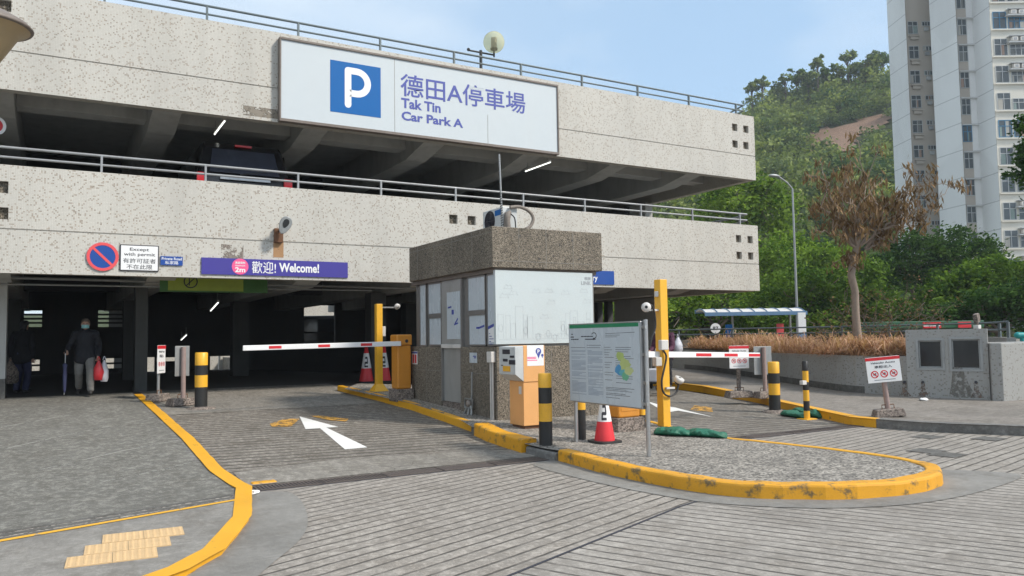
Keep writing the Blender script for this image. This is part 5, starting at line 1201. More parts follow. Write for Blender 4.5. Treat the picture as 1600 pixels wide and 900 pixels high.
p = gp(1196, 622, .145); portable((p.x, p.y, zg(p.x, p.y)+.145), YP(1199, 541, p.y).z-zg(p.x, p.y)-.145, 165, 'pinkish post carrying a grey slanted plate, beside the exit bollard', 'blank', 0, 'pinkpost', .44, .62, (.24, .16, .15))
p = gp(1389, 651, .145); portable((p.x, p.y, zg(p.x, p.y)+.145), YP(1381, 557, p.y).z-zg(p.x, p.y)-.145, -38, 'leaning white Vehicular Access sign on the right pavement', 'sign', -5, 'pinkpost', .56, .44, (.26, .15, .14))

# ------------------------------------------------------------------ planter, walls and street beyond
def wall_path(name, pts, w, z0f, z1, m, label, cat):
    q = offset_path(pts, w); k = MB(); n = len(pts); vs = []
    for (a, b) in zip(pts, q):
        z0 = z0f(*a)-.1; vs += [(a[0], a[1], z0), (a[0], a[1], z1), (b[0], b[1], z1), (b[0], b[1], z0)]
    k.add(vs, [(i*4+j, i*4+(j+1) % 4, (i+1)*4+(j+1) % 4, (i+1)*4+j) for i in range(n-1) for j in range(4)])
    k.face(vs[:4][::-1]); k.face(vs[-4:]); t = thing(name, label, cat, (pts[n//2][0], pts[n//2][1], z0f(*pts[n//2])))
    o = k.build('wall', m, t)
    bm = bmesh.new(); bm.from_mesh(o.data); bmesh.ops.recalc_face_normals(bm, faces=bm.faces[:]); bm.to_mesh(o.data); bm.free()
    return t
t = wall_path('planter_wall', WS, .25, zr, 1.07, 'mosaic_grey', 'low curved mosaic planter wall with dry grass behind it', 'wall')
bs = WS[6:23]; q0 = offset_path(bs, -.012); k = MB(); n = len(bs); vs = []
for a, b in zip(bs, q0): vs += [(a[0], a[1], zr(*a)-.05), (b[0], b[1], zr(*a)-.05), (b[0], b[1], zr(*a)+.16), (a[0], a[1], zr(*a)+.16)]
k.add(vs, [(i*4+j, i*4+(j+1) % 4, (i+1)*4+(j+1) % 4, (i+1)*4+j)[::-1] for i in range(n-1) for j in range(4)]); k.face(vs[:4]); k.face(vs[-4:][::-1])
k.build('base_strip', 'smooth_dark', t)
BW = [(20.6, 27.5), (21.6, 24.2), (23.2, 20), (24.0, 16.6), (23.2, 13.2), (20.6, 11.0)]
BWs = smooth_path(BW, 4)
t = wall_path('parapet_wall', BWs, .2, lambda x, y: .9, 1.43, 'mosaic_grey', 'dark low wall along the back of the dry planter', 'wall')
k = MB()
for z in (1.83, 1.63): k.tube([(p[0]+.1, p[1], z) for p in BWs], .026, 8)
t = thing('street_railing', 'grey pipe railing on the wall behind the dry planter', 'railing', (*BWs[8], 1.43)); k.build('rail', 'rail_dark', t)
for i in range(0, len(BWs), 2): p = BWs[i]; k = MB(); k.box(p[0]+.07, p[0]+.13, p[1]-.03, p[1]+.03, 1.42, 1.82); k.build('post', 'rail_dark', t)
def zsoil(x, y): return 1.0+.25*min(1, max(0, (x-17.5)/6))
sheet('soil', [(p[0]+.15, p[1]) for p in WS]+[(17.0, 11.2), (20.5, 11.1)]+[(p[0]-.05, p[1]) for p in BWs[::-1]], 'soil', 0, 1.5, zsoil, label='dry brown soil of the planter', cat='soil')
sheet('upper_road', [(20.7, 27.6), (21.7, 24.2), (23.3, 20), (24.1, 16.6), (23.3, 13.2), (20.8, 10.9), (24, 8), (60, 2), (140, -20), (140, 60), (60, 110), (20, 90), (20, 40)], 'smooth_warm', .9, 8, lambda x, y: 0, label='raised road behind the planter at the foot of the hill', cat='road')
# wall block with two glazed openings
w0, w1 = GP(1419, 620, .145), GP(1548, 625, .145)
wb = (w1-w0); wb.z = 0; wL = wb.length; wb.normalize(); wn_ = wb.cross(Z_)
zb_ = zr(w0.x, w0.y)
def wuv(px, py): d = ray(px, py); o = V(w0.x, w0.y, 0); q = C0+d*((o-C0).dot(wn_)/d.dot(wn_)); return (q-o).dot(wb), q.z
ztw = (wuv(1419, 516)[1]+wuv(1548, 512.5)[1])/2
def wpt(u, d, z): p = V(w0.x, w0.y, 0)+wb*u-wn_*d; return (p.x, p.y, z)
t = thing('utility_wall', 'grey mosaic wall block with two dark framed windows', 'wall', (w0.x, w0.y, zb_))
hol = []
for (a, b, c, d) in ((1434, 532, 1473, 575), (1486, 530, 1533, 577)):
    u0, z1_ = wuv(a, b); u1, z0_ = wuv(c, d); hol.append((u0, u1, z0_, z1_))
h_ = MB(); holed(h_, 0, wL, zb_-.1, ztw, 0, .9, hol); k = MB()
k.add([wpt(x, y, z) for x, y, z in h_.v], h_.f); wl_ = k.build('wall', 'mosaic_grey', t)
for (u0, u1, z0_, z1_) in hol:
    k = MB(); k.obox(wpt((u0+u1)/2, .10, (z0_+z1_)/2), wb*(u1-u0-.002)/2, wn_*.01, (0, 0, (z1_-z0_-.002)/2)); pn_ = k.build('window', 'glass_dark', t)
    k = MB()
    for (a, b, c, d) in ((u0-.05, u1+.05, z1_-.001, z1_+.05), (u0-.05, u1+.05, z0_-.05, z0_+.001), (u0-.05, u0+.001, z0_+.0011, z1_-.0011), (u1-.001, u1+.05, z0_+.0011, z1_-.0011)): k.obox(wpt((a+b)/2, .02, (c+d)/2), wb*(b-a)/2, wn_*.035, (0, 0, (d-c)/2))
    for (a, b, c, d) in ((u0+.002, u1-.002, z1_-.03, z1_-.002), (u0+.002, u1-.002, z0_+.002, z0_+.03), (u0+.002, u0+.03, z0_+.031, z1_-.031), (u1-.03, u1-.002, z0_+.031, z1_-.031)): k.obox(wpt((a+b)/2, .078, (c+d)/2), wb*(b-a)/2, wn_*.014, (0, 0, (d-c)/2))
    k.build('frame', 'steel_dull', pn_)
for px in (1413, 1442, 1525):
    u, z = wuv(px, 597); k = MB(); k.tube([wpt(u, .05, z), wpt(u, -.05, z)], .03, 10); k.build('drain_spout', 'ink', t)
    k = MB(); k.face([wpt(u-.035, -.003, z), wpt(u+.035, -.003, z), wpt(u+.05, -.003, z-.2), wpt(u+.14, -.003, zb_+.01), wpt(u-.12, -.003, zb_+.01), wpt(u-.05, -.003, z-.2)]); k.build('stain', paint('spout stain', (.17, .115, .085), wear=.42, sc=14, alpha=True, soft=.16), t)
k = MB(); u = wuv(1500, 600)[0]; k.face([wpt(u-.22, -.004, zb_+.01), wpt(u+.30, -.004, zb_+.01), wpt(u+.16, -.004, zb_+.30), wpt(u+.05, -.004, zb_+.66), wpt(u-.12, -.004, zb_+.66), wpt(u-.16, -.004, zb_+.30)]); k.build('stain', paint('moss stain', (.16, .15, .13), wear=.40, sc=13, alpha=True, soft=.2), t)
b0_, b1_, b2_ = GP(1551, 626, .145), GP(1569, 627, .145), GP(1720, 616, .145)
zt2 = XP(1569, 536, b1_.x).z
k = MB(); pl2 = [(b0_.x, b0_.y), (b1_.x, b1_.y), (b2_.x, b2_.y), (b2_.x+.8, b2_.y+1.0), (b0_.x+1.2, b0_.y+.9)]
k.prism(pl2, zb_-.1, zt2); tag(k.build('end_wall', 'mosaic_grey', bevel=.015), 'plain lower grey mosaic wall at the right edge', 'wall')
p = DP(1590, 524, 21.5); t = thing('pipe_barrier', 'teal pipe barrier behind the wall at the right edge', 'barrier', (p.x, p.y, .9))
k = MB(); e = p+CR*1.6; k.tube([(p.x, p.y, p.z), (e.x, e.y, p.z)], .085, 12); k.ball(p, .09, 10, 8); k.build('rail', 'teal', t)
k = MB(); e = p+CR*.12; k.tube([(e.x, e.y, .9), (e.x, e.y, p.z)], .06, 10); k.build('post', 'teal', t)
p = DP(1527, 512, 18.4); t = thing('small_lamp', 'little pale lamp head on top of the grey wall block', 'lamp', (p.x, p.y, p.z-.05))
k = MB(); k.box(p.x-.06, p.x+.06, p.y-.06, p.y+.06, ztw-.0, ztw+.09); k.build('base', 'white_dirty', t, .008)
k = MB(); k.tube([(p.x, p.y, ztw+.09), (p.x, p.y, ztw+.16)], .03, 8); k.obox((p.x-.01, p.y, ztw+.25), (.06, 0, .02), (0, .05, 0), (-.02, 0, .10)); k.build('head', 'plinth', t, .01)
for px, py, w_, h_, lb in ((1443, 625, .20, .10, 'crumpled white litter at the foot of the grey wall block'),):
    q = GP(px, 625, .145); k = MB(); rb = random.Random(2); k.ball((q.x-.15, q.y-.1, zr(q.x, q.y)+.025), (.11, .07, .03), 12, 8)
    k.v = [(x+rb.uniform(-.015, .015), y+rb.uniform(-.015, .015), z+rb.uniform(-.01, .012)) for x, y, z in k.v]; tag(k.build('litter', 'white'), lb, 'litter')
q = GP(396, 773); k = MB(); rb = random.Random(3); k.ball((q.x, q.y, .02), (.07, .045, .025), 12, 8); k.v = [(x+rb.uniform(-.012, .012), y+rb.uniform(-.012, .012), z+rb.uniform(-.008, .012)) for x, y, z in k.v]
tag(k.build('litter', 'white'), 'scrap of white paper on the drain by the yellow kerb corner', 'litter')
# street lamp
p = DP(1247, 530, 40); t = thing('street_lamp', 'tall slim grey street lamp with one arm before the hill', 'street lamp', (p.x, p.y, .9))
tp = DP(1239.5, 292, 40); ztp = tp.z; k = MB(); k.tube([(p.x, p.y, .9), (p.x, p.y, 4), (p.x, p.y, ztp)], [.075, .06, .045], 12); k.build('pole', 'steel_dull', t)
hd = DP(1207, 274.5, 40); L_ = V(hd.x-p.x, hd.y-p.y, 0); k = MB(); k.tube([(p.x, p.y, ztp-.02), (p.x+L_.x*.25, p.y+L_.y*.25, ztp+.28), (p.x+L_.x*.75, p.y+L_.y*.75, hd.z+.02)], .04, 8); k.build('arm', 'steel_dull', t)
d = L_.normalized(); s = V(-d.y, d.x, 0); k = MB(); k.ball((0, 0, 0), 1, 14, 10); c = V(p.x, p.y, 0)+L_*.92
k.v = [tuple(V(c.x, c.y, hd.z)+d*x*.36+s*y*.13+Z_*z*.09) for x, y, z in k.v]; k.build('lamp_head', 'steel_dull', t)
# bus shelter
D = 38; t = thing('bus_shelter', 'bus shelter with a curved blue edged roof behind the railing', 'bus shelter', (*DP(1172, 520, D).xy, .9))
a, e = DP(1095, 492, D), DP(1247, 485, D); d = V(e.x-a.x, e.y-a.y, 0); Ls = d.length; d.normalize(); s = V(-d.y, d.x, 0)
if s.dot(V(0, 0, 0)-V(a.x, a.y, 0)) < 0: s = -s
k = MB(); kf = MB(); n = 10; zc = (a.z+e.z)/2
prof = [(-1.0+2.0*i/n, .30*(1-((i/n)*1.0-.35)**2*2.0)) for i in range(n+1)]
vs = [];
for u in (0, Ls):
    for z2 in (0, -.05):
        vs += [tuple(V(a.x, a.y, zc-.1)+d*u+s*y+Z_*(z+z2)) for y, z in prof]
m_ = n+1
k.add(vs, [(i, i+1, 2*m_+i+1, 2*m_+i) for i in range(n)]+[(m_+i, m_+i+1, 3*m_+i+1, 3*m_+i)[::-1] for i in range(n)]+[(i, m_+i, m_+i+1, i+1) for i in range(n)]+[(2*m_+i, 2*m_+i+1, 3*m_+i+1, 3*m_+i) for i in range(n)]); k.build('roof', 'white_dirty', t)
y, z = prof[-1]; kf.obox(V(a.x, a.y, zc-.1+z-.02)+d*Ls/2+s*(y+.03), d*(Ls/2+.05), s*.025, Z_*.085)
y, z = prof[0]; kf.obox(V(a.x, a.y, zc-.1+z-.02)+d*Ls/2+s*(y-.03), d*(Ls/2+.05), s*.025, Z_*.085)
for i in range(9): 
    for j in range(n): 
        u = Ls*i/8; p0_, p1_ = prof[j], prof[j+1]; kf.obox(V(a.x, a.y, zc-.1+(p0_[1]+p1_[1])/2+.02)+d*u+s*(p0_[0]+p1_[0])/2, d*.012, s*.11+Z_*((p1_[1]-p0_[1])/2), Z_*.02)
kf.build('roof_edge', 'roof_blue', t)
for px, m_ in ((1139, 'blue'), (1219, 'sign_red')):
    c = DP(px, 515, D); k = MB(); k.obox((c.x, c.y, 1.35), d*.16, s*.05, (0, 0, .75)); k.build('panel', m_, t)
for px in (1145, 1235): c = DP(px, 515, D); k = MB(); k.tube([(c.x, c.y, .9), (c.x, c.y, zc+.05)], .05, 8); k.build('post', 'steel_dull', t)
c = DP(1253, 505, D-1.5); t = thing('stop_pylon', 'white over blue pylon at the end of the bus shelter', 'sign', (c.x, c.y, .9))
k = MB(); k.obox((c.x, c.y, 1.28), d*.17, s*.05, (0, 0, .38)); k.build('lower_panel', 'roof_blue', t); k = MB(); k.obox((c.x, c.y, 2.12), d*.17, s*.05, (0, 0, .46)); k.build('upper_panel', 'white', t)
c = DP(1118, 513, 31); t = thing('route_sign', 'small white round sign with number 87 on the railing', 'sign', (c.x, c.y, 1.43)); fw = V(_f.x, _f.y, 0).normalized(); rw_ = V(_r.x, _r.y, 0)
k = MB(); k.lathe([(0, 0), (.20, 0), (.20, .02), (0, .02)], V(*c)-fw*.01, 24, fw, False); k.build('disc', 'white', t); text('lettering', '87', 'ink', t, V(*c)-fw*.0105-rw_*.11-Z_*.07, rw_, Z_, .22, .14, .02, .004)
k = MB(); k.tube([(c.x, c.y, 1.2), (c.x, c.y, c.z-.15)], .02, 6); k.build('stem', 'steel_dull', t)
# green canopy
D = 33; a, e = DP(1352, 512, D), DP(1518, 507, D); t = thing('street_stall', 'long green canopy with red signs beyond the planter', 'canopy', (*((a+e)/2).xy, .9))
d = V(e.x-a.x, e.y-a.y, 0); Ls = d.length; d.normalize(); s = V(d.y, -d.x, 0); c = (a+e)/2
k = MB(); k.obox((c.x, c.y, c.z+.04), d*Ls/2, s*.9, (0, 0, .15)); k.build('roof', 'roof_green', t, .03)
for px, px2 in ((1442, 1470), (1497, 1517)):
    q, q2 = DP(px, 506, D-1), DP(px2, 506, D-1); k = MB(); m_ = (q+q2)/2; k.obox((m_.x, m_.y, c.z+.02), d*(q2-q).length/2, s*.02, (0, 0, .12)); sn = k.build('sign', 'red', t)
    if px == 1442: 
        k = MB(); o = V(m_.x, m_.y, c.z+.02)-(d*(q2-q).length/2)+s*.021; strokes(k, o, d, Z_, [(.18+.07*i, 0, .21+.07*i, 0) for i in range(7)]+[(.06, 0, .10, 0)], .09, .004); k.build('lettering', 'white', sn)
for f_ in (.06, .5, .94): q = a.lerp(e, f_); k = MB(); k.tube([(q.x, q.y, .9), (q.x, q.y, c.z-.09)], .05, 8); k.build('post', 'roof_green', t)

# ------------------------------------------------------------------ foliage
def np_mesh(name, verts, nq, tint, m, parent=None):
    me = bpy.data.meshes.new(name); me.vertices.add(len(verts)); me.vertices.foreach_set('co', verts.astype(np.float32).ravel())
    me.loops.add(nq*4); me.loops.foreach_set('vertex_index', np.arange(nq*4, dtype=np.int32))
    me.polygons.add(nq); me.polygons.foreach_set('loop_start', np.arange(0, nq*4, 4, dtype=np.int32))
    try: me.polygons.foreach_set('loop_total', np.full(nq, 4, dtype=np.int32))
    except Exception: pass
    at = me.attributes.new('tint', 'FLOAT', 'FACE'); at.data.foreach_set('value', np.clip(tint, 0, 1).astype(np.float32))
    me.update(calc_edges=True); me.validate()
    return link(name, me, m, parent)
def leaves(P, size, rng, asp=.5, droop=0, up=.5):
    """leaf shaped quads at points P"""
    n = len(P); a = rng.normal(size=(n, 3)); a[:, 2] *= .6; a[:, 2] -= droop; a /= np.linalg.norm(a, axis=1, keepdims=True)+1e-9
    nn = rng.normal(size=(n, 3)); nn[:, 2] += up; b = np.cross(nn, a); b /= np.linalg.norm(b, axis=1, keepdims=True)+1e-9
    s = size*rng.uniform(.6, 1.3, (n, 1)); a = a*s*.5; b = b*s*.5*asp
    return np.stack([P-a, P+b, P+a, P-b], 1).reshape(-1, 3)
def crown(blobs, n, size, rng, per=45, spread=.2, shell=.5):
    """clumps of leaves through the volume of several ellipsoids: centre, radii"""
    vol = np.array([r[0]*r[1]*r[2] for c, r in blobs])**.75; vol /= vol.sum(); PP, TT = [], []
    for (c, r), v in zip(blobs, vol):
        k = max(3, int(n*v/per)); d = rng.normal(size=(k, 3)); d /= np.linalg.norm(d, axis=1, keepdims=True)
        cc = np.array(c)+d*(rng.uniform(shell**3, 1, (k, 1))**(1/3))*np.array(r)
        tt = rng.uniform(.05, .95, k)**1.1
        sg_ = spread*np.mean(r)*rng.uniform(.6, 1.3, (k, 1, 1))
        p = cc[:, None, :]+rng.normal(size=(k, per, 3))*sg_*np.array([1, 1, .7]); PP.append(p.reshape(-1, 3))
        TT.append((tt[:, None]+rng.normal(size=(k, per))*.13).ravel())
    return np.concatenate(PP), np.concatenate(TT)
def limb(mb, a, b, r0, r1, rng, n=6, wob=.06):
    a, b = Vector(a), Vector(b); L = (b-a).length; pts = [a.lerp(b, i/n)+Vector(rng.normal(size=3)*wob*L*(0 if i in (0, n) else 1)) for i in range(n+1)]
    mb.tube(pts, [r0+(r1-r0)*i/n for i in range(n+1)], 8); return pts
GZ = .9
def tree(label, D, px0, blobs_px, m, n, size, seed, group=None, trunk=.18, cat='tree', name='tree', per=45, spread=.2, dd=.8, z0=None, bark='bark'):
    """blobs_px: (px, py, rx, ry) outlines of the crown masses at depth D; they are placed as real ellipsoids"""
    rng = np.random.default_rng(seed); base = DP(px0, 530, D); z0 = GZ if z0 is None else z0
    t = thing(name, label, cat, (base.x, base.y, z0), group); s = D/FPX; bl = []
    for (x, y, rx, ry) in blobs_px:
        c = DP(x, y, D+rng.uniform(-.5, .5)*rx*s*dd); bl.append((tuple(c), (rx*s, rx*s*.9, ry*s)))
    k = MB(); hi = max(bl, key=lambda q: q[0][2]); mid = V(base.x, base.y, z0+.35*(hi[0][2]-z0)); limb(k, (base.x, base.y, z0-.3), mid, trunk, trunk*.7, rng, 5, .03)
    for c, r in bl:
        top = limb(k, mid, V(*c)+V(0, 0, r[2]*.3), trunk*.5, trunk*.12, rng)
        for _ in range(3): limb(k, top[3], V(*c)+Vector(rng.normal(size=3))*r[0]*.5, trunk*.2, .02, rng, 4)
    k.build('trunk', bark, t)
    P, T = crown(bl, n, size, rng, per, spread); np_mesh('crown', leaves(P, size, rng), len(P), T, m, t); return t
G1 = 'leafy trees between the road and the hill'
tree('tall fresh green tree rising behind the right end of the car park', 60, 1215, [(1150, 310, 55, 40), (1200, 330, 45, 45), (1195, 300, 28, 26), (1120, 335, 45, 25), (1235, 385, 30, 25)], 'leaf_bright', 9000, .34, 1, G1)
tree('broad light green tree behind the tall grey street lamp', 52, 1230, [(1230, 400, 62, 32), (1290, 405, 48, 26), (1190, 425, 40, 30), (1260, 440, 50, 35)], 'leaf_bright', 8000, .30, 2, G1)
tree('low bright green trees showing under the car park overhang', 46, 1120, [(1075, 478, 55, 26), (1140, 470, 60, 28), (1190, 480, 45, 30), (1050, 495, 50, 20), (1010, 490, 50, 26), (960, 490, 50, 24)], 'leaf_bright', 9000, .27, 3, G1)
tree('deep green tree behind the bus shelter and the street lamp', 43, 1250, [(1240, 455, 58, 36), (1225, 500, 60, 24), (1285, 480, 45, 38), (1300, 440, 40, 26)], 'leaf_mid', 9000, .25, 4, G1)
tree('shaded tree behind the trunk of the dead tree', 45, 1345, [(1350, 440, 50, 38), (1320, 480, 50, 30), (1370, 480, 45, 28)], 'leaf_mid', 7000, .26, 5, G1)
tree('wide dark banyan like tree before the tower block', 50, 1440, [(1440, 400, 60, 36), (1500, 388, 50, 30), (1530, 400, 40, 28), (1400, 420, 45, 30), (1470, 430, 60, 30), (1415, 375, 30, 18), (1545, 420, 30, 24)], 'leaf_dark', 14000, .26, 6, G1)
tree('bushy mid green tree right of the dead tree', 40, 1500, [(1500, 435, 50, 26), (1550, 430, 50, 28), (1590, 440, 50, 30), (1470, 465, 50, 22), (1520, 465, 60, 22)], 'leaf_mid', 11000, .23, 7, G1)
tree('low dark tree over the wall at the right edge', 34, 1560, [(1530, 480, 40, 26), (1575, 475, 50, 34), (1620, 480, 50, 40), (1480, 492, 40, 14), (1440, 495, 40, 12)], 'leaf_dark', 10000, .20, 8, G1)
tree('dark tree overlapping the tower at the right edge', 26, 1690, [(1612, 210, 36, 30), (1620, 265, 40, 26), (1650, 240, 50, 60), (1690, 300, 70, 70)], 'leaf_dark', 9000, .17, 9, None, .16)
tree('pale bushy tree low behind the bus shelter roof', 48, 1000, [(1100, 505, 40, 16), (1165, 505, 50, 16), (1060, 430, 60, 30)], 'leaf_mid', 4500, .26, 10, G1)
# dead tree with hanging brown leaves
def dead_tree():
    rng = np.random.default_rng(21); D = 20.5; s = D/FPX; P_ = lambda x, y, o=0: DP(x, y, D+o)
    b = P_(1346, 560); t = thing('dead_tree', 'dead tree with a bare trunk and hanging brown leaves', 'tree', tuple(b)); k = MB()
    k.tube([P_(1347, 566), P_(1340, 530), P_(1337, 490), P_(1336, 455), P_(1330, 430), P_(1333, 408), P_(1338, 385)], [.13, .11, .095, .09, .095, .085, .075], 12)
    tips = []
    def br(p, q, r0, r1, o0, o1, kids):
        a, e = P_(*p, o0), P_(*q, o1); pts = limb(k, a, e, r0, r1, rng, 6, .045)
        for _ in range(kids):
            st_ = pts[rng.integers(2, 7)]; d = (e-a).normalized(); q2 = st_+Vector(rng.normal(size=3))*.33+d*.30+V(0, 0, .12); limb(k, st_, q2, r1*.8, .008, rng, 4); tips.append(q2)
        tips.append(e); tips.append(pts[4])
    for q, o1, kd in (((1300, 330), -.2, 7), ((1290, 280), .3, 7), ((1325, 265), -.4, 8), ((1350, 270), .2, 7), ((1275, 275), 0, 4), ((1310, 300), .5, 7), ((1360, 300), .4, 6), ((1335, 330), -.5, 7), ((1372, 320), -.3, 6), ((1352, 350), .5, 6), ((1300, 360), -.4, 5)):
        br((1338, 388), q, .045, .014, 0, o1, kd)
    for q, o1, kd in (((1395, 322), .2, 8), ((1415, 308), -.2, 6), ((1440, 290), .1, 7), ((1440, 325), -.1, 7), ((1462, 318), .2, 5), ((1400, 345), -.2, 5), ((1378, 345), .3, 6)):
        br((1352, 388) if q[0] > 1410 else (1342, 385), q, .038, .012, 0, o1, kd)
    br((1337, 402), (1322, 398), .03, .01, 0, .1, 2); br((1352, 390), (1380, 378), .03, .01, 0, -.2, 2)
    k.build('trunk', 'bark_pale', t)
    PP = []
    for q in tips:
        n = 19; c = np.array(q); PP.append(c+rng.normal(size=(n, 3))*np.array([.085, .085, .09])+np.array([0, 0, -.08]))
    for (x, y) in ((1335, 396), (1328, 402), (1342, 400), (1331, 412), (1338, 415)): PP.append(np.array(P_(x, y))+rng.normal(size=(22, 3))*.07)
    P = np.concatenate(PP); rngt = np.repeat(rng.uniform(.1, .9, len(P)//2+1), 2)[:len(P)]
    v = leaves(P, .20, rng, .24, 2.2, 0); np_mesh('crown', v, len(P), rngt+rng.normal(size=len(P))*.12, 'leaf_dead', t)
dead_tree()
# twiggy dry shrub
def twigs(label, D, px0, py0, tips, seed, nl, tint):
    rng = np.random.default_rng(seed); b = DP(px0, py0, D); t = thing('dry_shrub', label, 'shrub', tuple(b), 'dry shrubs in the planter'); k = MB(); PP = []
    for (x, y) in tips:
        e = DP(x, y, D+rng.uniform(-.6, .6)); pts = limb(k, b, e, .016, .005, rng, 6, .05)
        for _ in range(7):
            s_ = pts[rng.integers(2, 7)]; q = s_+Vector(rng.normal(size=3))*.25+V(0, 0, .08); limb(k, s_, q, .006, .003, rng, 3); PP.append(np.array(q)+rng.normal(size=(nl, 3))*.09)
    k.build('stem', 'bark', t); P = np.concatenate(PP); np_mesh('foliage', leaves(P, .075, rng, .5), len(P), rng.uniform(0, .8, len(P)), tint, t)
twigs('spreading brown leafed shrub right of the dead tree trunk', 22, 1375, 545, [(1300, 480), (1320, 470), (1345, 465), (1370, 470), (1395, 468), (1420, 460), (1445, 472), (1470, 480), (1485, 478), (1340, 490), (1400, 485), (1440, 490), (1370, 500), (1310, 500), (1460, 492)], 31, 9, 'leaf_dead')
twigs('thin brown stalks left of the dead tree trunk', 21.5, 1292, 556, [(1280, 505), (1285, 515), (1298, 505), (1305, 515), (1290, 525)], 32, 5, 'leaf_dead')
# dry grass
def dry_grass():
    rng = np.random.default_rng(5); n = 17000; W = np.array(WS[6:26]); i = rng.integers(0, len(W)-1, n); f = rng.uniform(size=n)
    p = W[i]*(1-f[:, None])+W[i+1]*f[:, None]; off = .22+rng.uniform(0, 1, n)**1.4*3.4; p[:, 0] += off; p[:, 1] += off*.15
    z = np.array([zsoil(x, y) for x, y in p]); clump = np.array([.6*mnoise.noise(V(x*.8, y*.8, 3))+.7*mnoise.noise(V(x*2.6, y*2.6, 8)) for x, y in p]); h = (.10+.40*rng.uniform(size=n)**1.7)*(1+1.1*clump)
    keep = (clump > -.42); p, z, h, clump = p[keep], z[keep], h[keep], clump[keep]; n = len(p)
    a = rng.uniform(0, 6.28, n); bend = rng.uniform(.08, .9, n)**1.1; q0 = np.c_[p, z]; mid = q0+np.c_[np.cos(a)*bend*.4, np.sin(a)*bend*.4, h*.75]; tip = q0+np.c_[np.cos(a)*bend, np.sin(a)*bend, h*rng.uniform(.1, 1, n)]
    w = np.c_[np.cos(a+1.57), np.sin(a+1.57), np.zeros(n)]*.012
    v = np.stack([q0-w, q0+w, mid+w*.8, mid-w*.8, mid-w*.8, mid+w*.8, tip+w*.15, tip-w*.15], 1).reshape(-1, 3)
    T = np.repeat(np.clip(.5+.5*clump+rng.normal(size=n)*.2, 0, 1), 2)
    tag(np_mesh('grass', v, 2*n, T, 'straw'), 'tangled dry reddish grass filling the planter', 'grass', kind='stuff')
dry_grass()

# ------------------------------------------------------------------ hill
RH = V(_r.x, _r.y, 0).normalized(); FH = V(_f.x, _f.y, 0).normalized()
def hz(u, d):
    R_ = 57+max(-30, min(40, (u-64)*.30)); t_ = min(1, max(0, (d-66)/(215-66))); t_ = t_*t_*(3-2*t_)*.55+t_*.45
    q = RH*u+FH*d; return .6+R_*t_+(5*mnoise.noise(q*.018)+2.5*mnoise.noise(q*.05))*min(1, t_*3)-max(0, d-225)*.25
def hp(u, d): q = RH*u+FH*d; return V(q.x, q.y, hz(u, d))
def proj(p): v = p-C0; z = v.dot(_f); return 800+FPX*v.dot(CR)/z, 450-FPX*v.dot(CU)/z
us = [ -60+4*i for i in range(76)]; dsn = [62+4*i for i in range(52)]
k = MB(); vs = [hp(u, d) for d in dsn for u in us]; m_ = len(us)
k.add(vs, [(j*m_+i, j*m_+i+1, (j+1)*m_+i+1, (j+1)*m_+i) for j in range(len(dsn)-1) for i in range(m_-1)], True)
M['hill'] = concrete('hill earth', (.06, .075, .03), None, speck=.2)
struct(k.build('hill', 'hill'), 'steep wooded hillside behind the trees', 'hill')
def in_scar(p):
    x, y = proj(p); w = mnoise.noise(V(x*.05, y*.05, 0))*.35
    return ((x-1300)/40)**2+((y-222)/20)**2 < 1+w or ((x-1352)/42)**2+((y-199-(1352-x)*.25)/13)**2 < 1+w
rk = MB(); st_ = 1.6
for i in range(70):
    for j in range(60):
        u, d = 60+st_*i, 120+st_*j
        if in_scar(hp(u+st_/2, d+st_/2)): rk.face([hp(u, d)+Z_*.5, hp(u+st_, d)+Z_*.5, hp(u+st_, d+st_)+Z_*.5, hp(u, d+st_)+Z_*.5], True)
M['scar'] = concrete('reddish rock', (.27, .175, .125), None, speck=.6, stains=1.0)
bm = bmesh.new(); so_ = rk.build('rock_scar', 'scar'); bm.from_mesh(so_.data); bmesh.ops.remove_doubles(bm, verts=bm.verts[:], dist=.01); bm.to_mesh(so_.data); bm.free()
struct(so_, 'bare reddish rock scar on the wooded hillside', 'rock face')
def forest():
    rng = np.random.default_rng(77); PP, TT, SS = [], [], []; cnt = 0
    while cnt < 2700:
        d = rng.uniform(68, 224); u = rng.uniform(-.02*d, .62*d); p = hp(u, d); x, y = proj(p)
        if not (930 < x < 1660): continue
        if (in_scar(p) and rng.uniform() < .9) or in_scar(hp(u, d+4)) or (in_scar(hp(u, d+8)) and rng.uniform() < .6): continue
        cnt += 1; r = 1.1+2.6*rng.uniform()**2.2; k = 8; per = 20
        dd = rng.normal(size=(k, 3)); dd[:, 2] = np.abs(dd[:, 2]); dd /= np.linalg.norm(dd, axis=1, keepdims=True)
        c = np.array(p)+np.array([0, 0, r*.45])+dd*np.array([r, r, r*1.15])*rng.uniform(.55, 1, (k, 1))
        q = c[:, None, :]+rng.normal(size=(k, per, 3))*r*.25; PP.append(q.reshape(-1, 3))
        base = np.clip(rng.normal(.42, .30)+.25*mnoise.noise(p*.03), 0, 1); TT.append(np.repeat(base+rng.normal(size=k)*.12, per)); SS.append(np.full(k*per, r*.26))
    P, T, S = np.concatenate(PP), np.concatenate(TT), np.concatenate(SS)
    v = leaves(P, 1.0, rng, .75, 0, .8).reshape(-1, 4, 3); c = P[:, None, :]; v = (c+(v-c)*S[:, None, None]).reshape(-1, 3)
    tag(np_mesh('forest', v, len(P), T+rng.normal(size=len(P))*.06, 'leaf_hill'), 'dense mixed green woodland covering the hillside', 'forest', kind='stuff')
forest()
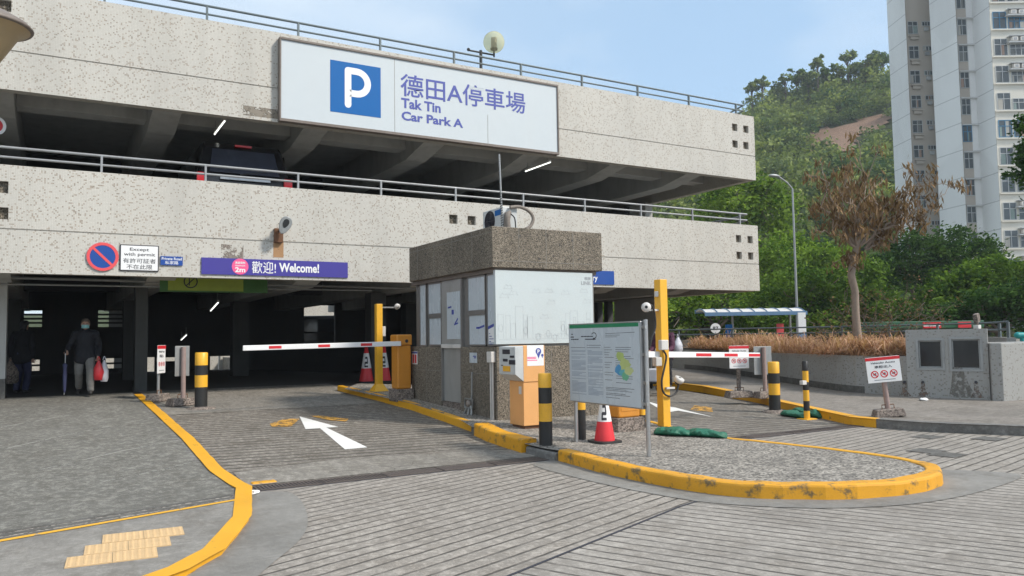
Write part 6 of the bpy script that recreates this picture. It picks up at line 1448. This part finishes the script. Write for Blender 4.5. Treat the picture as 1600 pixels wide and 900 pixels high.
def ridge_proto(seed, h, wide, m, label, sparse):
    rng = np.random.default_rng(seed); t = thing('ridge_tree', label, 'tree', (0, 0, 0), 'trees standing out along the ridge'); k = MB(); bl = []
    limb(k, (0, 0, -1), (0, 0, h*.8), .22, .08, rng, 6, .03)
    for i in range(7 if sparse else 9):
        a = rng.uniform(0, 6.28); z = h*rng.uniform(.5, .98); r = wide*rng.uniform(.35, 1)*(1.15-z/h*.6); c = (math.cos(a)*r, math.sin(a)*r, z); limb(k, (0, 0, z*.72), c, .08, .03, rng, 4); q = wide*rng.uniform(.28, .5); bl.append((c, (q, q, q*.75)))
    k.build('trunk', 'bark', t); P, T = crown(bl, 900 if sparse else 1500, .5, rng, 22, .3); np_mesh('crown', leaves(P, .55, rng, .7), len(P), T, m, t); return t
protos = [ridge_proto(1, 9.5, 2.1, 'leaf_hill', 'x', True), ridge_proto(2, 7.5, 3.0, 'leaf_hill', 'x', False), ridge_proto(3, 8.5, 2.6, 'leaf_mid', 'x', False)]
spots = [(1186, 0, 'thin tree on the ridge closest to the car park corner'), (1203, 0, 'tall wispy ridge tree second from the car park corner'), (1222, 1, 'round ridge tree right of the wispy pair'), (1240, 0, 'highest slender tree on the ridge near its left end'), (1258, 2, 'full ridge tree left of the middle of the skyline'), (1275, 1, 'low round ridge tree at mid skyline'), (1292, 0, 'slim ridge tree at mid skyline'), (1308, 2, 'broad ridge tree just right of mid skyline'), (1324, 1, 'round ridge tree left of the tallest crown'), (1340, 0, 'tallest thin ridge tree left of the tower'), (1352, 2, 'bright broad ridge tree near the tower'), (1368, 1, 'round ridge tree two before the tower'), (1382, 0, 'ridge tree touching the tower edge'), (1396, 2, 'ridge tree half hidden by the tower')]
rr_ = random.Random(8)
for i, (px, kd, lb) in enumerate(spots):
    best = max(((proj(hp((px-800)/FPX*d, d))[1], d) for d in range(150, 232, 3)), key=lambda q: -q[0]); d = best[1]-4; p = hp((px-800)/FPX*d*1.0, d)
    pr = protos[kd]
    if not pr.get('used'): pr['used'] = 1; o = pr; o.location = p; o['label'] = lb; o.rotation_euler = (0, 0, rr_.uniform(0, 6))
    else: o = dup(pr, p, rr_.uniform(0, 6), lb)
    s_ = rr_.uniform(.85, 1.25); o.scale = (s_, s_, s_)
for pr in protos:
    if 'used' in pr: del pr['used']
for o in SC.objects:
    if 'used' in o: del o['used']

# ------------------------------------------------------------------ tower block
def T_(px, d): p = DP(px, 517, d); return (p.x, p.y)
FLH = 2.62; ZT = 50
tw = thing('apartment_tower', 'tall pale apartment tower with stacked windows at the right', 'tower block', (*T_(1500, 76), 0))
A0, A1, B0, B1, C1, D0, D1, D2, E0, E1 = T_(1409, 84), T_(1438, 80.3), T_(1438, 81), T_(1477, 81), T_(1519, 74.4), T_(1519, 75.2), T_(1545, 75.2), T_(1573, 72.4), T_(1573, 73.8), T_(1720, 73.8)
Cc = T_(1477, 78)
k = MB(); k.prism([A0, A1, B0, B1, Cc, C1, D0, D1, D2, E0, E1, T_(1720, 96), T_(1409, 96)], 0, ZT); k.build('wall', 'tower_white', tw)
def face_frame(a, b): o = V(*a, 0); d = V(b[0]-a[0], b[1]-a[1], 0); L = d.length; d.normalize(); n = d.cross(Z_); return o, d, L, n
def panel(a, b, m, off=.04):
    o, d, L, n = face_frame(a, b); k = MB(); k.obox(o+d*L/2+n*off/2+Z_*ZT/2, d*(L/2-.002), n*off/2, Z_*ZT/2); return k.build('facade', m, tw)
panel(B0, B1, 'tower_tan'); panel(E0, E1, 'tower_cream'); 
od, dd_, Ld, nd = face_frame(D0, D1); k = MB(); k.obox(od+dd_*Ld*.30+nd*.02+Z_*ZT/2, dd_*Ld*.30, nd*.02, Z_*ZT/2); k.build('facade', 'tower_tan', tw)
rt_ = random.Random(12)
def window(o, d, n, u0, u1, z0, z1, label=None, fm='win_frame', nx=2, tr=.66, off=.04):
    k = MB(); k.obox(o+d*(u0+u1)/2+n*(off+.01)+Z_*(z0+z1)/2, d*(u1-u0)/2, n*.01, Z_*(z1-z0)/2); w = k.build('window', 'pane', tw)
    k = MB(); e = .055; c = lambda ua, ub, za, zb: k.obox(o+d*(ua+ub)/2+n*(off+.035)+Z_*(za+zb)/2, d*(ub-ua)/2, n*.0149, Z_*(zb-za)/2)
    c(u0-e, u1+e, z1, z1+e); c(u0-e, u1+e, z0-e, z0); c(u0-e, u0, z0, z1); c(u1, u1+e, z0, z1)
    for i in range(1, nx): u = u0+(u1-u0)*i/nx; c(u-e/2, u+e/2, z0, z1)
    zt = z0+(z1-z0)*tr
    for i in range(nx): c(u0+(u1-u0)*i/nx+e/2*(i > 0), u0+(u1-u0)*(i+1)/nx-e/2*(i < nx-1), zt-e/2, zt+e/2)
    k.build('frame', fm, w)
    for i in range(nx):
        if rt_.random() < .55:
            k = MB(); ua, ub = u0+(u1-u0)*i/nx+.04, u0+(u1-u0)*(i+rt_.uniform(.4, .95))/nx; zz = zt if rt_.random() < .8 else z1
            k.obox(o+d*(ua+ub)/2+n*(off+.0225)+Z_*(z0+zz)/2, d*(ub-ua)/2, n*.002, Z_*(zz-z0)/2*.96); k.build('curtain', CUR[rt_.randrange(4)], w)
CUR = [pmat('curtain '+str(i), c, .8, dirt=0) for i, c in enumerate(((.36, .35, .32), (.16, .17, .17), (.30, .21, .17), (.20, .26, .25)))]
M['win_blue'] = pmat('blue window frame', (.03, .18, .34), .4, dirt=.1)
for f in range(-1, 12):
    zt = 31.8-FLH*f
    if zt < 2.2: continue
    # recessed face
    o, d, L, n = face_frame(B0, B1); zb = zt-.45
    window(o, d, n, L*.08, L*.45, zb-1.25, zb); window(o, d, n, L*.66, L*.97, zb-.42, zb, nx=3, tr=.99)
    k = MB(); k.obox(o+d*L*.28+n*.20+Z_*(zb-1.55), d*L*.2, n*.16, Z_*.05); k.obox(o+d*L*.28+n*.16+Z_*(zb-1.78), d*L*.16, n*.1, Z_*.16); k.build('drying_rack', 'tower_tan', tw)
    k = MB(); k.obox(o+d*L*.80+n*.12+Z_*(zb-.80), d*.22, n*.08, Z_*.18); k.build('air_conditioner', 'win_frame' if f % 3 else 'ink_grey', tw)
    # middle face
    window(od, dd_, nd, Ld*.06, Ld*.56, zt-1.48, zt, fm='win_blue' if f in (4,) else 'win_frame', tr=.62)
    k = MB(); k.obox(od+dd_*Ld*.50+nd*.14+Z_*(zt+.12), dd_*Ld*.50, nd*.10, Z_*.05); k.build('ledge', 'tower_white', tw)
    # cream face
    o, d, L, n = face_frame(E0, E1); ze = zt+.10-(.0)
    fm = 'win_blue' if f in (0, 4) else 'win_frame'
    window(o, d, n, .28, 1.45, ze-1.55, ze, fm=fm); window(o, d, n, 1.75, 3.3, ze-1.55, ze-.55 if f not in (4,) else ze, fm=fm, nx=3)
    k = MB(); k.obox(o+d*2.2+n*.14+Z_*(ze-1.72), d*2.15, n*.10, Z_*.06); k.build('ledge', 'tower_cream', tw)
    if f not in (3, 4):
        k = MB(); k.obox(o+d*2.35+n*.30+Z_*(ze-.42), d*.95, n*.25, Z_*.06); k.obox(o+d*2.35+n*.30+Z_*(ze+.20), d*.85, n*.24, Z_*.04); k.build('canopy', 'win_frame', tw)
        for q in (2.0, 2.75): k = MB(); k.obox(o+d*q+n*.36+Z_*(ze-.12), d*.26, n*.17, Z_*.19); ac_ = k.build('air_conditioner', 'white_dirty', tw); k = MB(); k.obox(o+d*q+n*.535+Z_*(ze-.12), d*.15, n*.005, Z_*.12); k.build('fan_grille', 'ink_grey', ac_)

# ------------------------------------------------------------------ black van on the first floor
def van(loc, label, rz=0):
    t = thing('parked_van', label, 'van', (0, 0, 0), 'dark vans in the car park')
    # side outline (y, z), rear at y=0, bonnet at y=4.7
    prof = [(.05, .35), (.0, .55), (.02, .95), (.10, 1.20), (.30, 1.80), (.42, 1.92), (.8, 1.98), (2.9, 1.96), (3.25, 1.85), (3.95, 1.15), (4.6, 1.0), (4.75, .8), (4.75, .4), (4.6, .3)]
    hw = lambda z: .94 if z < 1.0 else .94-.17*((z-1.0)/.98)**1.2
    k = MB(); n = len(prof); vs = [(-hw(z), y, z) for y, z in prof]+[(hw(z), y, z) for y, z in prof]
    k.add(vs, [list(range(n)), list(range(n, 2*n))[::-1]]+[(i, n+i, n+(i+1) % n, (i+1) % n) for i in range(n)])
    k.build('body', 'car_black', t, .07, 3)
    k = MB(); e = .012; k.face([(-.70, .10-e-.02, 1.22), (.70, .10-e-.02, 1.22), (.62, .285-e-.02, 1.76), (-.62, .285-e-.02, 1.76)]); rw_ = k.build('rear_window', pmat('tinted glass', (.045, .05, .07), .12, var=.4, scale=3, dirt=.3, dirtcol=(.2, .2, .22), spec=.7), t)
    k = MB(); k.tube([(-.1, .07, 1.20), (.42, .10, 1.30)], .014, 6); k.build('wiper', 'rubber', rw_)
    for s in (-1, 1):
        k = MB(); k.obox((s*.86, .02, 1.02), (.09, 0, 0), (0, .03, .0), (0, .0, .16)); k.build('tail_light', 'lens_red', t, .02)
        k = MB(); k.face([(s*(hw(1.25)+.006), y, z) for y, z in ((.5, 1.2), (3.6, 1.2), (3.1, 1.78), (.6, 1.8))][::s]); k.build('side_window', 'glass_dark', t)
        k = MB(); k.tube([(s*.93, 3.35, 1.25), (s*1.06, 3.33, 1.27)], .03, 6); k.ball((s*1.08, 3.3, 1.3), (.07, .04, .1), 10, 8); k.build('mirror', 'car_black', t)
        k = MB(); k.obox((s*.72, 4.72, .82), (.16, 0, 0), (0, .05, 0), (0, 0, .08)); k.build('headlight', 'glass_dark', t, .02)
        for y in (.95, 3.8):
            k = MB(); k.lathe([(.0, -.11), (.20, -.11), (.33, -.10), (.33, .10), (.20, .11), (0, .11)], (s*.84, y, .33), 24, (1, 0, 0)); w = k.build('wheel', 'rubber', t)
            k = MB(); k.lathe([(0, .0), (.20, .0), (.19, .02), (0, .03)], (s*.955, y, .33), 16, (s, 0, 0)); k.build('rim', 'steel', w)
    k = MB(); k.obox((0, .32, 1.87), (.17, 0, 0), (0, .03, 0), (0, 0, .025)); k.build('brake_light', 'lens_red', t, .01)
    k = MB(); k.obox((0, -.012, .80), (.26, 0, 0), (0, .006, 0), (0, 0, .06)); k.build('number_plate', 'white_dirty', t, .004)
    k = MB(); k.obox((.0, .03, 1.1), (.5, 0, 0), (0, .012, .003), (0, 0, .035)); k.build('chrome_strip', 'steel', t, .01)
    t.location = loc; t.rotation_euler = (0, 0, rz); return t
sr = MB(); sr.box(7.6, 26, 34.6, 42.9, -.2, .85); struct(sr.build('service_road', 'smooth_warm'), 'raised service road outside the back of the garage', 'road')
p = YP(383, 270, 18.4)
v1 = van((p.x, 18.3, 4.10), 'black van parked rear first behind the first floor railing')
q = YP(520, 520, 38); dup(v1, (q.x+1.2, 38.0, .85), rad(80), 'dark van silhouetted in the opening at the back of the garage')
v1.scale = (1.1, 1.05, 1.06)

# ------------------------------------------------------------------ people
def capsule(mb, pts, rs, n=14):
    """overlapping tapered limb along joints, closed by balls; several are fused into one skin afterwards"""
    for i, (p, r) in enumerate(zip(pts, rs)): mb.ball(p, r, n, 8)
    for (a, b), (r0, r1) in zip(zip(pts, pts[1:]), zip(rs, rs[1:])):
        if (Vector(b)-Vector(a)).length > 1e-4: mb.tube([a, Vector(a).lerp(Vector(b), .5), b], [r0, (r0+r1)/2, r1], n)
def fuse(o, vox, it=6):
    m = o.modifiers.new('fuse', 'REMESH'); m.mode = 'VOXEL'; m.voxel_size = vox; m.use_smooth_shade = True
    s = o.modifiers.new('smooth', 'SMOOTH'); s.iterations = it; s.factor = .5
FOLD = bpy.data.textures.new('folds', 'CLOUDS'); FOLD.noise_scale = .11; FOLD.noise_depth = 2
def folds(o, st=.018): d = o.modifiers.new('folds', 'DISPLACE'); d.texture = FOLD; d.strength = st; d.mid_level = .5; d.texture_coords = 'LOCAL'
def person(label, J, mats, extra=None):
    """J: joints in metres, figure facing -Y with its feet at z=0"""
    t = thing('person', label, 'person', (0, 0, 0)); b = MB(); g = lambda k_: V(*J[k_])
    hd = g('head'); b.ball(hd, (.076, .094, .112), 20, 14); b.ball(hd+V(0, -.03, -.065), (.052, .06, .05), 14, 10)          # skull and jaw
    b.ball(hd+V(0, -.098, -.012), (.014, .022, .026), 10, 8); b.ball(hd+V(0, -.088, .024), (.05, .016, .012), 10, 6)       # nose, brow
    for s in (-1, 1): b.ball(hd+V(s*.078, .008, -.008), (.012, .022, .034), 10, 8)                                             # ears
    b.ball(hd+V(0, -.088, -.058), (.024, .012, .010), 10, 6)                                                                   # mouth
    capsule(b, [g('neck'), hd+V(0, .01, -.07)], [.055, .050])
    capsule(b, [g('hip'), g('waist'), g('chest'), g('neck')], [.13, .12, .14, .07]); 
    for S in 'LR':
        sh, el, wr = g('sh'+S), g('el'+S), g('wr'+S); capsule(b, [g('chest')+V(0, 0, .08), sh], [.09, .058]); capsule(b, [sh, sh.lerp(el, .4), el, el.lerp(wr, .35), wr], [.055, .05, .038, .040, .026])
        hv = V(*J.get('hd'+S, (0, 0, -1))).normalized(); sd_ = V(*J.get('pl'+S, (0, 1, 0))).normalized(); nr = hv.cross(sd_)
        pc = wr+hv*.05; b.ball(wr+hv*.045, (.032, .032, .045), 10, 8); capsule(b, [wr, wr+hv*.08], [.024, .030], 10)
        cu = J.get('cu'+S, .5)
        for i, (w_, L_) in enumerate(((-.030, .068), (-.010, .078), (.010, .072), (.029, .056))):
            r0 = wr+hv*.085+sd_*w_; d1 = (hv*math.cos(cu)+nr*math.sin(cu)); d2 = (hv*math.cos(cu*2.4)+nr*math.sin(cu*2.4)); d3 = (hv*math.cos(cu*3.3)+nr*math.sin(cu*3.3))
            p1 = r0+d1*L_*.45; p2 = p1+d2*L_*.32; p3 = p2+d3*L_*.23; capsule(b, [r0-hv*.02, r0, p1, p2, p3], [.010, .0095, .009, .008, .007], 8)
        th = wr+hv*.035-sd_*.03; capsule(b, [th, th+(hv*.6-sd_*.6+nr*.4).normalized()*.035, th+(hv*.75-sd_*.4+nr*.7).normalized()*.062], [.012, .010, .008], 8)
        hp_, kn, an, to = g('hp'+S), g('kn'+S), g('an'+S), g('to'+S); capsule(b, [g('hip'), hp_, hp_.lerp(kn, .5), kn, kn.lerp(an, .35), an], [.12, .088, .075, .055, .056, .036]); capsule(b, [an, an.lerp(to, .5)+V(0, 0, -.035), to], [.038, .035, .028])
    o = b.build('body', 'skin', t); fuse(o, .0065, 3)
    c = MB(); capsule(c, [g('hip')+V(0, 0, -.05), g('waist'), g('chest'), g('chest')+V(0, 0, .10)], [.175, .17, .185, .12]); c.v = [(x*1.0, y*.85 if abs(x) < .2 else y, z) for x, y, z in c.v]
    for s in (-1, 1): capsule(c, [g('waist')+V(s*.04, 0, 0), g('hip')+V(s*.085, 0, -.06), g('hip')+V(s*.085, 0, -.13)], [.15, .145, .13])
    capsule(c, [g('neck')+V(0, 0, -.03), g('neck')+V(0, 0, .02)], [.085, .075])
    for S in 'LR': sh, el, wr = g('sh'+S), g('el'+S), g('wr'+S); capsule(c, [g('chest')+V(0, 0, .09), sh, sh.lerp(el, .5), el, el.lerp(wr, .9)], [.12, .085, .075, .065, .052])
    o = c.build('jacket', mats[0], t); fuse(o, .011, 4); folds(o, .03)
    c = MB()
    for S in 'LR': hp_, kn, an = g('hp'+S), g('kn'+S), g('an'+S); capsule(c, [g('hip'), hp_, hp_.lerp(kn, .5), kn, kn.lerp(an, .5), an+V(0, 0, .03)], [.145, .115, .098, .082, .078, .072])
    o = c.build('trousers', mats[1], t); fuse(o, .011, 4); folds(o, .03)
    for S in 'LR':
        an, to = g('an'+S), g('to'+S); d = (to-an); d.z = 0; d.normalize(); c = MB(); capsule(c, [an+V(0, 0, -.03)-d*.02, an.lerp(to, .5)+V(0, 0, -.025), to+V(0, 0, .0)], [.046, .046, .04]); zmin = min(an.z, to.z)-.045; c.v = [(x, y, max(z, zmin)) for x, y, z in c.v]; o = c.build('shoe', 'rubber', t); fuse(o, .009, 3)
    c = MB(); c.ball(hd+V(0, .022, .030), (.088, .092, .092), 18, 12); c.ball(hd+V(0, .05, -.03), (.080, .060, .07), 14, 10); c.ball(hd+V(0, -.03, .075), (.07, .06, .05), 14, 10)
    rb = random.Random(4); c.v = [(x+rb.uniform(-.008, .008), y+rb.uniform(-.008, .008), z+rb.uniform(-.008, .008)) for x, y, z in c.v]; o = c.build('hair', mats[2], t); fuse(o, .010, 1)
    for s in (-1, 1): c = MB(); c.ball(hd+V(s*.03, -.084, .006), (.012, .010, .008), 10, 8); c.build('eye', 'ink', t)
    if extra: extra(t, J)
    return t
JM = dict(head=(0, -.06, 1.545), neck=(0, -.01, 1.40), chest=(0, 0, 1.22), waist=(0, .01, 1.02), hip=(0, .02, .90),
          shL=(.19, 0, 1.33), elL=(.27, .03, 1.06), wrL=(.26, -.10, .84), hdL=(0, -.12, -1), plL=(0, -1, 0), cuL=.75,
          shR=(-.19, 0, 1.33), elR=(-.30, .05, 1.09), wrR=(-.34, -.16, .96), hdR=(-.05, -.55, -.8), plR=(.9, 0, 0), cuR=.8,
          hpL=(.10, .02, .86), knL=(.12, -.12, .48), anL=(.12, -.10, .085), toL=(.13, -.26, .045), hpR=(-.10, .03, .86), knR=(-.12, .04, .47), anR=(-.12, .26, .13), toR=(-.13, .13, .05))
def mask_(t, J):
    hd = V(*J['head']); c = MB(); n, m_ = 12, 6; vs = []
    for j in range(m_+1):
        for i in range(n+1):
            a = -1.25+2.5*i/n; z = -.018-.075*j/m_; r = .093-.012*abs(j/m_-.4); vs.append(hd+V(.074*1.06*math.sin(a), -(r+.022*math.exp(-(a*2.2)**2)*math.exp(-((j/m_-.3)*2)**2))*math.cos(a)-.006, z))
    c.add(vs, [(j*(n+1)+i, j*(n+1)+i+1, (j+1)*(n+1)+i+1, (j+1)*(n+1)+i) for j in range(m_) for i in range(n)], True); o = c.build('face_mask', 'mask', t); s = o.modifiers.new('s', 'SOLIDIFY'); s.thickness = .003
p = YP(132, 600, 19.35); MX, MY, MZ = p.x, 19.35, zg(p.x, 19.35)+.08
man = person('masked person in a dark jacket and grey trousers walking out of the garage', JM, ('jacket', 'trousers', 'hair'), mask_)
man.location = (MX, MY, MZ); man.scale = (.97, .97, .97); man.rotation_euler = (0, 0, rad(-4))
def plastic_bag(o, w, h, m, label, seed, d=.10):
    rng = random.Random(seed); k = MB(); n, m2 = 10, 18; vs = []
    for j in range(n+1):
        f = j/n; ww = w*(.16+.84*min(1, (f*2.0))**.8)*(1-.25*max(0, f-.85)/.15); dd_ = d*(.25+.75*min(1, f*1.8))*(1-.4*max(0, f-.8)/.2)
        for i in range(m2):
            a = 2*math.pi*i/m2; e = 1+.16*mnoise.noise(V(math.cos(a)*2+seed, math.sin(a)*2, f*4)); vs.append((o[0]+ww/2*math.cos(a)*e, o[1]+dd_*math.sin(a)*e, o[2]-h*f))
    k.add(vs, [(j*m2+i, j*m2+(i+1) % m2, (j+1)*m2+(i+1) % m2, (j+1)*m2+i)[::-1] for j in range(n) for i in range(m2)], True); k.face(vs[-m2:][::-1] if False else vs[-m2:])
    t = thing('plastic_bag', label, 'bag', o); k.build('bag', m, t)
    c = MB()
    for s in (-1, 1): c.tube([(o[0]+s*.03, o[1], o[2]), (o[0]+s*.012, o[1], o[2]+.06), (o[0], o[1], o[2]+.085)], .008, 6)
    c.build('handle', m, t); return t
hx, hy, hz_ = MX+.265, MY-.14, MZ+.72
plastic_bag((hx-.01, hy-.02, hz_), .20, .42, 'bag_red', 'red plastic bag hanging from the hand of the masked person', 3)
plastic_bag((hx+.10, hy+.04, hz_), .17, .46, 'bag_white', 'white plastic bag hanging beside the red bag', 4)
ux, uy = MX-.37, MY-.26; t = thing('umbrella', 'folded navy umbrella held as a stick by the masked person', 'umbrella', (ux, uy, MZ))
k = MB(); k.tube([(ux-.01, uy, MZ+.02), (ux, uy, MZ+.62), (ux, uy+.02, MZ+.90)], .008, 8); k.build('shaft', 'steel', t)
k = MB(); k.lathe([(.008, .06), (.028, .12), (.040, .40), (.034, .58), (.05, .64), (.012, .68)], (ux-.004, uy, MZ), 12); k.build('canopy', 'umbrella', t)
k = MB(); k.tube([(ux, uy+.02, MZ+.88), (ux, uy+.03, MZ+.94), (ux, uy-.02, MZ+.965), (ux, uy-.05, MZ+.93)], .014, 8); k.build('handle', 'rubber', t)
JW = dict(JM); JW.update(wrL=(.25, .02, .80), hdL=(0, 0, -1), elL=(.26, .04, 1.06), wrR=(-.22, -.02, .80), elR=(-.25, .03, 1.06), hdR=(0, 0, -1), knL=(.11, -.05, .47), anL=(.11, .02, .085), toL=(.12, -.14, .045), knR=(-.11, -.04, .47), anR=(-.11, .04, .085), toR=(-.12, -.12, .045))
p = YP(34, 600, 21.5); w = person('dim person with dark hair standing in the deep shade at the far left', JW, ('jacket', 'umbrella', 'ink'))
wz = zg(p.x, 21.5)+.0; w.location = (p.x, 21.5, wz); w.rotation_euler = (0, 0, rad(150))
plastic_bag((p.x-.22, 21.2, wz+.74), .34, .50, 'plinth', 'pale sack carried by the dim person at the far left', 6, .14)
p = GP(1040, 606, .145); JP = dict(JW); JP.update(head=(0, -.16, 1.47), neck=(0, -.08, 1.33), chest=(0, -.05, 1.16), wrL=(.22, -.42, .93), elL=(.26, -.14, 1.02), hdL=(0, -1, -.1), plL=(-1, 0, 0), wrR=(-.22, -.42, .93), elR=(-.26, -.14, 1.02), hdR=(0, -1, -.1), plR=(1, 0, 0), cuL=1.0, cuR=1.0)
w = person('person in a plum jacket pushing a cart behind the tall yellow post', JP, ('plum', 'jacket', 'ink')); wz = zg(p.x, p.y)+.145; w.location = (p.x, p.y, wz); w.rotation_euler = (0, 0, rad(-62))
cdir = V(math.sin(rad(-62)), -math.cos(rad(-62)), 0)
q = V(p.x, p.y, wz)+cdir*.75; t = thing('hand_cart', 'small dark hand cart pushed by the person in plum', 'cart', tuple(q)); sdx = V(-cdir.y, cdir.x, 0)
k = MB(); k.obox(q+Z_*.18, cdir*.32, sdx*.22, Z_*.02); k.build('deck', 'black', t)
k = MB(); k.tube([q-cdir*.32-sdx*.2+Z_*.18, q-cdir*.34-sdx*.2+Z_*.93, q-cdir*.34+sdx*.2+Z_*.93, q-cdir*.32+sdx*.2+Z_*.18], .014, 8); k.build('handle', 'steel_dull', t)
for a in (-1, 1):
    for b_ in (-1, 1): k = MB(); k.lathe([(0, -.02), (.07, -.02), (.075, 0), (.07, .02), (0, .02)], q+cdir*.25*a+sdx*.18*b_+Z_*.075, 14, sdx); k.build('wheel', 'rubber', t)
k = MB(); k.obox(q+Z_*.36+cdir*.02, cdir*.24, sdx*.18, Z_*.158); k.build('load', 'bag_white', t, .03)
p2 = YP(1059, 520, p.y+.1); plastic_bag((p2.x, p.y+.1, YP(1059, 527, p.y).z), .26, .38, 'bag_white', 'white plastic bag hanging next to the person in plum', 9)

# ------------------------------------------------------------------ air between the viewer and the hill
hb = MB(); hb.box(-420, 920, -220, 920, -1.4, 96); hz_o = hb.build('haze', None); hm = bpy.data.materials.new('haze air'); hm.use_nodes = True
hn = hm.node_tree; hn.nodes.clear(); ho = hn.nodes.new('ShaderNodeOutputMaterial'); pv_ = hn.nodes.new('ShaderNodeVolumePrincipled')
pv_.inputs['Density'].default_value = .0005; pv_.inputs['Color'].default_value = (.86, .93, 1, 1); pv_.inputs['Anisotropy'].default_value = .2
hn.links.new(pv_.outputs['Volume'], ho.inputs['Volume']); hz_o.data.materials.append(hm); tag(hz_o, 'thin pale haze in the air before the hill', 'haze', kind='stuff')
